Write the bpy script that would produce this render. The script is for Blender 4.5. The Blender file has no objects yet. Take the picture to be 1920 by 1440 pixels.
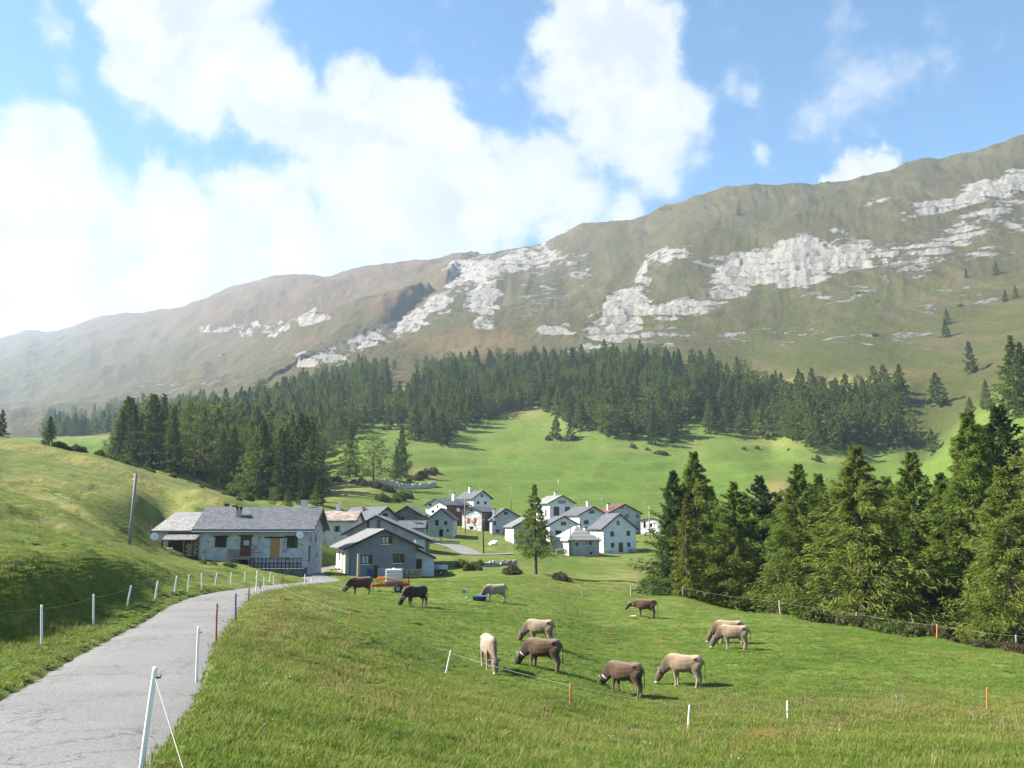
import bpy, bmesh, math, random
import numpy as np
from mathutils import Vector, Matrix, Euler

SC = bpy.context.scene
COL = SC.collection
R = math.radians
random.seed(7)
RNG = np.random.default_rng(7)

# ------------------------------------------------------------------ camera
F_PX = 1600.0                 # focal length in pixels of the 1920 px wide photograph
PITCH = math.atan(265 / F_PX)  # the camera looks a little upwards
cam_data = bpy.data.cameras.new('camera')
cam_data.sensor_width = 36.0
cam_data.lens = 36.0 * F_PX / 1920.0
cam_data.clip_start = 0.1
cam_data.clip_end = 20000.0
cam = bpy.data.objects.new('camera', cam_data)
COL.objects.link(cam)
cam.location = (0, 0, 0)
cam.rotation_euler = (math.pi / 2 + PITCH, 0, 0)
SC.camera = cam

# ------------------------------------------------------------------ light and exposure
SUN_ELEV = R(41)
SUN_AZ = R(-86)               # clockwise from +Y (straight ahead): left and a little ahead
sun_dir = Vector((math.sin(SUN_AZ) * math.cos(SUN_ELEV), math.cos(SUN_AZ) * math.cos(SUN_ELEV), math.sin(SUN_ELEV)))
sd = bpy.data.lights.new('sun', 'SUN')
sd.energy = 5.0
sd.angle = R(0.53)
sd.color = (1.0, 0.95, 0.86)
sun = bpy.data.objects.new('sun', sd)
COL.objects.link(sun)
sun.rotation_euler = (-sun_dir).to_track_quat('-Z', 'Y').to_euler()

SC.view_settings.view_transform = 'Standard'
SC.view_settings.look = 'None'
SC.view_settings.gamma = 1.0
SC.view_settings.use_curve_mapping = False
SC.view_settings.exposure = EXPOSURE = 1.8
SC.cycles.use_denoising = True
SC.cycles.use_adaptive_sampling = True
SC.cycles.adaptive_threshold = 0.008
SC.cycles.max_bounces = 6
SC.cycles.diffuse_bounces = 3
SC.cycles.transparent_max_bounces = 8
SC.cycles.volume_bounces = 0
SC.cycles.caustics_reflective = False
SC.cycles.caustics_refractive = False


def pix(u, v, y):
    """the point at depth y (metres ahead) that the photograph shows at pixel u, v"""
    t = (720 - v) / F_PX
    k = math.cos(PITCH) - t * math.sin(PITCH)
    return Vector((y * ((u - 960) / F_PX) / k, y, y * (math.sin(PITCH) + t * math.cos(PITCH)) / k))


def pdir(u, v):
    return pix(u, v, 1.0).normalized()


# ------------------------------------------------------------------ node helpers
class NT:
    def __init__(s, tree):
        s.t = tree
        s.n = tree.nodes
        s.l = tree.links

    def new(s, typ, **kw):
        n = s.n.new(typ)
        for k, v in kw.items():
            setattr(n, k, v)
        return n

    def set(s, sock, val):
        if hasattr(val, 'is_output') or isinstance(val, bpy.types.NodeSocket):
            s.l.new(val, sock)
        else:
            sock.default_value = val

    def math(s, op, a, b=None, c=None, clamp=False):
        n = s.new('ShaderNodeMath', operation=op, use_clamp=clamp)
        for i, x in enumerate((a, b, c)):
            if x is not None:
                s.set(n.inputs[i], x)
        return n.outputs[0]

    def vmath(s, op, a, b=None, out=0):
        n = s.new('ShaderNodeVectorMath', operation=op)
        s.set(n.inputs[0], a)
        if b is not None:
            if op == 'SCALE':
                s.set(n.inputs['Scale'], b)
            else:
                s.set(n.inputs[1], b)
        return n.outputs[out]

    def noise(s, vec, scale, detail=4, rough=0.55, out='Fac', dist=0.0):
        n = s.new('ShaderNodeTexNoise')
        if vec is not None:
            s.l.new(vec, n.inputs['Vector'])
        n.inputs['Scale'].default_value = scale
        n.inputs['Detail'].default_value = detail
        n.inputs['Roughness'].default_value = rough
        n.inputs['Distortion'].default_value = dist
        return n.outputs[out]

    def voronoi(s, vec, scale, feature='F1', out='Distance', rnd=1.0):
        n = s.new('ShaderNodeTexVoronoi', feature=feature)
        if vec is not None:
            s.l.new(vec, n.inputs['Vector'])
        n.inputs['Scale'].default_value = scale
        n.inputs['Randomness'].default_value = rnd
        return n.outputs[out]

    def maprange(s, val, a, b, c=0.0, d=1.0, smooth=True):
        n = s.new('ShaderNodeMapRange', interpolation_type='SMOOTHSTEP' if smooth else 'LINEAR')
        s.set(n.inputs['Value'], val)
        for k, x in zip(('From Min', 'From Max', 'To Min', 'To Max'), (a, b, c, d)):
            s.set(n.inputs[k], x)
        return n.outputs['Result']

    def ramp(s, fac, stops):
        n = s.new('ShaderNodeValToRGB')
        s.l.new(fac, n.inputs[0])
        e = n.color_ramp.elements
        while len(e) < len(stops):
            e.new(0.5)
        for el, (p, c) in zip(e, stops):
            el.position = p
            el.color = tuple(c) + (1,) if len(c) == 3 else c
        return n.outputs[0]

    def mix(s, fac, a, b, mode='MIX'):
        n = s.new('ShaderNodeMix', data_type='RGBA', blend_type=mode)
        s.set(n.inputs[0], fac)
        for sock, x in ((n.inputs[6], a), (n.inputs[7], b)):
            if isinstance(x, (tuple, list)):
                x = tuple(x) + ((1,) if len(x) == 3 else ())
            s.set(sock, x)
        return n.outputs[2]

    def mapping(s, vec, scale=(1, 1, 1), loc=(0, 0, 0), rot=(0, 0, 0)):
        n = s.new('ShaderNodeMapping')
        s.l.new(vec, n.inputs[0])
        n.inputs['Scale'].default_value = scale
        n.inputs['Location'].default_value = loc
        n.inputs['Rotation'].default_value = rot
        return n.outputs[0]


MATS = {}


def material(name, build=None, base=(0.5, 0.5, 0.5), rough=0.8, metal=0.0, spec=0.3):
    m = bpy.data.materials.new(name)
    m.use_nodes = True
    nt = NT(m.node_tree)
    bsdf = nt.n['Principled BSDF']
    bsdf.inputs['Base Color'].default_value = tuple(base) + (1,)
    bsdf.inputs['Roughness'].default_value = rough
    bsdf.inputs['Metallic'].default_value = metal
    bsdf.inputs['Specular IOR Level'].default_value = spec
    if build:
        build(nt, bsdf)
    MATS[name] = m
    return m


# ------------------------------------------------------------------ sky
world = bpy.data.worlds.new('World')
SC.world = world
world.use_nodes = True
wt = NT(world.node_tree)
for n in list(wt.n):
    wt.n.remove(n)
sky = wt.new('ShaderNodeTexSky', sky_type='NISHITA')
sky.sun_disc = False
sky.sun_elevation = SUN_ELEV
sky.sun_rotation = SUN_AZ
sky.altitude = 1700
sky.air_density = 1.0
sky.dust_density = 0.7
sky.ozone_density = 1.0
tc = wt.new('ShaderNodeTexCoord')
D0 = tc.outputs['Generated']
# large lobes of the cumulus banks: (u, v, radius px, strength) as the photograph shows them
BLOBS = [
    # bank on the lower left, down to the ridge
    (60, 270, 95, 1), (20, 380, 150, 1), (120, 420, 150, 1), (40, 560, 180, 1), (200, 480, 150, 1),
    (310, 330, 60, .62), (330, 420, 110, 1), (470, 380, 90, .95), (560, 330, 55, .72), (330, 540, 140, 1), (520, 470, 150, 1),
    (-120, 400, 220, 1), (-300, 480, 260, 1), (150, 640, 120, 1),
    # upper left tower
    (250, 30, 75, .95), (330, 60, 120, 1), (280, 130, 85, .95), (370, 190, 75, .9), (430, 130, 110, 1), (510, 190, 95, 1), (380, -60, 130, 1),
    # central dome
    (680, 200, 95, 1), (790, 200, 95, 1), (740, 280, 150, 1), (840, 270, 75, .9), (640, 330, 90, .85), (880, 380, 130, .95), (720, 420, 140, 1),
    (1000, 330, 110, .86), (1080, 380, 90, .66), (960, 440, 70, .62), (1170, 400, 60, .6), (830, 470, 80, .7),
    # right tower
    (1080, 60, 85, 1), (1150, 20, 110, 1), (1210, 60, 85, .95), (1090, 150, 100, 1), (1190, 180, 120, .98), (1270, 210, 85, .8), (1220, 290, 110, .78), (1130, 250, 100, .9),
    (1140, -80, 130, 1), (1040, 430, 60, .7),
    # little cloud behind the ridge, and wisps
    (1610, 318, 45, .95), (1650, 312, 42, .95), (1570, 330, 30, .85), (1665, 300, 24, .8),
    (1620, 180, 110, .40), (1550, 220, 90, .36), (1690, 120, 100, .36), (1400, 150, 55, .40), (1600, 60, 75, .34), (1740, 100, 80, .34), (590, 240, 80, .9), (600, 300, 60, .7),
    (85, 45, 50, .46), (1430, 295, 35, .5), (130, 150, 45, .4), (260, 200, 50, .42),
]
rs = random.Random(3)
XB = []
for k in range(11):   # the same sort of sky goes on outside the frame
    az = R(rs.uniform(42, 318))
    el = R(rs.uniform(12, 60))
    r0 = rs.uniform(.14, .28)
    for j in range(2):
        a2, e2 = az + rs.uniform(-.2, .2), el + rs.uniform(-.1, .1)
        XB.append((Vector((math.sin(a2) * math.cos(e2), math.cos(a2) * math.cos(e2), math.sin(e2))), r0 * rs.uniform(.5, 1), rs.uniform(.6, 1)))
warp = wt.noise(D0, 9.0, 6, 0.62, 'Color')
warp2 = wt.vmath('SCALE', wt.vmath('SUBTRACT', warp, (0.5, 0.5, 0.5)), 0.085)
warpf = wt.noise(D0, 34.0, 5, 0.6, 'Color')
warp3 = wt.vmath('SCALE', wt.vmath('SUBTRACT', warpf, (0.5, 0.5, 0.5)), 0.028)
Dw = wt.vmath('ADD', wt.vmath('ADD', D0, warp2), warp3)
field = None
blobs = [(pdir(u, v), r / F_PX * 1.28, s) for (u, v, r, s) in BLOBS] + XB
for d, r, s in blobs:
    dist = wt.vmath('DISTANCE', Dw, tuple(d), out=1)
    b = wt.maprange(dist, 0.0, r * 1.12, s, 0.0)
    field = b if field is None else wt.math('SMOOTH_MAX', field, b, 0.22)
fine = wt.noise(D0, 26.0, 8, 0.62)
big = wt.noise(D0, 7.0, 5, 0.55)
dens = wt.math('ADD', field, wt.math('MULTIPLY', wt.math('SUBTRACT', fine, 0.5), 0.60))
dens = wt.math('ADD', dens, wt.math('MULTIPLY', wt.math('SUBTRACT', big, 0.5), 0.22))
mask = wt.maprange(dens, 0.20, 0.60)
thick = wt.maprange(dens, 0.42, 0.95)
greyn = wt.noise(Dw, 10.0, 6, 0.6)
grey = wt.math('MULTIPLY', wt.maprange(greyn, 0.40, 0.64), 0.9)
cl_col = wt.mix(grey, (1.0, 1.0, 1.0), (0.70, 0.76, 0.86))
cl_col = wt.mix(thick, (0.82, 0.89, 0.99), cl_col)
bg_sky = wt.new('ShaderNodeBackground')
hs = wt.new('ShaderNodeHueSaturation')
hs.inputs['Saturation'].default_value = 1.24
hs.inputs['Hue'].default_value = 0.490
wt.l.new(sky.outputs[0], hs.inputs['Color'])
wt.l.new(hs.outputs[0], bg_sky.inputs['Color'])
bg_sky.inputs["Strength"].default_value = 0.071
bg_cl = wt.new('ShaderNodeBackground')
wt.l.new(cl_col, bg_cl.inputs['Color'])
bg_cl.inputs["Strength"].default_value = 0.278
mx = wt.new('ShaderNodeMixShader')
wt.l.new(mask, mx.inputs[0])
wt.l.new(bg_sky.outputs[0], mx.inputs[1])
wt.l.new(bg_cl.outputs[0], mx.inputs[2])
wo = wt.new('ShaderNodeOutputWorld')
wt.l.new(mx.outputs[0], wo.inputs['Surface'])
world.cycles.sampling_method = 'MANUAL'
world.cycles.sample_map_resolution = 512

# ------------------------------------------------------------------ object helpers
def link(o, parent=None):
    COL.objects.link(o)
    if parent is not None:
        o.parent = parent
    return o


def tag(o, label=None, cat=None, group=None, kind=None):
    if label:
        o['label'] = label
    if cat:
        o['category'] = cat
    if group:
        o['group'] = group
    if kind:
        o['kind'] = kind
    return o


def empty(name, loc=(0, 0, 0), rz=0.0):
    o = bpy.data.objects.new(name, None)
    o.location = loc
    o.rotation_euler = (0, 0, rz)
    o.empty_display_size = 0.2
    COL.objects.link(o)
    return o


def np_mesh(name, V, Fq, mats, smooth=True, attrs=None, mat_idx=None):
    """mesh from arrays; Fq is an (n,3) or (n,4) index array, or a list of such arrays"""
    me = bpy.data.meshes.new(name)
    V = np.asarray(V, dtype=np.float32)
    Fs = [np.asarray(a, dtype=np.int32) for a in (Fq if isinstance(Fq, list) else [Fq])]
    Fs = [a for a in Fs if len(a)]
    me.vertices.add(len(V))
    me.vertices.foreach_set('co', V.ravel())
    nl = sum(a.size for a in Fs)
    npoly = sum(len(a) for a in Fs)
    me.loops.add(nl)
    me.loops.foreach_set('vertex_index', np.concatenate([a.ravel() for a in Fs]))
    me.polygons.add(npoly)
    starts = []
    k = 0
    for a in Fs:
        starts.append(k + np.arange(len(a)) * a.shape[1])
        k += a.size
    me.polygons.foreach_set('loop_start', np.concatenate(starts).astype(np.int32))
    me.polygons.foreach_set('use_smooth', np.full(npoly, smooth, dtype=bool))
    if mat_idx is not None:
        me.polygons.foreach_set('material_index', np.asarray(mat_idx, dtype=np.int32))
    for m in (mats if isinstance(mats, (list, tuple)) else [mats]):
        me.materials.append(m)
    me.update()
    me.validate()
    for nm, arr in (attrs or {}).items():
        a = me.color_attributes.new(nm, 'FLOAT_COLOR', 'POINT')
        arr = np.asarray(arr, dtype=np.float32)
        if arr.shape[1] == 3:
            arr = np.hstack([arr, np.ones((len(arr), 1), np.float32)])
        a.data.foreach_set('color', arr.ravel())
    return me


class MB:
    """collects boxes, tubes and polygons into one mesh"""

    def __init__(s):
        s.v = []
        s.f = []

    def poly(s, pts):
        i = len(s.v)
        s.v += [tuple(p) for p in pts]
        s.f.append(tuple(range(i, i + len(pts))))

    def hexa(s, p):
        """8 corners: bottom 4 counter-clockwise, then top 4"""
        i = len(s.v)
        s.v += [tuple(q) for q in p]
        for f in ((3, 2, 1, 0), (4, 5, 6, 7), (0, 1, 5, 4), (1, 2, 6, 5), (2, 3, 7, 6), (3, 0, 4, 7)):
            s.f.append(tuple(i + k for k in f))

    def box(s, x0, x1, y0, y1, z0, z1):
        s.hexa([(x0, y0, z0), (x1, y0, z0), (x1, y1, z0), (x0, y1, z0), (x0, y0, z1), (x1, y0, z1), (x1, y1, z1), (x0, y1, z1)])

    def tube(s, pts, radii, n=8, caps=True):
        pts = [Vector(p) for p in pts]
        if not isinstance(radii, (list, tuple)):
            radii = [radii] * len(pts)
        rings = []
        up = Vector((0, 0, 1))
        for k, p in enumerate(pts):
            a = pts[max(k - 1, 0)]
            b = pts[min(k + 1, len(pts) - 1)]
            t = (b - a).normalized()
            ref = up if abs(t.z) < 0.95 else Vector((1, 0, 0))
            x = t.cross(ref).normalized()
            yv = t.cross(x).normalized()
            base = len(s.v)
            for j in range(n):
                an = 2 * math.pi * j / n
                s.v.append(tuple(p + radii[k] * (math.cos(an) * x + math.sin(an) * yv)))
            rings.append(base)
        for a, b in zip(rings, rings[1:]):
            for j in range(n):
                j2 = (j + 1) % n
                s.f.append((a + j, b + j, b + j2, a + j2))
        if caps:
            s.f.append(tuple(rings[0] + j for j in range(n)))
            s.f.append(tuple(rings[-1] + j for j in reversed(range(n))))

    def mesh(s, name, mat, smooth=False):
        me = bpy.data.meshes.new(name)
        me.from_pydata(s.v, [], s.f)
        me.materials.append(MATS[mat] if isinstance(mat, str) else mat)
        if smooth:
            me.polygons.foreach_set('use_smooth', [True] * len(me.polygons))
        me.update()
        bm = bmesh.new()
        bm.from_mesh(me)
        bmesh.ops.recalc_face_normals(bm, faces=bm.faces)
        bm.to_mesh(me)
        bm.free()
        return me

    def build(s, name, mat, parent=None, smooth=False):
        o = bpy.data.objects.new(name, s.mesh(name, mat, smooth))
        return link(o, parent)


def obj(name, me, parent=None, loc=(0, 0, 0), rz=0.0, scale=None):
    o = bpy.data.objects.new(name, me)
    o.location = loc
    o.rotation_euler = (0, 0, rz)
    if scale:
        o.scale = scale
    return link(o, parent)


# ------------------------------------------------------------------ noise
def _hash(ix, iy, seed):
    h = (ix.astype(np.int64) * 374761393 + iy.astype(np.int64) * 668265263 + seed * 2147483647) & 0xFFFFFFFF
    h = ((h ^ (h >> 13)) * 1274126177) & 0xFFFFFFFF
    return ((h ^ (h >> 16)) & 0xFFFFFF) / float(0xFFFFFF)


def vnoise(x, y, seed=0):
    ix = np.floor(x)
    iy = np.floor(y)
    fx = x - ix
    fy = y - iy
    out = 0
    g = {}
    for dx in (0, 1):
        for dy in (0, 1):
            a = _hash(ix + dx, iy + dy, seed) * 2 * np.pi
            g[dx, dy] = np.cos(a) * (fx - dx) + np.sin(a) * (fy - dy)
    sx = fx * fx * fx * (fx * (fx * 6 - 15) + 10)
    sy = fy * fy * fy * (fy * (fy * 6 - 15) + 10)
    a = g[0, 0] * (1 - sx) + g[1, 0] * sx
    b = g[0, 1] * (1 - sx) + g[1, 1] * sx
    return (a * (1 - sy) + b * sy) * 1.5


def fbm(x, y, oct=4, seed=0, gain=0.5, ridged=False):
    s = 0
    a = 1.0
    tot = 0
    for k in range(oct):
        n = vnoise(x * 2 ** k, y * 2 ** k, seed + 17 * k)
        s = s + a * ((1 - 2 * np.abs(n)) if ridged else n)
        tot += a
        a *= gain
    return s / tot


def sstep(a, b, x):
    t = np.clip((x - a) / (b - a), 0, 1)
    return t * t * (3 - 2 * t)


# ------------------------------------------------------------------ terrain surface
APEX = 15.0
CP = []


def cp(u, v, y):
    p = pix(u, v, y)
    CP.append((p.x, p.y, p.z))


def cw(x, y, z):
    CP.append((x, y, z))


def cz(u, y, z):
    p = pix(u, 985, y)
    CP.append((p.x, y, z))


# road right edge (world) and its centre line
ROAD_R = [(2.2, -13, -1.6), (0.4, -6, -1.75), (-1.1, 0, -2.0), (-3.3, 7.8, -2.3), (-5.1, 14.5, -2.7), (-7.4, 22, -3.02), (-9.6, 30, -3.3), (-13.2, 45, -3.55),
          (-15.2, 62, -4.25), (-15.7, 80, -5.0), (-19.5, 93, -5.25), (-22.0, 102, -5.3), (-22.6, 112, -5.4), (-20.5, 122, -5.3)]


def catmull(pts, n=14):
    P = [np.array(p, float) for p in pts]
    P = [2 * P[0] - P[1]] + P + [2 * P[-1] - P[-2]]
    out = []
    for i in range(1, len(P) - 2):
        for k in range(n):
            t = k / n
            a, b, c, d = P[i - 1:i + 3]
            out.append(.5 * (2 * b + (c - a) * t + (2 * a - 5 * b + 4 * c - d) * t * t + (3 * b - a - 3 * c + d) * t ** 3))
    out.append(P[-2])
    return np.array(out)


RR = catmull(ROAD_R)
tg = np.gradient(RR, axis=0)
nl = np.stack([-tg[:, 1], tg[:, 0]], 1)
nl /= np.linalg.norm(nl, axis=1)[:, None]      # points to the left of travel
ROAD_W = 3.1
RC = RR.copy()
RC[:, :2] += nl * ROAD_W / 2
LANE = catmull([pix(800, 1015, 156), pix(830, 1019, 152), pix(858, 1026, 146), pix(878, 1036, 139), pix(900, 1040, 136), pix(960, 1038, 137)])

# behind and beside the camera
for x, y, z in [(0.6, -8, -1.7), (6, -8, -2.6), (25, -8, -6.5), (0.6, -12, -1.7), (12, -4, -4.0), (0.8, 0.5, -1.85), (4, 1, -2.3), (9, 2, -3.3), (18, 3, -5.4), (30, 5, -6.6),
                (-8, -8, -1.3), (-14, -6, -.6), (-11, 3, -1.5), (-16, 5, -.5), (-22, 8, .6)]:
    cw(x, y, z)
for p in RC[::9]:
    cw(*p)
# bank between road and pasture
for a in [(350, 1440, 7.9), (600, 1440, 9.6), (960, 1440, 12.3), (1400, 1440, 13.5), (1900, 1440, 14), (2300, 1440, 15),
          (480, 1270, 17.5), (560, 1210, 25), (520, 1160, 31), (535, 1128, 38), (565, 1112, 48), (620, 1130, 42), (700, 1205, 31), (660, 1290, 22), (900, 1330, 22), (1150, 1385, 21), (1600, 1390, 21), (1900, 1380, 22),
          (840, 1262, 32), (1070, 1320, 27.5), (1290, 1363, 26.5), (1477, 1345, 28), (1680, 1335, 29), (1850, 1328, 30), (2100, 1325, 31)]:
    cp(*a)
# pasture with the cows
for a in [(670, 1119, 57), (640, 1100, 60), (700, 1114, 58), (772, 1139, 50), (905, 1127, 57), (925, 1131, 57), (1205, 1160, 60), (1010, 1214, 40.5), (1012, 1261, 36), (918, 1262, 33.5), (1170, 1309, 34),
          (1280, 1290, 36.5), (1365, 1207, 47.5), (1373, 1220, 45), (1600, 1260, 38), (1800, 1260, 38), (1100, 1180, 52), (1050, 1140, 60)]:
    cp(*a)
for a in [(1092, 1118, 80), (1183, 1118, 80), (1280, 1118, 78), (1462, 1148, 66), (1605, 1171, 58), (1757, 1196, 51), (1910, 1220, 45.5), (2150, 1250, 40)]:
    cp(*a)
# the hollow behind the fence, where the near trees stand
for a in [(1300, 90, -8.0), (1450, 78, -8.6), (1600, 69, -8.8), (1780, 62, -9.2), (1950, 56, -9.2), (2250, 50, -9), (1300, 110, -8.8), (1500, 100, -9.8), (1700, 90, -10.5), (1900, 82, -10.5), (2200, 80, -10),
          (1350, 140, -8), (1600, 135, -9), (1900, 125, -7), (1500, 180, -6), (1750, 170, -4), (1950, 165, 2)]:
    cz(*a)
# village ground
for a in [(850, 1092, 82), (960, 1090, 84), (1060, 1098, 86), (1150, 1100, 90), (1005, 1076, 100), (1100, 1082, 112), (1200, 1080, 112), (935, 1064, 114), (880, 1062, 112), (715, 1080, 101), (640, 1072, 101), (800, 1080, 103), (840, 1078, 104),
          (630, 1023, 129), (600, 1050, 112), (660, 1058, 118), (760, 1045, 125), (850, 1050, 122), (870, 1033, 140), (830, 1019, 152), (800, 1014, 158), (950, 1038, 137), (827, 1005, 167), (790, 1000, 165), (884, 992, 184), (940, 1003, 177), (1000, 1020, 165),
          (1153, 1035, 173), (1080, 1041, 164), (1200, 1037, 168), (1050, 1026, 181), (1120, 1010, 190), (890, 966, 210), (1045, 982, 205), (1168, 1000, 208), (1215, 1000, 206), (825, 976, 192), (762, 988, 154), (690, 992, 150), (1260, 1000, 205)]:
    cp(*a)
# meadow hill above the village
for a in [(700, 947, 200), (620, 938, 185), (640, 905, 255), (700, 903, 250), (760, 916, 258), (800, 895, 285), (830, 925, 250), (860, 850, 370), (900, 885, 315), (900, 825, 425), (960, 950, 232), (980, 776, 520), (1040, 782, 500), (1030, 820, 430), (1090, 822, 425), (1100, 900, 300), (1000, 860, 360), (1250, 853, 385), (1180, 835, 405),
          (1300, 840, 405), (1200, 930, 268), (1400, 820, 430), (1400, 885, 325), (1450, 838, 415), (1540, 862, 368), (1570, 890, 325), (1640, 850, 400), (1690, 870, 370), (1740, 850, 395), (1680, 925, 275), (1300, 960, 240), (1500, 940, 250)]:
    cp(*a)
# right-hand slope
for a in [(1760, 760, 430), (1840, 697, 480), (1905, 775, 262), (1820, 830, 275), (1900, 812, 235), (1960, 700, 330), (2200, 600, 330), (1700, 790, 430), (2100, 850, 170), (2300, 700, 250)]:
    cp(*a)
# left bank and hillside
for a in [(-90, 1190, 19.5), (0, 1166, 23), (70, 1150, 26), (150, 1122, 31), (230, 1105, 37.5), (300, 1095, 45.5), (360, 1090, 56), (420, 1088, 66), (500, 1086, 76),
          (-90, 1085, 22), (0, 1072, 25.2), (60, 1056, 28.2), (150, 1044, 33.4), (230, 1050, 40), (290, 1066, 48.5), (340, 1070, 60), (400, 1066, 74), (480, 1076, 84),
          (-90, 1050, 28), (60, 1034, 36.5), (150, 1022, 44.5), (247, 1022, 80), (290, 1035, 88), (370, 1046, 94), (470, 1062, 93), (560, 1078, 92), (300, 1010, 98), (590, 1060, 104), (330, 1000, 110), (460, 1000, 112),
          (0, 960, 55), (120, 960, 65), (-150, 940, 45), (0, 900, 95), (150, 915, 100), (250, 930, 105), (350, 945, 112), (450, 962, 118), (540, 985, 122),
          (-200, 800, 130), (0, 819, 150), (100, 838, 152), (180, 855, 152), (250, 874, 150), (330, 900, 148), (400, 922, 143), (450, 937, 138), (500, 949, 135), (560, 962, 135)]:
    cp(*a)
for a in [(0, 200, 15.5), (150, 200, 12.5), (250, 195, 10.5), (330, 190, 9.0), (420, 180, 5), (500, 175, 3.6), (560, 172, 3.6)]:
    cz(*a)
# forest slope
for a in [(50, 835, 320), (200, 862, 230), (300, 882, 215), (440, 925, 225), (560, 928, 232), (600, 880, 310), (680, 842, 350), (600, 850, 370), (740, 802, 470), (830, 832, 405), (760, 702, 680), (700, 672, 800), (500, 710, 900), (380, 750, 1000),
          (900, 660, 760), (900, 740, 600), (1100, 665, 700), (1100, 742, 530), (1300, 684, 600), (1300, 762, 490), (1500, 722, 500), (1500, 792, 430), (1620, 740, 465), (1700, 745, 440), (450, 832, 400), (350, 812, 500), (300, 792, 760), (100, 792, 1100), (200, 804, 900), (0, 790, 1300), (-200, 790, 1500)]:
    cp(*a)
# mountain: lower slopes and the ridge line
RIDGE = [(-500, 740, 5600), (-250, 690, 5000), (-100, 665, 4600), (0, 640, 4200), (60, 618, 4000), (120, 625, 3850), (180, 596, 3500), (230, 586, 3300), (300, 581, 3150), (370, 566, 3000), (430, 539, 2850), (500, 519, 2700), (545, 514, 2620), (590, 517, 2540), (625, 520, 2480), (655, 507, 2400),
         (720, 497, 2260), (780, 488, 2150), (830, 486, 2050), (870, 478, 1950), (950, 466, 1800), (1045, 446, 1700), (1090, 418, 1620), (1160, 411, 1570), (1240, 389, 1500), (1300, 368, 1450), (1360, 352, 1400), (1410, 347, 1370), (1480, 346, 1340), (1550, 342, 1320), (1620, 327, 1300), (1680, 315, 1290),
         (1720, 298, 1280), (1800, 290, 1260), (1860, 276, 1250), (1920, 250, 1240), (2050, 215, 1200), (2300, 160, 1150), (2700, 120, 1100)]
for u, v, y in RIDGE:
    cp(u, v, y)
    cp(u, v + 60 + 0.0 * y, y * 1.35)
for a in [(430, 640, 1800), (200, 700, 2000), (60, 720, 2200), (250, 745, 1350), (60, 765, 1400), (0, 770, 1500), (620, 640, 1300), (760, 600, 1350), (900, 560, 1300), (900, 610, 950), (1050, 540, 1250), (1200, 500, 1200), (1400, 470, 1080), (1600, 440, 1020), (1800, 430, 960), (1920, 400, 960),
          (1300, 600, 800), (1500, 600, 760), (1700, 600, 700), (1850, 600, 640), (1700, 680, 560), (1400, 660, 660), (1100, 600, 900), (2100, 420, 850), (2300, 500, 600)]:
    cp(*a)

CPA = np.array(CP)


def _par(x, y):
    return np.stack([4.0 * x / (y + APEX), np.log(y + APEX)], -1)


_Q = _par(CPA[:, 0], CPA[:, 1])
_T = CPA[:, 2] / (CPA[:, 1] + APEX)
_C2 = 0.03 ** 2


def _phi(A, B):
    d2 = ((A[:, None, :] - B[None, :, :]) ** 2).sum(-1)
    return np.sqrt(d2 + _C2)


_n = len(_Q)
_M = np.zeros((_n + 3, _n + 3))
_M[:_n, :_n] = _phi(_Q, _Q) - 0.012 * np.eye(_n)
_M[:_n, _n] = 1
_M[:_n, _n + 1:] = _Q
_M[_n:, :_n] = _M[:_n, _n:].T
_W = np.linalg.solve(_M, np.concatenate([_T, np.zeros(3)]))


# the smooth surface, solved once on a grid in bearing and log distance and then looked up
_GW = np.linspace(-math.asinh(9.0), math.asinh(9.0), 420)
_GL = np.linspace(math.log(1.5), math.log(9000.0), 400)
_gq = np.stack(np.meshgrid(np.sinh(_GW) / 3 * 4, _GL), -1).reshape(-1, 2)
_GT = np.empty(len(_gq))
for _i in range(0, len(_gq), 20000):
    _b = _gq[_i:_i + 20000]
    _GT[_i:_i + 20000] = _phi(_b, _Q) @ _W[:_n] + _W[_n] + _b @ _W[_n + 1:]
_GT = _GT.reshape(len(_GL), len(_GW))
_RS = np.array([4 * pix(u, v, y).x / (y + APEX) for u, v, y in RIDGE])
_RY = np.array([r[2] for r in RIDGE], float)


def base_height(x, y):
    s = x / (y + APEX)
    w = np.clip((np.arcsinh(3 * s) - _GW[0]) / (_GW[1] - _GW[0]), 0, len(_GW) - 1.001)
    l = np.clip((np.log(y + APEX) - _GL[0]) / (_GL[1] - _GL[0]), 0, len(_GL) - 1.001)
    i = w.astype(int)
    j = l.astype(int)
    fx = w - i
    fy = l - j
    t = (_GT[j, i] * (1 - fx) + _GT[j, i + 1] * fx) * (1 - fy) + (_GT[j + 1, i] * (1 - fx) + _GT[j + 1, i + 1] * fx) * fy
    z = t * (y + APEX)
    ry = np.interp(4 * s, _RS, _RY)
    z = z - np.maximum(0, y - ry * 1.02) * .55                     # far side of the ridge
    return z * (1 - .8 * sstep(.75, 1.6, np.abs(s)) * sstep(60, 200, y))


def seg_dist(x, y, P, reach=60.0):
    """distance to a polyline, with the interpolated z, the side and the arc parameter"""
    sel = (x > P[:, 0].min() - reach) & (x < P[:, 0].max() + reach) & (y > P[:, 1].min() - reach) & (y < P[:, 1].max() + reach)
    out = [np.full(x.shape, v) for v in (1e6, 0.0, 1.0, 0.0)]
    if sel.any():
        for o, r in zip(out, _seg_dist(x[sel], y[sel], P)):
            o[sel] = r
    return out


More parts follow.
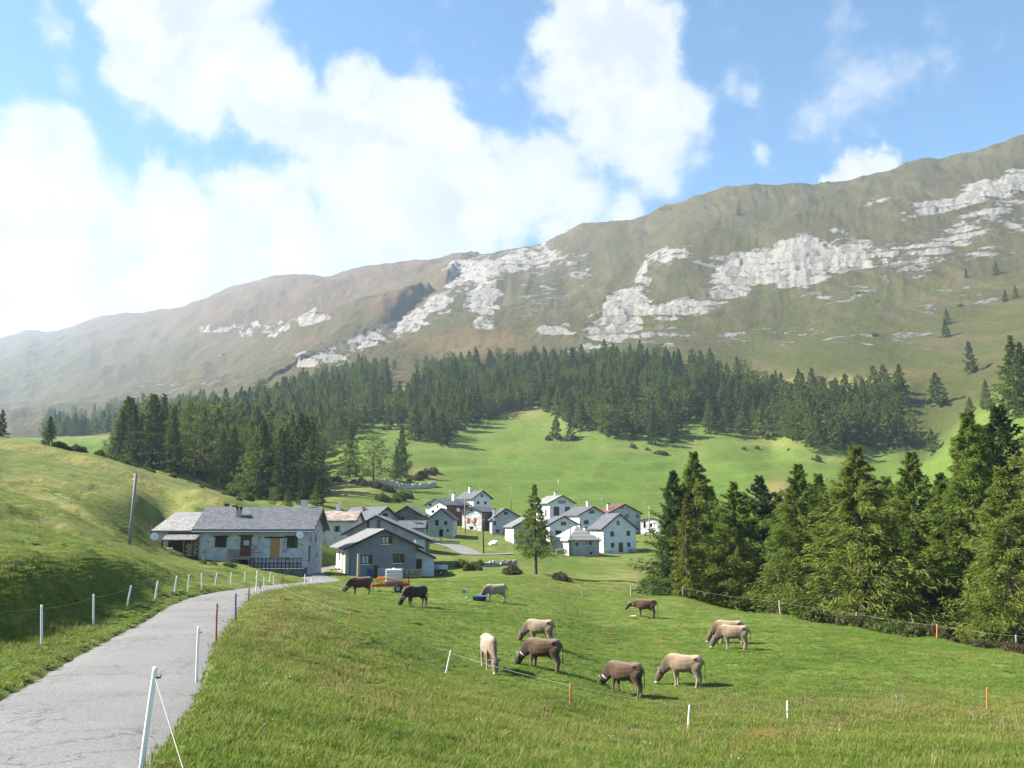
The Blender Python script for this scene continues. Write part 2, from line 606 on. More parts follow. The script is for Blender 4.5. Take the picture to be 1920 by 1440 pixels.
def _seg_dist(x, y, P, chunk=40000):
    A = P[:-1]
    B = P[1:]
    d = B[:, :2] - A[:, :2]
    L2 = (d ** 2).sum(1)
    xs = x.ravel()
    ys = y.ravel()
    D = np.empty(len(xs))
    Z = np.empty(len(xs))
    S = np.empty(len(xs))
    T = np.empty(len(xs))
    for i in range(0, len(xs), chunk):
        px = xs[i:i + chunk, None] - A[None, :, 0]
        py = ys[i:i + chunk, None] - A[None, :, 1]
        t = np.clip((px * d[:, 0] + py * d[:, 1]) / L2, 0, 1)
        ex = px - t * d[:, 0]
        ey = py - t * d[:, 1]
        dd = ex * ex + ey * ey
        k = dd.argmin(1)
        r = np.arange(len(k))
        tk = t[r, k]
        D[i:i + chunk] = np.sqrt(dd[r, k])
        Z[i:i + chunk] = A[k, 2] * (1 - tk) + B[k, 2] * tk
        S[i:i + chunk] = np.sign(d[k, 0] * py[r, k] - d[k, 1] * px[r, k])   # +1 on the left
        T[i:i + chunk] = (k + tk) / len(A)
    sh = x.shape
    return D.reshape(sh), Z.reshape(sh), S.reshape(sh), T.reshape(sh)


def poly3(pts, n=10):
    return catmull([pix(*p) for p in pts], n)


# small breaks of slope on the left hillside (terrace edges, sheep tracks)
STEPS = [(poly3([(-80, 846, 138), (80, 862, 132), (200, 878, 128), (320, 900, 124), (420, 930, 120)]), 1.0, 1.0),
         (poly3([(-60, 925, 85), (60, 935, 84), (130, 955, 78), (210, 985, 72)]), .7, .9),
         (poly3([(-60, 972, 55), (20, 975, 56), (90, 985, 58)]), .5, .7),
         (poly3([(60, 905, 97), (120, 915, 97), (170, 925, 98)]), .6, .8)]

# cliff across the mountain: the block on its left stands higher
CLIFF = poly3([(893, 470, 1900), (862, 510, 1720), (835, 550, 1540), (780, 585, 1390), (710, 618, 1250), (640, 655, 1090), (585, 690, 985)], 12)
# where the photograph shows bare rock: (u, v, y, half width px, half height px, tilt, strength)
ROCKS = [
    (1400, 505, 1060, 75, 42, -.25, 0.92), (1500, 490, 1060, 70, 50, .1, 1.01), (1585, 485, 1040, 60, 38, .25, 0.92), (1470, 520, 1000, 50, 24, 0, 0.92), (1370, 545, 950, 60, 22, -.1, 0.83),
    (1175, 575, 900, 55, 42, -.5, 0.97), (1150, 615, 820, 60, 34, -.2, 0.92), (1270, 580, 880, 95, 20, -.12, 0.87), (1230, 630, 760, 100, 22, .1, 0.67), (1040, 620, 830, 40, 20, 0, 0.87), (1110, 650, 740, 60, 20, -.2, 0.74),
    (900, 510, 1560, 60, 32, -.3, 0.92), (960, 490, 1600, 70, 26, -.15, 0.87), (905, 560, 1250, 40, 45, .3, 0.92), (1020, 480, 1550, 40, 45, .8, 0.62), (1080, 500, 1350, 60, 50, .6, 0.51), (1010, 560, 1150, 60, 60, .5, 0.46), (905, 600, 1080, 25, 20, 0, 0.74),
    (1830, 365, 1010, 120, 20, -.16, 0.97), (1890, 352, 1030, 60, 16, -.15, 0.83), (1860, 400, 960, 80, 20, -.3, 0.61), (1900, 425, 920, 40, 16, 0, 0.62), (1640, 378, 1150, 30, 8, -.1, 0.74),
    (1740, 465, 900, 80, 36, -.1, 0.62), (1800, 440, 920, 70, 30, -.2, 0.61), (1690, 500, 860, 60, 30, 0, 0.57), (1660, 480, 930, 50, 24, 0, 0.61), (1580, 435, 1120, 20, 8, 0, 0.74), (1250, 480, 1250, 70, 22, -.1, 0.61), (1330, 490, 1200, 60, 20, 0, 0.54), (1205, 515, 1150, 14, 30, 0, 0.83),
    (1400, 630, 720, 70, 18, 0, 0.57), (1490, 625, 700, 60, 20, 0, 0.59), (1600, 640, 640, 60, 20, 0, 0.51), (1780, 560, 720, 70, 26, 0, 0.46), (1860, 560, 700, 60, 30, 0, 0.46), (1840, 480, 850, 60, 20, 0, 0.54), (1560, 560, 820, 90, 30, 0, 0.46), (1700, 640, 590, 70, 20, 0, 0.46),
    (400, 622, 2050, 30, 6, .2, 0.87), (425, 616, 2050, 22, 6, -.5, 0.87), (455, 625, 2020, 20, 6, .5, 0.87), (472, 612, 2050, 18, 6, -.8, 0.87), (490, 612, 2050, 18, 7, .8, 0.87), (505, 622, 2000, 18, 5, .4, 0.83), (528, 618, 2000, 22, 10, -.6, 0.87), (585, 602, 2000, 34, 12, -.15, 0.97), (590, 588, 2050, 8, 14, .2, 0.83),
    (620, 672, 1040, 40, 16, 0, 0.92), (690, 640, 1150, 50, 20, -.4, 0.92), (770, 602, 1300, 55, 22, -.45, 0.92), (820, 570, 1430, 40, 24, -.6, 0.83), (850, 530, 1600, 30, 22, -.8, 0.74), (580, 680, 990, 26, 16, 0, 0.87), (400, 712, 1150, 50, 14, 0, 0.47), (300, 722, 1250, 60, 14, 0, 0.46), (870, 495, 1800, 40, 14, -.2, 0.83),
]


def project(x, y, z):
    cp_, sp_ = math.cos(PITCH), math.sin(PITCH)
    dep = y * cp_ + z * sp_
    upv = -y * sp_ + z * cp_
    return 960 + F_PX * x / dep, 720 - F_PX * upv / dep


# the rock bodies as world-space ellipses on the slope (centre, axes), so that they stay put
ROCKW = []
for u, v, y, a, b, tilt, s in ROCKS:
    c = pix(u, v, y)
    ROCKW.append((math.atan2(c.x, c.y), c.z / math.hypot(c.x, c.y), a / F_PX, b / F_PX, tilt, s))


def rock_mask(x, y, z):
    """rock amount on the mountainside by bearing and slope height"""
    az = np.arctan2(x, y)
    el = z / np.hypot(x, y)
    wn = fbm(x / 55, y / 55, 4, 71) * .016
    wn2 = fbm(x / 55 + 40, y / 55, 4, 91) * .012
    m = np.zeros_like(x)
    for ca, ce, a, b, t, s in ROCKW:
        da = az - ca + wn
        de = el - ce + wn2
        ct, st = math.cos(t), math.sin(t)
        p = (da * ct - de * st) / a
        q = (da * st + de * ct) / b
        r = np.sqrt(p * p + q * q)
        m = np.maximum(m, s * (1 - sstep(.35, 1.45, r)))
    return m


def road_blend(x, y, z):
    D, Z, S, T = seg_dist(x, y, RC)
    half = ROAD_W / 2
    edge = sstep(half + 0.12, half + 0.95, D)
    z2 = (Z - 0.13 + .17 * sstep(half - .15, half + .25, D)) * (1 - edge) + z * edge
    D2, Z2, _, _ = seg_dist(x, y, LANE)
    e2 = sstep(1.6, 4.0, D2)
    z2 = (Z2 - 0.07) * (1 - e2) + z2 * e2
    return z2, D, D2, S


def ground_height(x, y, full=False):
    x = np.asarray(x, float)
    y = np.asarray(y, float)
    z = base_height(x, y)
    nearw = 1 - sstep(60, 140, y)
    left = sstep(-.12, -.2, x / (y + APEX)) * sstep(20, 40, y)
    z = z + fbm(x / 1.9, y / 1.9, 3, 5) * .07 * nearw + fbm(x / 6, y / 6, 3, 9) * .16 * sstep(5, 14, np.abs(x) + y)
    z = z + fbm(x / 26, y / 26, 3, 12) * (.25 + .9 * sstep(150, 420, y)) * sstep(35, 90, y)
    z = z + left * (fbm(x / 10, y / 7, 4, 33, .55) * .60 + fbm(x / 3.2, y / 3.2, 2, 34) * .10)
    # cattle terraces on the meadow hill
    hill = sstep(225, 300, y) * (1 - sstep(480, 560, y))
    z = z + hill * .85 * np.sin((z + 3 * fbm(x / 60, y / 60, 2, 3)) * 1.05)
    for P, h, w in STEPS:
        D, _, S, T = seg_dist(x, y, P)
        inside = sstep(0, .06, T) * (1 - sstep(.94, 1, T))
        z = z + inside * h * (np.where(S > 0, 1, -1) * (1 - np.exp(-D / w)) * np.exp(-D / 7))
    z, D, D2, S = road_blend(x, y, z)
    return (z, D, D2) if full else z


def mountain_height(x, y):
    x = np.asarray(x, float)
    y = np.asarray(y, float)
    z = ground_height(x, y)
    w = sstep(560, 900, y)
    r = np.hypot(x, y)
    # gullies that run down the slope
    gx = x / (y + APEX) * 26
    z = z + w * y * (.0030 * fbm(gx + .5 * fbm(x / 220, y / 220, 2, 2), np.log(y + 1) * 3.0, 4, 41, .55, True) - .001)
    z = z + w * (fbm(x / 160, y / 160, 4, 23) * 9 + fbm(x / 34, y / 34, 4, 29, .6) * 3.2)
    D, _, S, T = seg_dist(x, y, CLIFF, 400.0)
    n = fbm(x / 40, y / 40, 3, 55) * 22
    sd_ = D * S + n
    amp = (10 + 26 * sstep(-.25, .3, fbm(x / 130, y / 130, 2, 57))) * np.sin(np.pi * np.clip(T, 0.02, .98)) ** .4
    z = z + w * amp * (sstep(14, -14, sd_) * np.exp(-np.maximum(-sd_, 0) / 110))
    # broad spurs and hollows below the ridge
    ry = np.interp(4 * x / (y + APEX), _RS, _RY)
    below = sstep(700, 1300, y) * (1 - sstep(.72, .97, y / ry))
    z = z + below * (fbm(x / 420, y / 420, 3, 47) * 46 + fbm(gx * .35, np.log(y + 1) * 2, 3, 48) * .016 * y)
    m = rock_mask(x, y, z)
    # strata: ledges and short cliffs
    zz = z + 9 * fbm(x / 85, y / 85, 3, 73) + .10 * x
    H_ = 17.0
    fl = np.floor(zz / H_)
    fr = zz / H_ - fl
    z = z + sstep(.38, .85, m) * w * .8 * (H_ * (fl + sstep(.50, .92, fr)) - zz)
    crag = fbm(x / 24, y / 24, 5, 77, .62, True)
    cr2 = fbm(x / 9 + z / 7, y / 9, 3, 78, .6)
    z = z + m * m * w * (1.5 + crag * 6.0 + cr2 * 2.0)
    return z, m


def ground_at(x, y):
    return float(ground_height(np.array([float(x)]), np.array([float(y)]))[0])


# ------------------------------------------------------------------ ground material (one for meadow and mountain)
def _ground(nt, b):
    geo = nt.new('ShaderNodeNewGeometry')
    P = geo.outputs['Position']
    att = nt.new('ShaderNodeVertexColor', layer_name='cover')
    sep = nt.new('ShaderNodeSeparateColor')
    nt.l.new(att.outputs['Color'], sep.inputs[0])
    rock, dry, lush = sep.outputs
    att2 = nt.new('ShaderNodeVertexColor', layer_name='kind')
    sep2 = nt.new('ShaderNodeSeparateColor')
    nt.l.new(att2.outputs['Color'], sep2.inputs[0])
    alp, heath, soil = sep2.outputs
    n1 = nt.noise(P, 0.35, 5, .6)
    n2 = nt.noise(P, 2.6, 5, .65)
    n3 = nt.noise(P, 14.0, 3, .65)
    n4 = nt.noise(P, 0.035, 5, .6)
    n5 = nt.noise(P, 0.10, 6, .65)
    green = nt.mix(nt.maprange(n1, .3, .7), (.055, .096, .012), (.098, .148, .020))
    green = nt.mix(nt.math('MULTIPLY', nt.maprange(n2, .35, .75), .55), green, (.135, .155, .038))
    green = nt.mix(nt.math('MULTIPLY', lush, nt.maprange(n5, .2, .7)), green, (.072, .145, .018))
    dryc = nt.mix(nt.maprange(n2, .3, .7), (.185, .172, .050), (.240, .200, .085))
    g = nt.mix(nt.math('MULTIPLY', dry, nt.maprange(n1, .15, .75)), green, dryc)
    g = nt.mix(nt.math('MULTIPLY', nt.maprange(n3, .45, .8), .35), g, (.030, .055, .010))
    g = nt.mix(nt.math('MULTIPLY', nt.maprange(nt.noise(P, .9, 6, .72), .50, .66), .45), g, (.038, .062, .010))
    g = nt.mix(nt.math('MULTIPLY', nt.maprange(nt.noise(P, .055, 6, .68), .54, .68), .22), g, (.135, .135, .036))
    # alpine turf
    alpc = nt.mix(nt.maprange(n4, .3, .7), (.060, .058, .021), (.082, .067, .033))
    alpc = nt.mix(nt.math('MULTIPLY', lush, .65), alpc, (.080, .102, .022))
    alpc = nt.mix(nt.math('MULTIPLY', heath, nt.maprange(n5, .2, .65)), alpc, (.120, .070, .044))
    alpc = nt.mix(nt.math('MULTIPLY', nt.maprange(nt.noise(P, .22, 6, .75), .48, .68), .7), alpc, (.046, .046, .019))
    streak = nt.noise(nt.mapping(P, (.045, .006, .006)), 1.0, 7, .68)
    alpc = nt.mix(nt.math('MULTIPLY', nt.maprange(streak, .50, .66), .55), alpc, (.125, .098, .053))
    alpc = nt.mix(nt.math('MULTIPLY', nt.maprange(streak, .46, .34), .5), alpc, (.050, .052, .020))
    g = nt.mix(alp, g, alpc)
    g = nt.mix(nt.math('MULTIPLY', soil, nt.maprange(n2, .2, .6)), g, nt.mix(n2, (.20, .115, .055), (.33, .20, .11)))
    # rock
    rn = nt.noise(P, 0.11, 8, .72)
    rn2 = nt.noise(nt.mapping(P, (.10, .10, .5)), 1.0, 7, .7)
    rc = nt.mix(nt.maprange(rn, .28, .56), (.115, .109, .10), (.262, .246, .220))
    rvs = nt.noise(nt.mapping(P, (.16, .10, .025)), 1.0, 8, .72)
    rc = nt.mix(nt.math('MULTIPLY', nt.maprange(rvs, .45, .34), .6), rc, (.085, .082, .08))
    rc = nt.mix(nt.math('MULTIPLY', nt.maprange(rvs, .56, .66), .5), rc, (.285, .25, .20))
    rc = nt.mix(nt.math('MULTIPLY', nt.maprange(rn2, .55, .75), .5), rc, (.27, .195, .135))
    rf = nt.math('ADD', rock, nt.math('MULTIPLY', nt.math('SUBTRACT', nt.noise(nt.mapping(P, (1, 1, 1.6)), .040, 11, .80), .5), 2.9))
    spn = nt.new('ShaderNodeSeparateXYZ')
    nt.l.new(geo.outputs['Normal'], spn.inputs[0])
    steep = nt.math('MULTIPLY', nt.math('SUBTRACT', .80, spn.outputs[2]), 2.4)
    rf = nt.math('ADD', rf, nt.math('MULTIPLY', steep, nt.maprange(rock, .35, .8)))
    rf = nt.math('MULTIPLY', nt.maprange(rf, .50, .64), nt.maprange(rock, .08, .28))
    # stray stones over the upper slopes
    stray = nt.math('MULTIPLY', nt.maprange(nt.noise(P, .06, 11, .82), .635, .675), nt.math('MULTIPLY', alp, .75))
    rf = nt.math('MAXIMUM', rf, stray)
    col = nt.mix(rf, g, rc)
    nt.l.new(col, b.inputs['Base Color'])
    b.inputs['Roughness'].default_value = .95
    b.inputs['Specular IOR Level'].default_value = .1
    hb = nt.math('ADD', nt.math('MULTIPLY', n2, .16), nt.math('MULTIPLY', n3, .06))
    hb = nt.math('ADD', hb, nt.math('MULTIPLY', nt.noise(P, .8, 5, .7), .45))
    hb = nt.math('ADD', hb, nt.math('MULTIPLY', nt.math('MULTIPLY', nt.math('ADD', rn, rn2), 3.0), rf))
    hb = nt.math('ADD', hb, nt.math('MULTIPLY', nt.math('MULTIPLY', nt.noise(P, .16, 8, .75), 5.5), alp))
    bump = nt.new('ShaderNodeBump')
    bump.inputs['Strength'].default_value = .8
    bump.inputs['Distance'].default_value = 1.0
    nt.l.new(hb, bump.inputs['Height'])
    nt.l.new(bump.outputs[0], b.inputs['Normal'])


material('ground_cover', _ground)


def gauss_px(U, V, c):
    """soft ellipses used for patches of soil, dry or lush grass; listed as ground places seen at u, v"""
    m = np.zeros_like(U)
    for u, v, a, b, s in c:
        m = np.maximum(m, s * np.exp(-(((U - u) / a) ** 2 + ((V - v) / b) ** 2)))
    return m


def cover(x, y, z, m):
    """how the ground is covered: rock / dry / lush and alpine / heath / soil, from place and height"""
    U, V = project(x, np.maximum(y, 1.0), z)
    sl = x / (y + APEX)
    n = fbm(x / 18, y / 18, 3, 61)
    n2 = fbm(x / 120, y / 120, 3, 63)
    alp = sstep(560, 680, y + 60 * n2)
    alp = np.maximum(alp, sstep(.150, .168, z / np.hypot(x, np.maximum(y, 1)) + .01 * n) * sstep(430, 480, y))
    wood = sstep(400, 470, y) * (1 - sstep(560, 660, y))      # forest floor, half dry
    alp = np.maximum(alp, sstep(.40, .46, sl) * sstep(330, 420, y))
    dry = .28 + .5 * n + .35 * wood
    lush = np.clip(.35 + .7 * n, 0, 1) * (1 - sstep(70, 110, y)) * sstep(28, 36, y)
    lush = np.maximum(lush, sstep(190, 240, y) * (1 - sstep(520, 560, y)) * (.55 + .3 * n))
    lush = np.where(alp > .3, sstep(.02, -.18, (z / np.hypot(x, y)) - .31 - .12 * n2) * sstep(-.1, .25, sl), lush)
    dry = dry * (1 - .65 * sstep(185, 230, y) * (1 - sstep(500, 540, y)))
    # pasture by the cows is fresher; the bank in front is drier
    bank = (1 - sstep(26, 33, y)) * sstep(-.4, -.2, sl)
    dry = dry + .30 * bank
    dry = dry + gauss_px(U, V, [(640, 915, 70, 16, .9), (700, 912, 50, 12, .8), (620, 900, 60, 14, .6), (1150, 1098, 60, 10, .8), (1190, 1085, 40, 18, .8), (860, 840, 200, 8, .4), (1060, 1100, 60, 8, .6), (430, 925, 60, 8, .9), (380, 905, 60, 6, .8), (1450, 832, 90, 8, .7), (1570, 860, 60, 12, .7),
                                 (1750, 770, 70, 50, .6), (1060, 800, 50, 18, .5), (1180, 840, 60, 8, .6), (520, 1150, 60, 40, .45), (60, 900, 60, 10, .5)])
    for P_, h_, w_ in STEPS:
        D_, _, _, T_ = seg_dist(x, y, P_)
        dry = dry + .75 * np.exp(-(D_ / 2.2) ** 2) + .25 * np.exp(-D_ / 8)
    dry = dry + .35 * sstep(-.15, -.3, sl) * sstep(40, 60, y) * (1 - sstep(170, 220, y)) * sstep(.0, .25, fbm(x / 11, y / 5, 3, 88))
    soil = gauss_px(U, V, [(795, 890, 26, 9, 1.2), (1462, 925, 30, 24, .9), (1300, 838, 14, 6, .7), (985, 778, 30, 6, .5), (1300, 852, 20, 5, .6), (740, 720, 26, 14, .35), (1350, 705, 110, 12, .5), (1560, 715, 120, 10, .45), (1700, 700, 90, 10, .3)])
    soil = np.maximum(soil, gauss_px(U, V, [(905, 640, 90, 26, .35), (870, 655, 60, 16, .4), (830, 640, 60, 20, .3)]) * alp)
    el = z / np.hypot(x, y)
    heath = sstep(-.09, .0, n2 * .07 + el - (.25 + .28 * sstep(-.45, .55, sl))) * alp
    rock = m * alp
    rgb1 = np.stack([rock, np.clip(dry, 0, 1), np.clip(lush, 0, 1)], -1).reshape(-1, 3)
    rgb2 = np.stack([alp, np.clip(heath, 0, 1), np.clip(soil, 0, 1)], -1).reshape(-1, 3)
    return rgb1, rgb2


def grid_faces(nr, nc):
    i = np.arange(nr * nc).reshape(nr, nc)
    return np.stack([i[:-1, :-1], i[:-1, 1:], i[1:, 1:], i[1:, :-1]], -1).reshape(-1, 4)


def scol(n, inner, outer, nout):
    a = np.linspace(-inner, inner, n)
    k = np.linspace(0, 1, nout + 1)[1:]
    ext = inner + (outer - inner) * k ** 1.6
    return np.concatenate([-ext[::-1], a, ext])


s_ = scol(430, .66, 2.2, 30)
r_ = np.exp(np.linspace(math.log(2.0), math.log(565 + APEX), 430))
SS, YY = np.meshgrid(s_, r_)
GX = SS * YY
GY = YY - APEX
GZ, GD, GD2 = ground_height(GX, GY, True)
c1, c2 = cover(GX, GY, GZ, np.zeros_like(GX))
ground = obj('ground', np_mesh('ground', np.stack([GX, GY, GZ], -1).reshape(-1, 3), grid_faces(*GX.shape), MATS['ground_cover'], True, {'cover': c1, 'kind': c2}))
tag(ground, kind='structure')

s_ = scol(820, .66, 1.3, 40)
r_ = np.concatenate([np.exp(np.linspace(math.log(545 + APEX), math.log(4300), 470)), np.exp(np.linspace(math.log(4350), math.log(6200), 40))])
SS, YY = np.meshgrid(s_, r_)
MX = SS * YY
MY = YY - APEX
MZ, MM = mountain_height(MX, MY)
c1, c2 = cover(MX, MY, MZ, MM)
MZ = MZ - 2.5 * (1 - sstep(548, 575, MY))
mountain = obj('mountain', np_mesh('mountain', np.stack([MX, MY, MZ], -1).reshape(-1, 3), grid_faces(*MX.shape), MATS['ground_cover'], True, {'cover': c1, 'kind': c2}))
tag(mountain, kind='structure')
ZMAX, ZMIN = float(MZ.max()), float(min(MZ.min(), GZ.min()))

# ------------------------------------------------------------------ haze
hz = MB()
hz.box(MX.min() - 50, MX.max() + 50, -60, MY.max() + 50, ZMIN - 1.5, ZMAX + 5)
mh = bpy.data.materials.new('haze_air')
mh.use_nodes = True
hn = NT(mh.node_tree)
hn.n.remove(hn.n['Principled BSDF'])
pv = hn.new('ShaderNodeVolumePrincipled')
pv.inputs['Color'].default_value = (.66, .82, 1.0, 1)
pv.inputs['Density'].default_value = 1.2e-4
pv.inputs['Density Attribute'].default_value = ''
pv.inputs['Anisotropy'].default_value = 0.15
hn.l.new(pv.outputs[0], hn.n['Material Output'].inputs['Volume'])
mh.cycles.homogeneous_volume = True
haze = hz.build('haze', mh)
tag(haze, kind='stuff')

# ------------------------------------------------------------------ road
def _asphalt(nt, b):
    geo = nt.new('ShaderNodeNewGeometry')
    P = geo.outputs['Position']
    n1 = nt.noise(P, .5, 5, .6)
    n2 = nt.noise(P, 60, 3, .7)
    n3 = nt.noise(P, 9, 4, .6)
    n4 = nt.noise(P, 26, 4, .75)
    base = nt.mix(nt.maprange(n1, .3, .7), (.100, .097, .094), (.145, .140, .136))
    base = nt.mix(nt.math('MULTIPLY', nt.maprange(n2, .35, .7), .6), base, (.24, .232, .224))
    base = nt.mix(nt.math('MULTIPLY', nt.maprange(n2, .62, .8), .7), base, (.09, .088, .085))
    base = nt.mix(nt.math('MULTIPLY', nt.maprange(n4, .42, .68), .55), base, (.27, .26, .25))
    base = nt.mix(nt.math('MULTIPLY', nt.maprange(n4, .46, .32), .6), base, (.075, .073, .07))
    base = nt.mix(nt.math('MULTIPLY', nt.maprange(nt.noise(P, 1.3, 5, .7), .55, .72), .4), base, (.10, .095, .088))
    wv = nt.vmath('ADD', P, nt.vmath('SCALE', nt.vmath('SUBTRACT', nt.noise(P, 1.7, 5, .7, 'Color'), (.5, .5, .5)), .9))
    cr = nt.voronoi(wv, .62, 'DISTANCE_TO_EDGE')
    wv2 = nt.vmath('ADD', P, nt.vmath('SCALE', nt.vmath('SUBTRACT', nt.noise(P, 5, 4, .7, 'Color'), (.5, .5, .5)), .35))
    cr2 = nt.voronoi(wv2, 2.6, 'DISTANCE_TO_EDGE')
    c1 = nt.math('SUBTRACT', 1.0, nt.maprange(cr, .001, .007))
    c1 = nt.math('MULTIPLY', c1, nt.maprange(nt.noise(P, .45, 2, .5), .47, .56))
    c2 = nt.math('SUBTRACT', 1.0, nt.maprange(cr2, .004, .02))
    c2 = nt.math('MULTIPLY', c2, nt.maprange(nt.noise(P, .33, 3, .6), .52, .60))
    crack = nt.math('MAXIMUM', c1, c2)
    col = nt.mix(nt.math('MULTIPLY', crack, .6), base, (.07, .065, .055))
    nt.l.new(col, b.inputs['Base Color'])
    b.inputs['Roughness'].default_value = .93
    h = nt.math('ADD', nt.math('MULTIPLY', n2, .012), nt.math('MULTIPLY', crack, -.03))
    h = nt.math('ADD', h, nt.math('MULTIPLY', n3, .01))
    bump = nt.new('ShaderNodeBump')
    bump.inputs['Distance'].default_value = 1.0
    bump.inputs['Strength'].default_value = .9
    nt.l.new(h, bump.inputs['Height'])
    nt.l.new(bump.outputs[0], b.inputs['Normal'])


material('asphalt', _asphalt)


def ribbon(name, C, width, zoff, jit=.10, cross=9):
    C = np.asarray(C)
    # resample densely so that the edge can be ragged
    d = np.concatenate([[0], np.cumsum(np.linalg.norm(np.diff(C[:, :2], axis=0), axis=1))])
    t = np.arange(0, d[-1], .25)
    P = np.stack([np.interp(t, d, C[:, k]) for k in range(3)], 1)
    T = np.gradient(P, axis=0)
    N = np.stack([-T[:, 1], T[:, 0]], 1)
    N /= np.linalg.norm(N, axis=1)[:, None]
    k = np.linspace(-1, 1, cross)
    jl = fbm(t * .9, t * 0 + 3.3, 4, 81) * jit * 2
    jr = fbm(t * .9, t * 0 + 9.3, 4, 82) * jit * 2
    off = k[None, :] * width / 2 + np.where(k[None, :] > 0, jl[:, None] * k[None, :] ** 4, jr[:, None] * k[None, :] ** 4)
    V = np.empty((len(t), cross, 3))
    V[..., :2] = P[:, None, :2] + N[:, None, :] * off[..., None]
    V[..., 2] = P[:, None, 2] + zoff - .05 * k[None, :] ** 6 - .02 * k[None, :] ** 2
    return obj(name, np_mesh(name, V.reshape(-1, 3), grid_faces(len(t), cross)[:, ::-1], MATS['asphalt']))


tag(ribbon('road', RC, ROAD_W, 0.0), kind='structure')
tag(ribbon('village_lane', LANE, 3.6, 0.12), kind='structure')


# ------------------------------------------------------------------ trees
def foliage(name, c_dark, c_light, warm, trans=.30):
    def f(nt, b):
        geo = nt.new('ShaderNodeNewGeometry')
        oi = nt.new('ShaderNodeObjectInfo')
        tcn = nt.new('ShaderNodeTexCoord')
        n = nt.noise(tcn.outputs['Object'], 1.1, 4, .6)
        c = nt.mix(nt.maprange(n, .3, .7), c_dark, c_light)
        c = nt.mix(nt.math('MULTIPLY', oi.outputs['Random'], .55), c, warm)
        nt.l.new(c, b.inputs['Base Color'])
        b.inputs['Roughness'].default_value = .75
        b.inputs['Specular IOR Level'].default_value = .15
        tr = nt.new('ShaderNodeBsdfTranslucent')
        c2 = nt.mix(.5, c, (.16, .24, .03))
        nt.l.new(c2, tr.inputs['Color'])
        m = nt.new('ShaderNodeMixShader')
        m.inputs[0].default_value = trans
        nt.l.new(b.outputs[0], m.inputs[1])
        nt.l.new(tr.outputs[0], m.inputs[2])
        nt.l.new(m.outputs[0], nt.n['Material Output'].inputs['Surface'])
    return material(name, f)


foliage('larch_needles', (.078, .116, .020), (.160, .208, .036), (.190, .200, .040), .46)
foliage('larch_needles_far', (.038, .064, .014), (.088, .124, .025), (.135, .146, .034), .36)
foliage('spruce_needles', (.018, .038, .011), (.040, .070, .018), (.055, .075, .020), .2)
foliage('gold_needles', (.120, .120, .016), (.200, .190, .022), (.160, .170, .022), .40)
foliage('shrub_leaves', (.045, .070, .016), (.085, .105, .028), (.120, .100, .040), .25)
foliage('heather_leaves', (.050, .045, .022), (.095, .075, .040), (.110, .070, .045), .15)
foliage('broad_leaves', (.060, .100, .020), (.120, .165, .034), (.150, .170, .040), .35)


def _bark(nt, b):
    tcn = nt.new('ShaderNodeTexCoord')
    n = nt.noise(nt.mapping(tcn.outputs['Object'], (6, 6, 1.2)), 1.0, 5, .7)
    nt.l.new(nt.mix(n, (.045, .034, .026), (.16, .13, .105)), b.inputs['Base Color'])


material('bark', _bark, rough=.95, spec=.1)


def _bark_far(nt, b):
    oi = nt.new('ShaderNodeObjectInfo')
    nt.l.new(nt.mix(oi.outputs['Random'], (.05, .04, .03), (.10, .08, .065)), b.inputs['Base Color'])


material('bark_far', _bark_far, rough=.95, spec=.1)


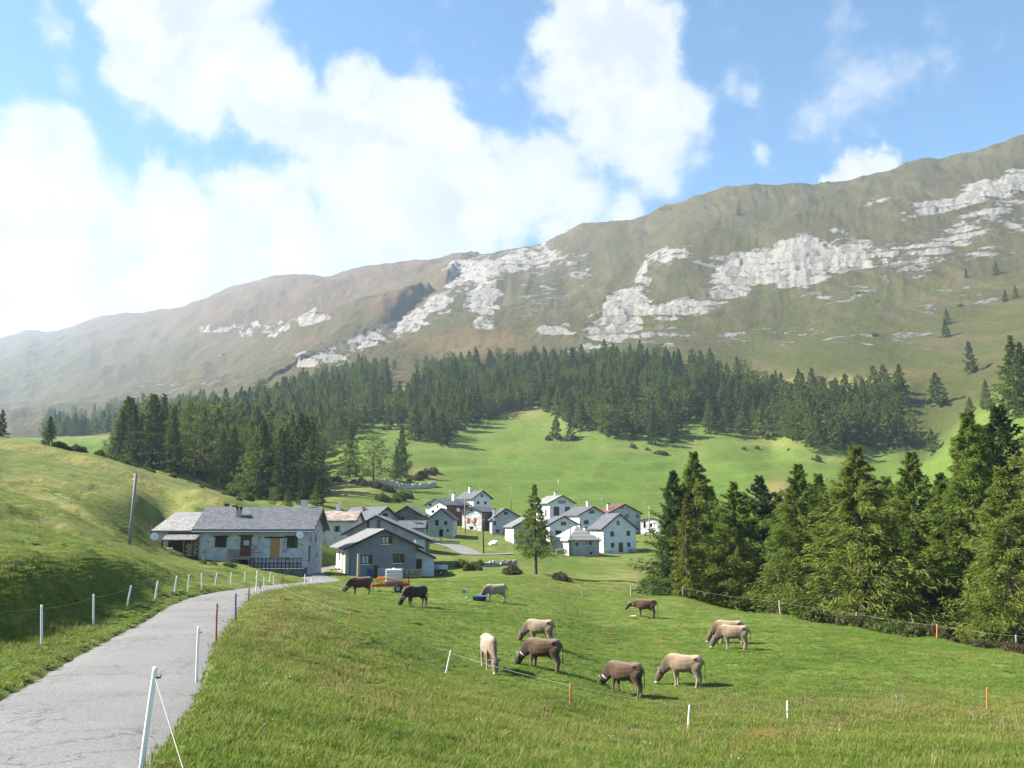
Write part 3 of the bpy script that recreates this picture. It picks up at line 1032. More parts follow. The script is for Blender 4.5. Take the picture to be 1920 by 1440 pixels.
def conifer(seed, H, Rm, kind, nbr, per, size, t0=.06, fullness=1.0, slim=.22):
    """arrays of the needle sprays, and a MB with trunk and limbs"""
    g = np.random.default_rng(seed)
    i = np.arange(nbr)
    t = t0 + (1 - t0) * (i + g.random(nbr)) / nbr
    t = t ** (1.0 if kind != 'larch' else .95)
    az = i * 2.39996 + g.normal(0, .35, nbr)
    lob = 1 + .22 * np.sin(az * 2 + seed) + .15 * np.sin(az * 3 + 2 * seed + 6 * t)
    if kind == 'spruce':
        prof = (1 - t) ** .85 * np.minimum(1, .75 + (t - t0) * 3)
        pitch = R(-8) - R(26) * (1 - t) + R(48) * t ** 3
    elif kind == 'larch':
        prof = (1 - t) ** .95 * np.minimum(1, .60 + (t - t0) * 2.6) * 1.08
        pitch = R(2) - R(14) * (1 - t) + R(30) * t ** 3
    else:      # rounded old larch or stone pine
        prof = np.sqrt(np.maximum(0, 1 - ((t - .45) / .56) ** 2)) * .95 + .05
        pitch = R(5) + R(35) * (t - .4)
    L = Rm * prof * lob * g.uniform(.55, 1.2, nbr) * (1 + .14 * np.sin(t * 37 + seed))
    L = np.maximum(L, .05 * Rm)
    lean = g.normal(0, .012, 2)
    base = np.stack([lean[0] * t * H, lean[1] * t * H, t * H], 1)
    hd = np.stack([np.cos(az), np.sin(az)], 1)
    n = per
    s = np.sqrt(g.uniform(.03, 1, (nbr, n))) if fullness >= 1 else g.uniform(.2, 1, (nbr, n))
    sag = (-.10 if kind == 'spruce' else -.05)
    out = L[:, None] * s
    side = g.normal(0, 1, (nbr, n)) * .16 * out * (1.15 - .5 * s) + g.normal(0, .05, (nbr, n)) * (.35 * Rm * prof[:, None] + .1)
    zz = np.tan(pitch)[:, None] * out + sag * L[:, None] * np.sin(s * 3.0) + g.normal(0, .055, (nbr, n)) * (Rm * prof[:, None] + .25) - .06 * np.abs(side)
    if kind == 'spruce':
        zz = zz + .22 * L[:, None] * s ** 3
    px = base[:, None, 0] + hd[:, None, 0] * out - hd[:, None, 1] * side
    py = base[:, None, 1] + hd[:, None, 1] * out + hd[:, None, 0] * side
    pz = base[:, None, 2] + zz
    P = np.stack([px, py, pz], -1).reshape(-1, 3)
    m = len(P)
    a2 = np.repeat(az, n) + g.normal(0, .6, m)
    dn = g.normal(-.35 if kind != 'round' else .05, .38, m)
    d = np.stack([np.cos(a2) * np.cos(dn), np.sin(a2) * np.cos(dn), np.sin(dn)], 1)
    r = g.normal(0, 1, (m, 3))
    w = np.cross(d, r)
    w /= np.linalg.norm(w, axis=1)[:, None] + 1e-9
    ln = size * g.uniform(.55, 1.25, m)[:, None] * (1.08 - .45 * np.repeat(t, n))[:, None]
    wd = ln * g.uniform(.7, 1.3, m)[:, None] * slim
    V = np.stack([P - d * ln * .3, P + w * wd + d * ln * .15, P + d * ln * .7, P - w * wd + d * ln * .15], 1).reshape(-1, 3)
    V[:, 2] = np.maximum(V[:, 2], .05)
    Fq = np.arange(m * 4).reshape(m, 4)
    wood = MB()
    rt = .018 * H
    wood.tube([(0, 0, -1.2), (lean[0] * .3 * H, lean[1] * .3 * H, .3 * H), (lean[0] * .7 * H, lean[1] * .7 * H, .7 * H), (lean[0] * H * .97, lean[1] * .97 * H, .97 * H)], [rt * 1.15, rt * .85, rt * .4, rt * .08], 7, False)
    return V, Fq, wood, (base, hd, L, pitch)


def limbs(wood, info, every=2, rad=.05):
    base, hd, L, pitch = info
    for k in range(0, len(L), every):
        b = base[k]
        e = (b[0] + hd[k, 0] * L[k] * .9, b[1] + hd[k, 1] * L[k] * .9, b[2] + math.tan(pitch[k]) * L[k] * .9 - .02 * L[k])
        mdl = ((b[0] + e[0]) / 2, (b[1] + e[1]) / 2, (b[2] + e[2]) / 2 - .05 * L[k])
        wood.tube([tuple(b), mdl, e], [rad, rad * .6, rad * .2], 3, False)


TREE_PROTO = {}


def proto(key, seed, H, Rm, kind, nbr, per, size, mat, barkm, t0=.06, limb=0, slim=.22):
    V, Fq, wood, info = conifer(seed, H, Rm, kind, nbr, per, size, t0, 1.0, slim)
    if limb:
        limbs(wood, info, limb, .045)
    TREE_PROTO[key] = (np_mesh('crown', V, Fq, MATS[mat], False), wood.mesh('trunk', barkm, True), H)


for k in range(4):
    proto(f'far_larch{k}', 100 + k, 15.0, 4.7 + .4 * k, 'larch', 74, 24, 1.30, 'larch_needles_far', 'bark_far', .08 + .04 * (k % 2))
    proto(f'far_spruce{k}', 200 + k, 16.0, 4.2 + .3 * k, 'spruce', 74, 22, 1.2, 'spruce_needles', 'bark_far', .03)
for k in range(4):
    proto(f'far_round{k}', 230 + k, 14.0, 3.9 + .3 * k, 'round', 66, 24, 1.25, 'larch_needles_far', 'bark_far', .10)
for k in range(3):
    proto(f'mid_larch{k}', 300 + k, 16.0, 5.2 + .35 * k, 'larch', 150, 44, .70, 'larch_needles_far', 'bark', .08, 3)
    proto(f'mid_spruce{k}', 330 + k, 16.0, 4.2 + .25 * k, 'spruce', 150, 40, .66, 'spruce_needles', 'bark', .03, 0)
    proto(f'mid_round{k}', 360 + k, 15.0, 4.6 + .3 * k, 'round', 110, 28, .66, 'larch_needles_far', 'bark', .16, 2)


def place_tree(key, loc, H, name, label, cat='tree', group=None, rz=None, wide=1.0, rnd=random):
    cm, tm, h0 = TREE_PROTO[key]
    s = H / h0
    e = empty(name, loc, rnd.uniform(0, 6.28) if rz is None else rz)
    e.scale = (s * wide, s * wide, s)
    tag(e, label, cat, group)
    link(bpy.data.objects.new('crown', cm), e)
    link(bpy.data.objects.new('trunk', tm), e)
    return e


def in_poly(u, v, P):
    P = np.asarray(P, float)
    c = np.zeros(u.shape, bool)
    j = len(P) - 1
    for i in range(len(P)):
        xi, yi = P[i]
        xj, yj = P[j]
        k = ((yi > v) != (yj > v)) & (u < (xj - xi) * (v - yi) / (yj - yi + 1e-12) + xi)
        c ^= k
        j = i
    return c


# woodland: where the tree feet stand, as patches of ground named by what the photograph shows there
WOOD = [[(175, 870), (250, 860), (300, 815), (380, 790), (440, 775), (520, 745), (600, 715), (700, 695), (760, 690), (840, 690), (900, 680), (1000, 680), (1130, 680), (1250, 684), (1330, 700), (1400, 725), (1480, 742), (1560, 750), (1640, 745), (1700, 752),
         (1722, 800), (1720, 850), (1700, 845), (1610, 835), (1560, 858), (1540, 850), (1470, 828), (1380, 815), (1300, 815), (1270, 835), (1235, 836), (1180, 822), (1110, 812), (1075, 805), (1040, 780), (1000, 765), (960, 772), (900, 792), (830, 822), (810, 830), (780, 815),
         (745, 800), (720, 790), (690, 800), (650, 818), (620, 840), (590, 868), (575, 905), (590, 930), (540, 940), (470, 935), (400, 915), (330, 893), (270, 880)],
        [(1720, 1000), (1560, 1000), (1400, 1000), (1280, 1010), (1280, 985), (1600, 960), (1720, 960)]]
HOLES = [[(720, 695), (790, 690), (800, 720), (775, 740), (760, 770), (735, 790), (715, 770), (735, 735)], [(600, 795), (650, 780), (690, 790), (650, 812), (610, 815)], [(770, 785), (800, 775), (830, 800), (800, 815)],
         [(1520, 790), (1560, 770), (1575, 800), (1550, 825), (1525, 815)], [(1270, 790), (1330, 790), (1330, 822), (1270, 830)], [(1340, 700), (1420, 728), (1330, 712)]]
wr = np.random.default_rng(21)
cand = []
for (y0, y1, nn) in ((205, 330, 2200), (330, 480, 5200), (480, 640, 7500), (640, 860, 8000), (860, 1150, 5000)):
    yy = wr.uniform(y0, y1, nn)
    ss = wr.uniform(-.55, .55, nn)
    cand.append(np.stack([ss * yy, yy], 1))
cand = np.concatenate(cand)
wr.shuffle(cand)
zc = np.where(cand[:, 1] < 555, ground_height(cand[:, 0], cand[:, 1]), mountain_height(cand[:, 0], cand[:, 1])[0])
uc_, vc_ = project(cand[:, 0], cand[:, 1], zc)
ok = in_poly(uc_, vc_, WOOD[0])
for h_ in HOLES:
    ok &= ~in_poly(uc_, vc_, h_)
# the valley far to the left is wooded too
valley = (uc_ < 400) & (uc_ > 20) & (cand[:, 1] > 640) & (vc_ > 752) & (vc_ < 830) & (fbm(cand[:, 0] / 70, cand[:, 1] / 70, 3, 5) > .02)
ok |= valley
pts = np.concatenate([cand, zc[:, None], uc_[:, None], vc_[:, None]], 1)[ok]
grid = {}
keep = []
for p in pts:
    sp_ = 4.6 if p[1] < 330 else 5.6 if p[1] < 640 else 6.4
    gx, gy = int(p[0] // 8), int(p[1] // 8)
    bad = False
    for a in (-1, 0, 1):
        for b in (-1, 0, 1):
            for q in grid.get((gx + a, gy + b), ()):
                if (q[0] - p[0]) ** 2 + (q[1] - p[1]) ** 2 < sp_ * sp_:
                    bad = True
    if not bad:
        grid.setdefault((gx, gy), []).append(p)
        keep.append(p)
keep = np.array(keep)
keep = keep[keep[:, 1].argsort()]
KIND_N = fbm(keep[:, 0] / 45, keep[:, 1] / 45, 3, 44) + wr.normal(0, .16, len(keep))
IS_SPRUCE = KIND_N > .22
FOREST_REST = []
cnt = {'larch_tree': 0, 'spruce_tree': 0}
PLACED = []


def wood_place(u, v, y, h):
    marks = [(230, 'the lone crest spruce'), (300, 'the left hill hedge'), (370, 'the dry track below the grove'), (430, 'the annex roof'), (480, 'the left stone house roof end'), (530, 'the small pale round tree'), (575, 'the right stone house chimney'), (625, 'the broad dry slope larch'),
             (680, 'the large rounded larch'), (730, 'the dark clearing spruce'), (780, 'the orange earth bank'), (840, 'the lower left meadow corner'), (900, 'the left meadow hill shoulder'), (960, 'the tall white village house'), (1020, 'the top of the meadow hill'), (1080, 'the conifer pair on the brow'), (1140, 'the red roofed house'),
             (1200, 'the meadow edge bushes'), (1260, 'the meadow notch'), (1320, 'the gap beside the notch'), (1390, 'the terraced right meadow'), (1460, 'the dry right meadow brow'), (1530, 'the gully by the meadow'), (1600, 'the small right meadow'), (1660, 'the twin larches'), (2000, 'the right end of the wood')]
    m = [t for a, t in marks if u < a][0]
    band = 'in the front row' if y < 250 else 'in the lower wood' if y < 360 else 'in the middle wood' if y < 430 else 'in the upper wood' if y < 520 else 'in the topmost wood'
    size = 'tall ' if h > 17 else 'small ' if h < 12.5 else ''
    return size, band + ' above ' + m


for p, sp in zip(keep, IS_SPRUCE):
    nm = 'spruce_tree' if sp else 'larch_tree'
    x, y, z, u, v = p
    Hh = (random.triangular(7.5, 22, 14.5) if y > 330 else random.triangular(11, 23, 18)) * (1.0 if not sp else 1.04)
    if y > 640:
        Hh *= .92
    if cnt[nm] < (290 if nm == 'larch_tree' else 240) and y < 640:
        cnt[nm] += 1
        key = ('mid_' if y < 300 else 'far_') + ('spruce' if sp else random.choice(['larch', 'larch', 'larch', 'round', 'spruce']) if y < 300 else random.choice(['larch', 'larch', 'round'])) + str(random.randrange(3))
        sz, wp = wood_place(u, v, y, Hh)
        lab = sz + ('dark spruce ' if sp else 'green larch ') + wp
        place_tree(key, (x, y, z - .2), Hh, nm, lab, 'tree', 'trees of the hillside wood', wide=random.uniform(.78, 1.2))
    else:
        FOREST_REST.append((x, y, z - .2, Hh, 1 if sp else 0))

# the farther trees of the wood: one mass
FR = np.array(FOREST_REST)


def scatter_object(name, P, scale3, rotz, which, protos, kind='stuff', tilt=None):
    """one object of points; geometry nodes set one of the proto meshes on each point"""
    me = bpy.data.meshes.new(name)
    me.vertices.add(len(P))
    me.vertices.foreach_set('co', np.asarray(P, np.float32).ravel())
    a = me.attributes.new('isc', 'FLOAT_VECTOR', 'POINT')
    a.data.foreach_set('vector', np.asarray(scale3, np.float32).ravel())
    a = me.attributes.new('irot', 'FLOAT_VECTOR', 'POINT')
    rot = np.zeros((len(P), 3), np.float32)
    rot[:, 2] = rotz
    if tilt is not None:
        rot[:, :2] = tilt
    a.data.foreach_set('vector', rot.ravel())
    a = me.attributes.new('iwhich', 'INT', 'POINT')
    a.data.foreach_set('value', np.asarray(which, np.int32))
    o = obj(name, me)
    ng = bpy.data.node_groups.new(name + '_nodes', 'GeometryNodeTree')
    ng.interface.new_socket('Geometry', in_out='INPUT', socket_type='NodeSocketGeometry')
    ng.interface.new_socket('Geometry', in_out='OUTPUT', socket_type='NodeSocketGeometry')
    N, Lk = ng.nodes, ng.links
    gi = N.new('NodeGroupInput')
    go = N.new('NodeGroupOutput')
    join = N.new('GeometryNodeJoinGeometry')

    def attr(nm, typ):
        n = N.new('GeometryNodeInputNamedAttribute')
        n.data_type = typ
        n.inputs['Name'].default_value = nm
        return n.outputs['Attribute']

    sc_ = attr('isc', 'FLOAT_VECTOR')
    ro_ = attr('irot', 'FLOAT_VECTOR')
    wh_ = attr('iwhich', 'INT')
    for k, po in enumerate(protos):
        cmp = N.new('FunctionNodeCompare')
        cmp.data_type = 'INT'
        cmp.operation = 'EQUAL'
        Lk.new(wh_, cmp.inputs[2])
        cmp.inputs[3].default_value = k
        oi = N.new('GeometryNodeObjectInfo')
        oi.inputs['Object'].default_value = po
        oi.transform_space = 'ORIGINAL'
        ins = N.new('GeometryNodeInstanceOnPoints')
        Lk.new(gi.outputs[0], ins.inputs['Points'])
        Lk.new(cmp.outputs[0], ins.inputs['Selection'])
        Lk.new(oi.outputs['Geometry'], ins.inputs['Instance'])
        Lk.new(ro_, ins.inputs['Rotation'])
        Lk.new(sc_, ins.inputs['Scale'])
        Lk.new(ins.outputs[0], join.inputs[0])
    Lk.new(join.outputs[0], go.inputs[0])
    md = o.modifiers.new('scatter', 'NODES')
    md.node_group = ng
    tag(o, kind=kind)
    return o


def joined_tree(key):
    """crown and trunk of a proto as one mesh on an unlinked source object"""
    cm, tm, h0 = TREE_PROTO[key]
    bm = bmesh.new()
    bm.from_mesh(cm)
    nf = len(bm.faces)
    bm.from_mesh(tm)
    bm.faces.ensure_lookup_table()
    for f in bm.faces[nf:]:
        f.material_index = 1
    me = bpy.data.meshes.new('tree_source')
    bm.to_mesh(me)
    bm.free()
    me.materials.append(cm.materials[0])
    me.materials.append(tm.materials[0])
    return bpy.data.objects.new('tree_source', me)


if len(FR):
    protos = [joined_tree(f'far_larch{k}') for k in range(4)] + [joined_tree(f'far_spruce{k}') for k in range(4)] + [joined_tree(f'far_round{k}') for k in range(4)]
    wk = np.array([random.randrange(4) for _ in range(len(FR))]) + 4 * FR[:, 4].astype(int)
    wk = np.where((FR[:, 4] == 0) & (wr.random(len(FR)) < .35), 8 + wk % 4, wk)
    sc3 = np.stack([FR[:, 3] / 15.5] * 3, 1)
    sc3[:, 2] *= wr.uniform(.85, 1.15, len(FR))
    sc3[:, :2] *= wr.uniform(.85, 1.15, len(FR))[:, None]
    fo = scatter_object('distant_forest', FR[:, :3], sc3, wr.uniform(0, 6.28, len(FR)), wk, protos)
    tag(fo, 'dense mixed conifer wood covering the upper hillside below the mountain', 'forest')
print('WOOD', len(keep), cnt, len(FR))

# ---- trees that stand alone: (u, base v, y, height px, kind, name, label)
SINGLES = [
    (92, 834, 160, 56, 'mid_spruce1', 'spruce_tree', 'dark spruce alone on the crest of the grassy left hill', 1.25),
    (0, 822, 152, 56, 'mid_spruce0', 'spruce_tree', 'dark conifer cut by the left photo edge on the hill crest', 1.1),
    (700, 905, 236, 92, 'mid_round0', 'larch_tree', 'large rounded larch with bare trunk left of the earth bank', 1.15),
    (742, 900, 245, 58, 'mid_larch1', 'larch_tree', 'slim larch right beside the large rounded larch', .8),
    (752, 890, 250, 95, 'mid_larch0', 'larch_tree', 'tall thin larch standing in front of the orange earth bank', .75),
    (655, 895, 248, 100, 'mid_larch2', 'larch_tree', 'tall open larch left of the large rounded larch', .8),
    (625, 860, 320, 72, 'mid_round1', 'larch_tree', 'broad larch on the dry slope left of the clearing', 1.1),
    (595, 948, 190, 54, 'mid_larch0', 'larch_tree', 'bushy young larch above the ridge of the stone house roof', 1.2),
    (540, 950, 180, 36, 'mid_larch2', 'larch_tree', 'small young larch behind the stone house', 1.0),
    (512, 950, 175, 36, 'mid_round2', 'birch_tree', 'small pale yellow green round tree behind the stone house', .8),
    (568, 945, 200, 62, 'mid_spruce2', 'spruce_tree', 'dark young spruce right of the small pale round tree', 1.1),
    (727, 806, 450, 48, 'far_spruce1', 'spruce_tree', 'dark bushy spruce alone on the dry clearing slope', 1.25),
    (778, 826, 410, 66, 'far_spruce2', 'spruce_tree', 'dark spruce at the left lower corner of the meadow hill', 1.2),
    (830, 832, 400, 60, 'far_spruce0', 'spruce_tree', 'dark spruce at the foot of the wood by the meadow', 1.2),
    (1042, 822, 425, 42, 'far_larch1', 'larch_tree', 'rounded larch of the pair on the meadow brow', 1.3),
    (1070, 820, 428, 36, 'far_spruce3', 'spruce_tree', 'dark conifer of the pair on the meadow brow', 1.3),
    (1262, 828, 400, 34, 'far_larch0', 'larch_tree', 'small rounded pale bush-like larch at the meadow notch', 1.3),
    (1640, 745, 450, 62, 'far_larch2', 'larch_tree', 'tall larch at the upper right corner of the wood', 1.1),
    (1660, 748, 445, 66, 'far_larch3', 'larch_tree', 'tall larch just right of its twin above the wood', 1.1),
    (1688, 745, 440, 64, 'far_larch1', 'larch_tree', 'larch standing apart at the upper right of the wood', 1.1),
    (1757, 758, 420, 62, 'far_larch0', 'larch_tree', 'rounded larch alone on the open slope right of the wood', 1.4),
    (1748, 850, 385, 46, 'far_larch2', 'larch_tree', 'small larch alone in the meadow below the open slope', 1.3),
    (1822, 697, 470, 60, 'far_spruce0', 'spruce_tree', 'dark spruce alone high on the right open slope', 1.2),
    (1820, 778, 330, 34, 'far_larch3', 'larch_tree', 'small bushy larch low on the right open slope', 1.2),
    (1852, 770, 300, 60, 'mid_larch1', 'larch_tree', 'thin larch left of the tall conifers at the right edge', .9),
    (1905, 775, 262, 150, 'mid_larch0', 'larch_tree', 'tall conifer at the right photo edge below the mountain', 1.0),
    (1925, 778, 258, 140, 'mid_spruce0', 'spruce_tree', 'dark tall conifer cut by the right photo edge', 1.1),
    (1385, 404, 1170, 22, 'far_spruce1', 'spruce_tree', 'single dark spruce high on the brown mountainside', 1.0),
    (1868, 516, 760, 30, 'far_spruce2', 'spruce_tree', 'dark spruce beside pale rocks at the upper right', 1.1),
    (1812, 520, 770, 18, 'far_spruce3', 'spruce_tree', 'small dark spruce left of a bigger one at the upper right', 1.0),
    (1885, 565, 690, 24, 'far_spruce0', 'spruce_tree', 'dark spruce low on the pale rock slope at far right', 1.2),
    (1776, 608, 640, 30, 'far_spruce1', 'spruce_tree', 'upper dark spruce of the two on the green mountain slope', 1.2),
    (1774, 632, 600, 34, 'far_spruce2', 'spruce_tree', 'lower dark spruce of the two on the green mountain slope', 1.2),
    (1905, 560, 690, 26, 'far_spruce3', 'spruce_tree', 'dark spruce nearest the right photo edge on the mountain', 1.0),
    (1351, 690, 590, 16, 'far_larch0', 'larch_tree', 'tiny larch alone above the upper edge of the wood', 1.2),
]
SX, SY = [], []
for u, v, y, hp, key, nm, lab, wd in SINGLES:
    p = pix(u, v, y)
    # stand it on the real surface along the same line of sight
    ys = np.linspace(y * .75, y * 1.3, 240)
    q = np.array([pix(u, v, t) for t in ys])
    hz_ = np.where(q[:, 1] < 556, ground_height(q[:, 0], q[:, 1]), mountain_height(q[:, 0], q[:, 1])[0])
    k = int(np.argmin(np.abs(hz_ - q[:, 2]) + .002 * np.abs(ys - y)))
    p = q[k]
    place_tree(key, (p[0], p[1], hz_[k] - .15), hp * p[1] / F_PX, nm, lab, 'tree', wide=wd)

# ---- near trees on the right: each drawn with its own limbs and sprays
proto('near_larch0', 501, 13.0, 4.7, 'larch', 270, 108, .50, 'larch_needles', 'bark', .03, 2, .09)
proto('near_larch1', 502, 13.0, 5.2, 'larch', 270, 108, .50, 'larch_needles', 'bark', .04, 2, .09)
proto('near_larch2', 503, 13.0, 4.4, 'larch', 250, 100, .50, 'larch_needles', 'bark', .06, 2, .09)
proto('near_spruce0', 511, 13.0, 3.9, 'spruce', 260, 92, .46, 'spruce_needles', 'bark', .02, 3, .11)
proto('near_gold0', 521, 13.0, 3.2, 'larch', 110, 70, .48, 'gold_needles', 'bark', .05, 3, .11)
NEAR = [
    # u, y, base z offset, top v, key, label, width
    (1268, 84, 885, 'near_spruce0', 'spruce_tree', 'dark spruce at the left end of the near tree row behind the fence', 1.0),
    (1302, 88, 850, 'near_larch1', 'larch_tree', 'pointed larch right behind the dark spruce at the row end', .95),
    (1286, 80, 935, 'near_gold0', 'larch_tree', 'yellowish larch in front of the dark spruce at the row end', .85),
    (1378, 80, 905, 'near_larch2', 'larch_tree', 'thin open larch second from the left in the near tree row', 1.05),
    (1432, 86, 895, 'near_spruce0', 'spruce_tree', 'dark spruce between two larches in the near row', 1.0),
    (1500, 74, 872, 'near_larch0', 'larch_tree', 'slender larch with narrow top left of the tallest middle larch', .95),
    (1545, 84, 890, 'near_larch2', 'larch_tree', 'larch half hidden behind the slender narrow topped larch', 1.0),
    (1608, 69, 840, 'near_larch1', 'larch_tree', 'broad bright larch in the middle of the near tree row', 1.1),
    (1655, 72, 960, 'near_spruce0', 'spruce_tree', 'low dark spruce at the foot of the broad middle larch', 1.2),
    (1715, 76, 850, 'near_larch0', 'larch_tree', 'pointed larch right of the broad bright middle larch', 1.0),
    (1775, 88, 890, 'near_spruce0', 'spruce_tree', 'dark spruce in the shade behind the big right larches', 1.1),
    (1822, 72, 775, 'near_larch2', 'larch_tree', 'tall larch left of the biggest tree in the near row', 1.05),
    (1885, 78, 765, 'near_spruce0', 'spruce_tree', 'biggest dark conifer at the right of the near row', 1.15),
    (1890, 60, 880, 'near_larch1', 'larch_tree', 'bright larch in front at the right photo edge', 1.0),
    (1340, 98, 915, 'near_larch0', 'larch_tree', 'larch in the back row seen between the row end and the thin open larch', 1.1),
    (1462, 98, 925, 'near_larch1', 'larch_tree', 'back row larch filling the gap left of the slender larch', 1.1),
    (1575, 96, 905, 'near_larch0', 'larch_tree', 'back row larch left behind the broad middle larch', 1.2),
    (1672, 94, 895, 'near_larch2', 'larch_tree', 'back row larch between the broad middle larch and its pointed neighbour', 1.2),
    (1765, 74, 905, 'near_larch1', 'larch_tree', 'shorter bright larch left of the tall right larches', 1.0),
    (1850, 92, 800, 'near_larch1', 'larch_tree', 'back row larch between the tallest trees on the right', 1.1),
    (1960, 64, 780, 'near_larch0', 'larch_tree', 'larch cut by the right photo edge in the near row', 1.1),
]
for u, y, vt, key, nm, lab, wd in NEAR:
    p = pix(u, 985, y)
    zb = ground_at(p.x, y)
    top = pix(u, vt, y)
    h = top.z - zb
    place_tree(key, (p.x, y, zb), h, nm, lab, 'tree', 'row of trees behind the pasture fence', wide=wd * 1.12 * 13.0 / h * (h / 13.0) ** .7)

# the lone young larch in front of the village
proto('lone_larch', 531, 10.0, 3.5, 'larch', 100, 90, .42, 'larch_needles', 'bark', .20, 1, .12)
p = pix(1005, 1076, 100)
place_tree('lone_larch', (p.x, p.y, ground_at(p.x, p.y) - .05), 10.2, 'larch_tree', 'thin lone larch with bare lower trunk in front of the village', 'tree')

# ------------------------------------------------------------------ building materials
def plaster(name, c1, c2, patch=None, pscale=1.0, pamt=.5, bump=.02):
    def f(nt, b):
        tcn = nt.new('ShaderNodeTexCoord')
        P = tcn.outputs['Object']
        n = nt.noise(P, .8, 6, .65)
        n2 = nt.noise(nt.mapping(P, (1.3, 1.3, 2.6)), 1.0, 5, .7)
        c = nt.mix(nt.maprange(n, .3, .7), c1, c2)
        if patch:
            f2 = nt.maprange(n2, .62 - .25 * pamt, .70 - .2 * pamt)
            st = nt.voronoi(nt.mapping(P, (3.2, 3.2, 5.0)), 1.0, 'F1', 'Color')
            pc = nt.mix(.5, patch, nt.mix(.6, patch, st, 'MULTIPLY'))
            c = nt.mix(nt.math('MULTIPLY', f2, .85), c, pc)
        nt.l.new(c, b.inputs['Base Color'])
        bp = nt.new('ShaderNodeBump')
        bp.inputs['Strength'].default_value = .6
        bp.inputs['Distance'].default_value = bump
        nt.l.new(nt.math('ADD', nt.noise(P, 7, 5, .7), n2), bp.inputs['Height'])
        nt.l.new(bp.outputs[0], b.inputs['Normal'])
    return material(name, f, rough=.92, spec=.1)


def stones(name, c1, c2, sc=(2.2, 2.2, 4.0), mortar=(.30, .28, .25)):
    def f(nt, b):
        tcn = nt.new('ShaderNodeTexCoord')
        P = nt.mapping(tcn.outputs['Object'], sc)
        W = nt.vmath('ADD', P, nt.vmath('SCALE', nt.noise(P, 1.5, 3, .6, 'Color'), .35))
        cell = nt.voronoi(W, 1.0, 'F1', 'Color')
        edge = nt.voronoi(W, 1.0, 'DISTANCE_TO_EDGE')
        sepc = nt.new('ShaderNodeSeparateColor')
        nt.l.new(cell, sepc.inputs[0])
        c = nt.mix(sepc.outputs[0], c1, c2)
        c = nt.mix(nt.math('MULTIPLY', nt.noise(P, 3, 5, .7), .35), c, (.12, .11, .10))
        c = nt.mix(nt.math('SUBTRACT', 1.0, nt.maprange(edge, .0, .07)), c, mortar)
        nt.l.new(c, b.inputs['Base Color'])
        bp = nt.new('ShaderNodeBump')
        bp.inputs['Distance'].default_value = .05
        nt.l.new(nt.math('ADD', nt.maprange(edge, 0, .15), nt.math('MULTIPLY', sepc.outputs[1], .6)), bp.inputs['Height'])
        nt.l.new(bp.outputs[0], b.inputs['Normal'])
    return material(name, f, rough=.93, spec=.1)


def roofing(name, c1, c2, odd, w=.35, h=.22, oddamt=.3):
    """small slates laid in courses: along the ridge (object y) and up the slope (object z)"""
    def f(nt, b):
        tcn = nt.new('ShaderNodeTexCoord')
        sp = nt.new('ShaderNodeSeparateXYZ')
        nt.l.new(tcn.outputs['Object'], sp.inputs[0])
        cb = nt.new('ShaderNodeCombineXYZ')
        nt.l.new(sp.outputs[1], cb.inputs[0])
        nt.l.new(nt.math('MULTIPLY', sp.outputs[2], 1.8), cb.inputs[1])
        W = nt.vmath('ADD', cb.outputs[0], nt.vmath('SCALE', nt.noise(cb.outputs[0], 1.2, 3, .6, 'Color'), .12))
        br = nt.new('ShaderNodeTexBrick')
        nt.l.new(W, br.inputs['Vector'])
        br.inputs['Scale'].default_value = 1.0
        br.inputs['Brick Width'].default_value = w
        br.inputs['Row Height'].default_value = h
        br.inputs['Mortar Size'].default_value = .012
        br.inputs['Mortar Smooth'].default_value = .3
        br.inputs['Color1'].default_value = (0, 0, 0, 1)
        br.inputs['Color2'].default_value = (1, 1, 1, 1)
        br.inputs['Mortar'].default_value = (.5, .5, .5, 1)
        br.inputs['Bias'].default_value = 0
        n = nt.noise(cb.outputs[0], .7, 5, .65)
        sepc = nt.new('ShaderNodeSeparateColor')
        nt.l.new(br.outputs['Color'], sepc.inputs[0])
        fac = nt.math('ADD', nt.math('MULTIPLY', sepc.outputs[0], .55), nt.math('MULTIPLY', n, .6))
        c = nt.mix(nt.maprange(fac, .25, .85), c1, c2)
        c = nt.mix(nt.math('MULTIPLY', nt.maprange(nt.noise(W, 2.3, 5, .75), .60, .68), oddamt), c, odd)
        c = nt.mix(nt.math('MULTIPLY', br.outputs['Fac'], .7), c, (.03, .03, .03))
        nt.l.new(c, b.inputs['Base Color'])
        bp = nt.new('ShaderNodeBump')
        bp.inputs['Distance'].default_value = .04
        nt.l.new(nt.math('SUBTRACT', nt.math('MULTIPLY', sepc.outputs[0], .5), br.outputs['Fac']), bp.inputs['Height'])
        nt.l.new(bp.outputs[0], b.inputs['Normal'])
    return material(name, f, rough=.72, spec=.3)


def wood(name, c1, c2, sc=(9, 9, .7)):
    def f(nt, b):
        tcn = nt.new('ShaderNodeTexCoord')
        n = nt.noise(nt.mapping(tcn.outputs['Object'], sc), 1.0, 4, .6)
        nt.l.new(nt.mix(n, c1, c2), b.inputs['Base Color'])
        bp = nt.new('ShaderNodeBump')
        bp.inputs['Distance'].default_value = .01
        nt.l.new(n, bp.inputs['Height'])
        nt.l.new(bp.outputs[0], b.inputs['Normal'])
    return material(name, f, rough=.8, spec=.2)


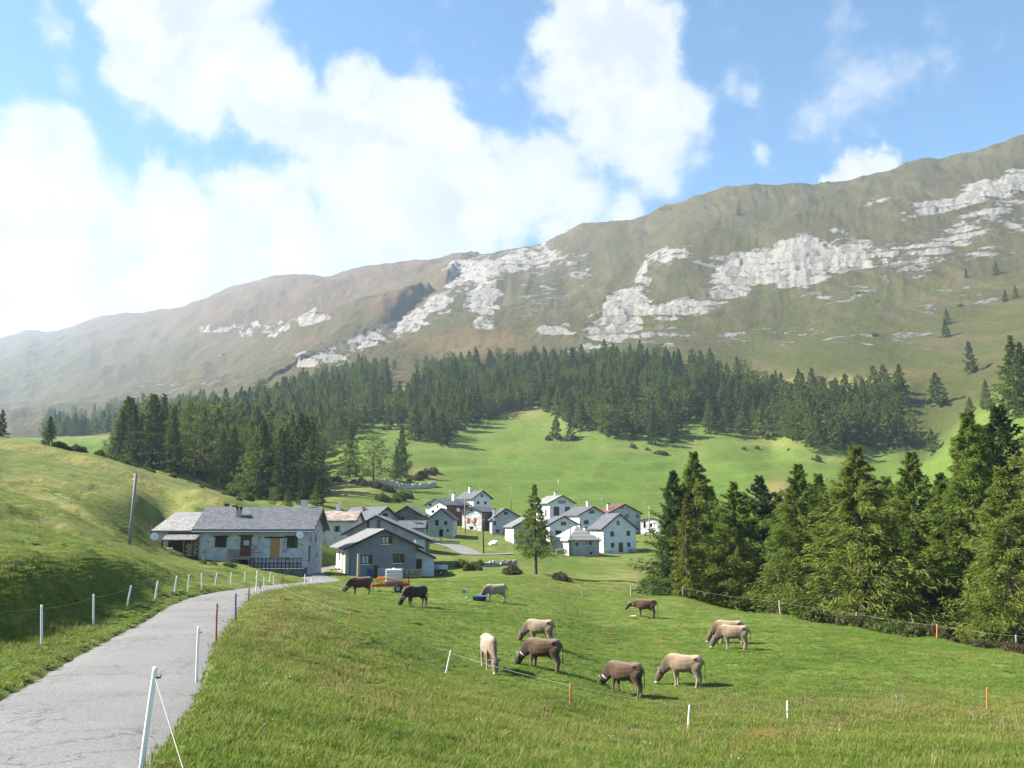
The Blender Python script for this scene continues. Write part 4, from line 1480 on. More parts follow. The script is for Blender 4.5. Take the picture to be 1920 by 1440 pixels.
plaster('white_plaster', (.66, .65, .62), (.78, .77, .74))
plaster('worn_white_plaster', (.58, .57, .55), (.74, .73, .70), (.36, .33, .29), pamt=.35)
plaster('patchy_plaster', (.60, .59, .56), (.76, .75, .72), (.34, .31, .28), pamt=.75)
plaster('pale_shaded_plaster', (.54, .545, .56), (.64, .645, .66), (.36, .34, .32), pamt=.12)  # white plaster with shade put into its colour, for unlit house fronts
plaster('grey_plaster', (.205, .205, .22), (.25, .25, .265))
plaster('mid_grey_plaster', (.33, .335, .35), (.43, .43, .44), (.26, .24, .22), pamt=.2)
plaster('stone_plaster', (.38, .385, .41), (.50, .505, .53), (.24, .22, .20), pamt=.32)
plaster('cream_plaster', (.56, .52, .43), (.68, .64, .54), (.40, .36, .29), pamt=.25)
plaster('beige_plaster', (.60, .52, .40), (.68, .60, .47))
stones('grey_stone_wall', (.16, .15, .14), (.34, .32, .30))
stones('pale_stone_wall', (.28, .26, .24), (.56, .53, .49), mortar=(.5, .48, .44))
stones('brown_stone_wall', (.16, .13, .10), (.30, .25, .20))
stones('terrace_stone', (.10, .10, .11), (.22, .21, .21), (3, 3, 6), (.12, .12, .12))
roofing('dark_slate', (.075, .078, .092), (.125, .128, .145), (.42, .41, .39), oddamt=.22)
roofing('pale_slate', (.14, .137, .134), (.22, .215, .21), (.15, .14, .13))
roofing('light_slate', (.19, .183, .177), (.29, .28, .268), (.25, .2, .16), oddamt=.2)
roofing('stone_slab_roof', (.17, .125, .095), (.36, .30, .25), (.20, .10, .06), .7, .32, .6)
roofing('pale_slab_roof', (.26, .24, .215), (.46, .43, .39), (.16, .14, .12), .6, .30, .5)
roofing('red_tile', (.115, .045, .034), (.165, .066, .048), (.16, .07, .05), .3, .3)
wood('dark_wood', (.020, .012, .008), (.060, .034, .022))
wood('brown_wood', (.075, .033, .018), (.15, .070, .036))
wood('red_wood', (.13, .042, .022), (.20, .075, .04))
wood('ochre_wood', (.36, .20, .05), (.48, .28, .075))
wood('pale_wood', (.36, .27, .17), (.50, .40, .27))
wood('grey_wood', (.16, .145, .13), (.30, .28, .26))
wood('red_shutter', (.24, .045, .035), (.32, .07, .05))
wood('green_shutter', (.10, .13, .11), (.17, .20, .17))
material('white_paint', base=(.72, .72, .70), rough=.5)
material('cream_frame', base=(.60, .57, .50), rough=.6)
material('glass_pane', base=(.015, .018, .022), rough=.08, spec=.8)
material('curtain_pane', base=(.40, .42, .45), rough=.25, spec=.6)
material('dark_void', base=(.006, .006, .007), rough=.9)
material('sheet_metal', base=(.30, .31, .33), rough=.4, metal=.7)
material('zinc', base=(.42, .43, .45), rough=.38, metal=.8)


def clip(poly, a, b, c):
    """keep the part of a polygon where a*x + b*z <= c"""
    out = []
    for i in range(len(poly)):
        p, q = poly[i], poly[(i + 1) % len(poly)]
        dp, dq = a * p[0] + b * p[1] - c, a * q[0] + b * q[1] - c
        if dp <= 0:
            out.append(p)
        if dp * dq < 0:
            t = dp / (dp - dq)
            out.append((p[0] + (q[0] - p[0]) * t, p[1] + (q[1] - p[1]) * t))
    return out


def wall_mesh(to3, length, outline_cuts, zlo, zhi, holes, reveal=.2):
    """a wall face with real openings; outline_cuts are half planes, holes are (x0, z0, x1, z1)"""
    m = MB()
    xs = sorted({0, length, *[h[0] for h in holes], *[h[2] for h in holes]})
    zs = sorted({zlo, zhi, *[h[1] for h in holes], *[h[3] for h in holes]})
    for x0, x1 in zip(xs, xs[1:]):
        for z0, z1 in zip(zs, zs[1:]):
            cx, cz_ = (x0 + x1) / 2, (z0 + z1) / 2
            if any(h[0] < cx < h[2] and h[1] < cz_ < h[3] for h in holes):
                continue
            poly = [(x0, z0), (x1, z0), (x1, z1), (x0, z1)]
            for a, b, c in outline_cuts:
                poly = clip(poly, a, b, c)
                if len(poly) < 3:
                    break
            if len(poly) >= 3:
                m.poly([to3(x, 0, z) for x, z in poly])
    for x0, z0, x1, z1 in holes:
        for (xa, za, xb, zb) in ((x0, z0, x1, z0), (x1, z0, x1, z1), (x1, z1, x0, z1), (x0, z1, x0, z0)):
            m.poly([to3(xa, 0, za), to3(xb, 0, zb), to3(xb, -reveal, zb), to3(xa, -reveal, za)])
    return m


def fbox(m, to3, x0, x1, d0, d1, z0, z1):
    m.hexa([to3(x0, d0, z0), to3(x1, d0, z0), to3(x1, d1, z0), to3(x0, d1, z0), to3(x0, d0, z1), to3(x1, d0, z1), to3(x1, d1, z1), to3(x0, d1, z1)])


def opening(root, to3, o):
    x0, z0, x1, z1 = o['rect']
    t = o.get('type', 'window')
    fr = o.get('frame', 'dark_wood')
    w = x1 - x0
    if t == 'window':
        m = MB()
        b = min(.09, w * .12)
        d0, d1 = -.17, -.09
        fbox(m, to3, x0, x0 + b, d0, d1, z0, z1)
        fbox(m, to3, x1 - b, x1, d0, d1, z0, z1)
        fbox(m, to3, x0 + b, x1 - b, d0, d1, z0, z0 + b)
        fbox(m, to3, x0 + b, x1 - b, d0, d1, z1 - b, z1)
        if w > .55:
            fbox(m, to3, (x0 + x1) / 2 - b * .45, (x0 + x1) / 2 + b * .45, d0, d1 - .01, z0 + b, z1 - b)
        win = m.build('window', fr, root)
        m = MB()
        m.poly([to3(x0 + b * .5, -.15, z0 + b * .5), to3(x1 - b * .5, -.15, z0 + b * .5), to3(x1 - b * .5, -.15, z1 - b * .5), to3(x0 + b * .5, -.15, z1 - b * .5)])
        m.build('pane', o.get('glass', 'glass_pane'), win)
    elif t == 'door':
        m = MB()
        fbox(m, to3, x0, x1, -.16, -.10, z0, z1)
        n = max(2, int(w / .25))
        for k in range(n):
            fbox(m, to3, x0 + w * (k + .06) / n, x0 + w * (k + .94) / n, -.10, -.08, z0 + .04, z1 - .05)
        win = m.build('door', o.get('leaf', 'brown_wood'), root)
        if o.get('glass_top'):
            m = MB()
            fbox(m, to3, x0 + w * .28, x1 - w * .22, -.08, -.06, z0 + (z1 - z0) * .55, z0 + (z1 - z0) * .8)
            m.build('pane', 'curtain_pane', win)
        m = MB()
        fbox(m, to3, x1 - .16, x1 - .10, -.08, -.03, z0 + 1.0 * min(1, (z1 - z0) / 2), z0 + 1.12 * min(1, (z1 - z0) / 2))
        m.build('handle', 'sheet_metal', win)
    else:
        m = MB()
        fbox(m, to3, x0, x1, -.6, -.55, z0, z1)
        win = m.build('opening', 'dark_void', root)  # near-black panel; the dark of the inside is put into its colour
    if o.get('lintel'):
        m = MB()
        e = o.get('lintel_ext', .18)
        fbox(m, to3, x0 - e, x1 + e, -.02, .10, z1 + .01, z1 + .15)
        m.build('lintel', o['lintel'], win)
    if o.get('sill'):
        m = MB()
        fbox(m, to3, x0 - .08, x1 + .08, -.08, .10, z0 - .09, z0 - .005)
        m.build('sill', o['sill'], win)
    for side in o.get('shutters', ''):
        m = MB()
        sw = o.get('shutter_w', w * .5)
        a = x0 - sw - .02 if side == 'l' else x1 + .02
        fbox(m, to3, a, a + sw, .015, .055, z0, z1)
        for q in (.15, .8):
            fbox(m, to3, a + .04, a + sw - .04, .055, .075, z0 + (z1 - z0) * q, z0 + (z1 - z0) * q + .08)
        m.build('shutter', o.get('shutter', 'brown_wood'), win)
    if o.get('closed'):
        for a, b_ in ((x0, (x0 + x1) / 2 - .01), ((x0 + x1) / 2 + .01, x1)):
            m = MB()
            fbox(m, to3, a, b_, -.05, -.01, z0, z1)
            m.build('shutter', o.get('shutter', 'brown_wood'), win)


def house(name, label, origin, yaw, w, depth, heL, ha, heR=None, ax=.5, wall='white_plaster', walls=None, roof='dark_slate', over=.45, gover=.45, thick=.14, opens=(), chim=(), below=2.0, hip=0.0, group='houses of the village', verge='dark_wood'):
    """ridge along local y; front gable faces -y; origin is the middle of the front foot"""
    heR = heL if heR is None else heR
    root = empty(name, origin, yaw)
    tag(root, label, 'house', group)
    apx = (ax - .5) * w
    sides = {
        'front': (w, lambda x, d, z: (-w / 2 + x, -d, z)),
        'right': (depth, lambda x, d, z: (w / 2 + d, x, z)),
        'back': (w, lambda x, d, z: (w / 2 - x, depth + d, z)),
        'left': (depth, lambda x, d, z: (-w / 2 - d, depth - x, z)),
    }
    for sd_, (ln, to3) in sides.items():
        os_ = [o for o in opens if o.get('side', 'front') == sd_]
        holes = [o['rect'] for o in os_]
        if sd_ in ('front', 'back') and not hip:
            hl, hr = (heL, heR) if sd_ == 'front' else (heR, heL)
            xa = ax * w if sd_ == 'front' else (1 - ax) * w
            # roof lines: z <= hl + (ha-hl)*x/xa ; z <= hr + (ha-hr)*(w-x)/(w-xa)
            cuts = [(-(ha - hl) / xa, 1, hl), ((ha - hr) / (w - xa), 1, hr + (ha - hr) * w / (w - xa))]
            zh = ha
        else:
            cuts = []
            zh = heL if sd_ in ('left', 'front', 'back') else heR
        wall_mesh(to3, ln, cuts, -below, zh, holes).build('wall', (walls or {}).get(sd_, wall), root)
        for o in os_:
            opening(root, to3, o)
    # roof
    m = MB()
    y0, y1 = -gover, depth + gover
    sL = (ha - heL) / (w / 2 + apx)
    sR = (ha - heR) / (w / 2 - apx)
    if hip:
        r0, r1 = depth * hip, depth * (1 - hip)
        e = over
        z_e = heL - e * sL
        A = [(-w / 2 - e, -e, z_e), (w / 2 + e, -e, z_e), (w / 2 + e, depth + e, z_e), (-w / 2 - e, depth + e, z_e)]
        t = thick
        T = [(x, y, z + t) for x, y, z in A]
        r_0, r_1 = (0, r0, ha + t), (0, r1, ha + t)
        m.poly([T[0], T[1], r_0])
        m.poly([T[1], T[2], r_1, r_0])
        m.poly([T[2], T[3], r_1])
        m.poly([T[3], T[0], r_0, r_1])
        for i in range(4):
            j = (i + 1) % 4
            m.poly([A[i], A[j], T[j], T[i]])
        m.poly(A[::-1])
    else:
        for sgn, sl, half in ((-1, sL, w / 2 + apx), (1, sR, w / 2 - apx)):
            xo = apx + sgn * (half + over)
            zo = ha - sl * (half + over)
            zt = thick * math.hypot(1, sl)
            top = ha + .02
            p = [(apx, y0, top), (xo, y0, zo + .02), (xo, y1, zo + .02), (apx, y1, top)]
            q = [(x, y, z + zt) for x, y, z in p]
            if sgn < 0:
                p, q = p[::-1], q[::-1]
            m.hexa(p + q)
    rf = m.build('roof', roof, root)
    if not hip:
        m = MB()
        for yy in (y0 - .035, y1 + .003):
            for sgn, sl, half in ((-1, sL, w / 2 + apx), (1, sR, w / 2 - apx)):
                xo = apx + sgn * (half + over)
                zo = ha - sl * (half + over)
                m.hexa([(apx, yy, ha - .10), (xo, yy, zo - .10), (xo, yy + .03, zo - .10), (apx, yy + .03, ha - .10), (apx, yy, ha + .06), (xo, yy, zo + .06), (xo, yy + .03, zo + .06), (apx, yy + .03, ha + .06)])
        m.build('verge_board', verge, rf)
    for c in chim:
        cx, cy, top, sz = c[:4]
        colr = c[4] if len(c) > 4 else 'worn_white_plaster'
        m = MB()
        m.box(cx - sz / 2, cx + sz / 2, cy - sz / 2, cy + sz / 2, heL * .6, top)
        ch = m.build('chimney', colr, rf)
        m = MB()
        q = sz / 2 + .07
        for dx in (-1, 1):
            for dy in (-1, 1):
                m.box(cx + dx * (sz / 2 - .06) - .06, cx + dx * (sz / 2 - .06) + .06, cy + dy * (sz / 2 - .06) - .06, cy + dy * (sz / 2 - .06) + .06, top, top + .22)
        m.box(cx - q, cx + q, cy - q, cy + q, top + .22, top + .32)
        m.build('chimney_cap', c[5] if len(c) > 5 else 'grey_stone_wall', rf)
    return root


def gable_house(name, label, uL, uR, vb, ve, va, y, yaw=0.0, depth=7.0, wins=(), ver=None, sidewins=(), **kw):
    """front gable given by what the photograph shows: foot, eave and apex rows, left and right edges"""
    k = y / F_PX
    c = math.cos(R(yaw))
    w = (uR - uL) * k / c
    o = pix((uL + uR) / 2, vb, y)
    ops = []
    for wd in wins:
        u0, v0, u1, v1 = wd[:4]
        d = dict(wd[4]) if len(wd) > 4 else {}
        d['rect'] = ((u0 - uL) * k / c, (vb - v1) * k, (u1 - uL) * k / c, (vb - v0) * k)
        ops.append(d)
    for d in sidewins:
        ops.append(dict(d))
    return house(name, label, o, R(yaw), w, depth, (vb - ve) * k, (vb - va) * k, None if ver is None else (vb - ver) * k, opens=ops, **kw)


W_ = dict(type='window')
WS = dict(type='window', sill='worn_white_plaster')
DK = dict(type='hole')

# ---- the long stone house on the left, its eaves side towards us (local left wall)
y1_ = 93.0
k1 = y1_ / F_PX
def L1(u0, v0, u1, v1, **kw):
    d = dict(side='left', rect=((u0 - 375) * k1, (1083 - v1) * k1, (u1 - 375) * k1, (1083 - v0) * k1))
    d.update(kw)
    return d
o1 = pix(575, 1083, y1_) + Vector((0, 3.5, 0))
ST = house('stone_house', 'long pale stone house with grey slate roof and wooden balcony by the road', o1, R(90), 7.0, 200 * k1, 5.2, 7.3, wall='stone_plaster', roof='dark_slate', over=.55, gover=.75, thick=.16, verge='pale_wood', group='houses by the road', below=2.5,
    opens=[L1(403, 1010, 425, 1029, lintel='dark_wood', glass='glass_pane'), L1(536, 1010, 556, 1030, lintel='dark_wood'),
           L1(450, 1009, 471, 1044, type='door', leaf='brown_wood', lintel='dark_wood', glass_top=True), L1(506, 1012, 523, 1047, type='door', leaf='ochre_wood', lintel='dark_wood', lintel_ext=.7),
           L1(449, 1051, 466, 1063, type='hole'),
           dict(side='front', rect=(.5, 1.6, 1.3, 3.3), type='door', leaf='dark_wood'), dict(side='front', rect=(3.4, 3.6, 4.1, 4.6)), dict(side='front', rect=(1.0, 3.7, 1.5, 4.5)), dict(side='front', rect=(4.2, 2.0, 4.7, 2.5))],
    chim=[(-1.75, 12 - 3.9, 7.15, .5, 'mid_grey_plaster', 'dark_wood'), (.35, 1.5, 8.3, .62, 'pale_shaded_plaster', 'dark_wood'), (1.6, 10.6, 7.6, .4, 'white_plaster', 'dark_wood'), (1.7, 9.7, 7.4, .4, 'grey_plaster', 'dark_wood')])
# balcony, terrace and drainpipe (local left wall is at x = -3.5, running from y = depth to 0)
def lx(u):
    return 200 * k1 - (u - 375) * k1
def lz(v):
    return (1083 - v) * k1
m = MB()
m.box(-4.6, -3.505, lx(476), lx(433), lz(1049.5), lz(1047.5))
bal = m.build('balcony', 'grey_wood', ST)
m = MB()
m.box(-4.6, -4.5, lx(476), lx(433), lz(1033.5), lz(1032))
m.box(-4.6, -3.52, lx(476), lx(475), lz(1033.5), lz(1032))
m.box(-4.6, -3.52, lx(434), lx(433), lz(1033.5), lz(1032))
m.build('rail', 'red_wood', bal)
sm = MB()
sm.box(-.02, .02, -.024, .024, 0, lz(1033.5) - lz(1047))
slat_me = sm.mesh('slat', 'red_wood')
for k in range(18):
    obj('slat', slat_me, bal, (-4.55, lx(434.2 + k * 2.4), lz(1047.3)))
m = MB()
m.box(-6.2, -3.505, lx(576), lx(482), -2.5, lz(1065))
ter = m.build('terrace', 'terrace_stone', ST)
m = MB()
for v in (1047, 1055, 1062):
    m.box(-6.1, -6.02, lx(574), lx(483), lz(v + 1.2), lz(v))
for k in range(14):
    u = 483 + k * 7
    m.box(-6.13, -5.99, lx(u + .9), lx(u), lz(1065) - .01, lz(1045))
for k in range(26):
    u = 484 + k * 3.5
    m.hexa([(-6.08, lx(u), lz(1062)), (-6.04, lx(u), lz(1062)), (-6.04, lx(u + .6), lz(1062)), (-6.08, lx(u + .6), lz(1062)), (-6.08, lx(u + 3), lz(1048)), (-6.04, lx(u + 3), lz(1048)), (-6.04, lx(u + 3.6), lz(1048)), (-6.08, lx(u + 3.6), lz(1048))])
m.build('railing', 'dark_wood', ter)
m = MB()
m.tube([(-3.62, lx(374), lz(996)), (-3.62, lx(374), lz(1046))], .05, 6)
m.build('drainpipe', 'sheet_metal', ST)
m = MB()
m.tube([(-4.12, -.7, 4.82), (-4.12, 200 * k1 + .7, 4.82)], .08, 8)
m.build('gutter', 'sheet_metal', ST)
m = MB()
for k in range(9):
    yy = .6 + k * (200 * k1 - 1.2) / 8
    m.hexa([(-3.9, yy - .06, 4.72), (-3.48, yy - .06, 4.96), (-3.48, yy + .06, 4.96), (-3.9, yy + .06, 4.72), (-3.9, yy - .06, 4.84), (-3.48, yy - .06, 5.10), (-3.48, yy + .06, 5.10), (-3.9, yy + .06, 4.84)])
m.build('rafter_end', 'dark_wood', ST)

# annex on its left
ya = 94.0
ka = ya / F_PX
AN = house('annex_house', 'low beige annex with pale slate roof and wooden garage doors left of stone house', pix(374.4, 1045, ya) + Vector((0, 6.0, 0)), R(90), 12.0, 80 * ka, 2.85, 4.75, wall='beige_plaster', roof='light_slate', over=.5, gover=.55, group='houses by the road', below=2.5,
    opens=[dict(side='left', rect=(20 * ka, .25, 48 * ka, 38 * ka), type='door', leaf='brown_wood'), dict(side='left', rect=(50 * ka, .1, 62 * ka, 36 * ka), type='door', leaf='red_wood')])
m = MB()
z_, t_ = 2.35, .12
m.hexa([(-7.9, -.1, z_ - .55), (-5.9, -.1, z_ + .2), (-5.9, 60 * ka, z_ + .2), (-7.9, 60 * ka, z_ - .55), (-7.9, -.1, z_ - .55 + t_), (-5.9, -.1, z_ + .2 + t_), (-5.9, 60 * ka, z_ + .2 + t_), (-7.9, 60 * ka, z_ - .55 + t_)])
pr = m.build('porch_roof', 'pale_slate', AN)
m = MB()
for yy in (.15, 59 * ka):
    m.box(-7.75, -7.6, yy - .08, yy + .08, -1.6, z_ - .47)
m.build('porch_post', 'brown_wood', AN)
# ---- grey gable house in the middle and its neighbours
GH = gable_house('gable_house', 'dark grey rendered gable house with three shuttered windows behind the red trailer', 659, 776, 1081, 1026, 997, 99, 20, 9.5, wall='grey_plaster', walls={'left': 'white_plaster'}, roof='pale_slate', over=.75, gover=.7, thick=.13, group='houses by the road',  # left wall whiter: the sunlight on it is put into the plaster colour
    wins=[(680, 1042, 694, 1058, dict(shutters='r', shutter='brown_wood', sill='white_paint', glass='curtain_pane', shutter_w=.3)), (735, 1041, 750, 1057, dict(shutters='r', shutter='brown_wood', sill='white_paint', shutter_w=.3)), (714, 1008, 728, 1022, dict(shutters='r', shutter='red_wood', sill='white_paint', glass='curtain_pane', shutter_w=.3))],
    sidewins=[dict(side='left', rect=(4.3, .15, 5.9, 2.6), type='door', leaf='pale_wood'), dict(side='left', rect=(2.0, 1.5, 2.9, 2.6))])
m = MB()
m.tube([(-3.72, -.12, -1), (-3.72, -.12, 3.3)], .05, 6)
m.build('drainpipe', 'grey_wood', GH)
LT = gable_house('lean_to_shed', 'white lean-to shed with brown door against the grey gable house', 778, 813, 1081, 1045, 1031, 102.0, 8, 5.0, ver=1047, ax=.04, wall='pale_shaded_plaster', roof='pale_slate', over=.25, gover=.3, thick=.1, group='houses by the road', wins=[(779, 1049.5, 791, 1080, dict(type='door', leaf='brown_wood'))])
gable_house('gable_house', 'wide stone gable house with red shutter directly behind the grey gable house', 652, 796, 1066, 1000, 971.5, 111, 3, 10, ver=1012, ax=.36, wall='mid_grey_plaster', walls={'right': 'grey_stone_wall'}, roof='pale_slate', over=.75, gover=.7, group='houses by the road',
    wins=[(692, 979, 702, 992, dict(shutters='l', shutter='red_shutter', frame='cream_frame', glass='curtain_pane')), (705, 978, 712, 995, dict(type='door', leaf='green_shutter')), (778, 1014, 794, 1035, dict(type='door', leaf='white_paint'))])  # white door stands in for a lit patch of white plaster wall
ho = pix(664, 1023, 126.5) + Vector((0, 3.2, 0))
kh = 126.5 / F_PX
house('farm_house', 'cream eaves-on house with brown stone slab roof behind the stone house', ho, R(90), 6.4, 66 * kh, 3.55, 4.85, wall='cream_plaster', roof='stone_slab_roof', over=.4, gover=.35, thick=.2, group='houses by the road',
      opens=[dict(side='left', rect=(5 * kh, 25 * kh, 10 * kh, 36 * kh), shutters='lr', shutter='green_shutter'), dict(side='left', rect=(31 * kh, 25 * kh, 36 * kh, 36 * kh), shutters='lr', shutter='green_shutter'), dict(side='left', rect=(6 * kh, .3, 14 * kh, 13 * kh), type='door', leaf='cream_frame')],
      chim=[(.2, 40 * kh, 5.75, .62, 'white_plaster', 'white_plaster')])
kb = 147 / F_PX
house('farm_house', 'house with plain grey slate roof and dark arched gable opening beside the brown barn', pix(722, 996, 146), R(46), 5.6, 9.0, 2.0, 3.95, wall='mid_grey_plaster', roof='dark_slate', over=.5, gover=.6, group='houses by the road',
      opens=[dict(side='front', rect=(2.2, 2.0, 3.3, 3.0), type='hole')], chim=[(-1.0, 5.0, 3.8, .5, 'grey_plaster')])
gable_house('stone_barn', 'brown grey stone barn gable left of the small stone house', 737, 789, 991, 966, 951, 152, -4, 8, wall='brown_stone_wall', roof='pale_slate', over=.45, gover=.4, wins=[(752, 970, 757, 976, DK), (776, 984, 784, 991, DK)])
k5 = 133 / F_PX
house('farm_house', 'low house with dark slate roof and brick-topped chimney behind the wide stone gable house', pix(793, 1012, 132) + Vector((0, 2.8, 0)), R(92), 5.6, 46 * k5, 1.75, 2.75, wall='mid_grey_plaster', roof='dark_slate', over=.4, gover=.3, group='houses by the road', chim=[(-1.2, 1.5, 3.0, .55, 'cream_plaster', 'red_wood')])

# ---- village, left cluster
gable_house('village_house', 'white sunlit house with brown timber balcony at the left of the village', 797, 838, 979, 947, 936, 188, -35, 8, wall='white_plaster', walls={'right': 'brown_wood'}, roof='dark_slate', over=.5, gover=.5,
            wins=[(802, 945, 808, 949, W_), (818, 949, 822, 953, W_), (808, 957, 814, 962, W_)], chim=[(1.2, 4.5, 6.2, .6, 'white_plaster')])
gable_house('village_house', 'small square stone house with two windows and dark door by the lane', 804, 849, 1006, 973, 955.5, 165, -3, 6.5, wall='patchy_plaster', walls={'front': 'mid_grey_plaster'}, roof='dark_slate', over=.45, gover=.4,
            wins=[(815.5, 977.5, 822, 986, dict(lintel='dark_wood', lintel_ext=.05)), (832, 977.5, 838.5, 985, W_), (823, 992.5, 830.5, 1006, DK), (837, 992.5, 841.5, 997.5, W_), (826.6, 965, 828.2, 969.5, DK)])
gable_house('village_house', 'tall white house with grey roof standing highest in the village', 888, 919.5, 968, 934, 921.5, 205, 34, 7.4, wall='pale_shaded_plaster', walls={'left': 'white_plaster'}, roof='dark_slate', over=.55, gover=.55,  # shaded front and sunlit left wall are told apart by plaster colour
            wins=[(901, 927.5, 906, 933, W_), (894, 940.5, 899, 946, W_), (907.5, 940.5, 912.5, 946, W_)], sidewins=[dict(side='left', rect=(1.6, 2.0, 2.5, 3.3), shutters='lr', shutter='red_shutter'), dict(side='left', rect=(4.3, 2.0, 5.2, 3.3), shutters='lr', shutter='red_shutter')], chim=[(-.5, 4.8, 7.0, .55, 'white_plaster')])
gable_house('village_house', 'white patchy house with two red shuttered windows below the tall white house', 866, 903, 993, 960, 951.5, 182, -28, 6.5, wall='patchy_plaster', walls={'right': 'grey_stone_wall'}, roof='dark_slate', over=.45, gover=.35,
            wins=[(875.5, 972, 881.5, 982.5, dict(closed=True, shutter='red_shutter')), (888, 972, 894, 981.5, dict(closed=True, shutter='red_shutter')), (880.5, 987.5, 887.5, 992.5, DK), (882, 955, 886, 959.5, W_)])
gable_house('village_house', 'pale grey gable house right of the patchy white house', 923, 973, 1004, 974, 955, 177, 8, 7, ver=969, wall='mid_grey_plaster', roof='dark_slate', over=.45, gover=.4,
            wins=[(944.5, 960.5, 952, 966, W_), (930.5, 994.5, 936.5, 999.5, dict(lintel='dark_wood')), (944, 992.5, 948.5, 1004, DK), (926, 978, 930, 985, DK)], chim=[(-2.0, 3.0, 5.2, .5, 'white_plaster')])
gable_house('village_house', 'rough stone house partly hidden behind the thin lone larch', 964, 1024, 1022, 988, 972, 162, 14, 7, wall='worn_white_plaster', walls={'front': 'pale_stone_wall'}, roof='pale_slate', over=.4, gover=.3, wins=[(973, 1000, 979, 1008, W_), (992, 1000, 998, 1008, W_), (1004, 1006, 1012, 1021, DK)])
# ---- village, right cluster
gable_house('village_house', 'upper white house with two tall brown doors and grey roof', 1031, 1076, 986, 943, 930.5, 202, 20, 8.5, wall='pale_shaded_plaster', walls={'left': 'worn_white_plaster'}, roof='light_slate', over=.6, gover=.6,  # front plaster carries painted shade, left wall the lit tone
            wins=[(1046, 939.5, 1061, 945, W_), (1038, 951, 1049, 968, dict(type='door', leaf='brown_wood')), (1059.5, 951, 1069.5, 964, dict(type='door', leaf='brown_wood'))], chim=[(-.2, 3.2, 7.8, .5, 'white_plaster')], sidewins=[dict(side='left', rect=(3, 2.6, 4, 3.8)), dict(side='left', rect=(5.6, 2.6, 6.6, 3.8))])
gable_house('village_house', 'narrow white gable house between the lone larch and the hipped stone hut', 1031.5, 1084, 1026, 984, 970, 178, 12, 7, wall='pale_shaded_plaster', walls={'left': 'white_plaster'}, roof='dark_slate', over=.45, gover=.45,  # one white house: shade painted on the front, left wall left bright
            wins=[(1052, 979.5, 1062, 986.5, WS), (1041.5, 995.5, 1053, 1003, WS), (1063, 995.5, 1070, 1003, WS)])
gable_house('village_house', 'white gable house in the middle of the right cluster below the red roof', 1086, 1138.5, 1002, 966, 951.5, 190, 24, 8, wall='pale_shaded_plaster', walls={'left': 'white_plaster'}, roof='dark_slate', over=.5, gover=.5,  # darker front is shade put into the plaster, beside a lit left wall
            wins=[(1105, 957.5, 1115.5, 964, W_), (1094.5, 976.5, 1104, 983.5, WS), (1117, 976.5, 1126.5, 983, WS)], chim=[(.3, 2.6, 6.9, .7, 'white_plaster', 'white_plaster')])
gable_house('village_house', 'grey house with red tiled roof at the back right of the village', 1140.5, 1203, 1001, 963, 947, 207, 15, 8.5, wall='mid_grey_plaster', roof='red_tile', over=.55, gover=.5,
            wins=[(1162, 950.5, 1171, 955, W_), (1171.5, 965.5, 1180, 972, W_), (1193.5, 965.5, 1199.5, 972, W_)], chim=[(-2.9, 3.0, 7.0, .6, 'white_plaster', 'red_wood')])
gable_house('village_house', 'white gable house with red brown door at the front right of the village', 1131.5, 1193.5, 1036, 991, 966, 170, 15, 7.5, wall='pale_shaded_plaster', walls={'left': 'patchy_plaster'}, roof='dark_slate', over=.5, gover=.4,  # front darkened by painted shade; the lit left wall is lighter and patchy
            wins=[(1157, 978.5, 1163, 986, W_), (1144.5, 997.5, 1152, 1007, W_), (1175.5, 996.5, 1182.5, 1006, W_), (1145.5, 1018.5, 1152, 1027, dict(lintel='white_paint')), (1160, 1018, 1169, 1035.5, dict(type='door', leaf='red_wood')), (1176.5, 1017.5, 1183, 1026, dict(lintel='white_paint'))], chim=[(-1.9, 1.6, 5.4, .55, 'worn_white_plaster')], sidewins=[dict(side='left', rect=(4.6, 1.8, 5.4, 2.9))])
gable_house('stone_hut', 'small stone hut with hipped slab roof at the front of the village', 1066, 1125, 1041, 1013, 990, 161, 26, 6.2, wall='pale_stone_wall', walls={'left': 'cream_plaster'}, roof='pale_slab_roof', over=.35, thick=.2, hip=.42,  # lighter left wall: sunlit side put into the wall colour
            wins=[(1079, 1017.5, 1084.5, 1024, dict(lintel='white_paint', lintel_ext=.05)), (1105, 1016.5, 1110.5, 1023, W_), (1106, 1035.5, 1111.5, 1040, DK)], chim=[(1.6, 2.2, 4.9, .5, 'worn_white_plaster')])
gable_house('ruined_house', 'low ruined white house with rubble at the right end of the village', 1203, 1238, 999, 976, 972, 204, -30, 6, wall='patchy_plaster', roof='pale_slate', over=.3, gover=.2, wins=[(1208, 979, 1212, 990, DK), (1219, 982, 1223, 988, DK)])
gable_house('village_house', 'pale house glimpsed between the branches of the near trees', 1286, 1330, 1015, 990, 977, 195, -20, 7, wall='worn_white_plaster', roof='pale_slate', wins=[(1296, 995, 1302, 1003, W_), (1312, 995, 1318, 1003, W_)])

# ------------------------------------------------------------------ placing by line of sight on the real surface
def drop(u, v, y, lo=.7, hi=1.4, n=400):
    ys = np.linspace(y * lo, y * hi, n)
    q = np.array([pix(u, v, t) for t in ys])
    hz_ = ground_height(q[:, 0], q[:, 1])
    d = hz_ - q[:, 2]
    sg = np.where(np.diff(np.sign(d)) != 0)[0]
    k = sg[np.argmin(np.abs(ys[sg] - y))] if len(sg) else int(np.argmin(np.abs(d)))
    return Vector((q[k, 0], q[k, 1], hz_[k]))


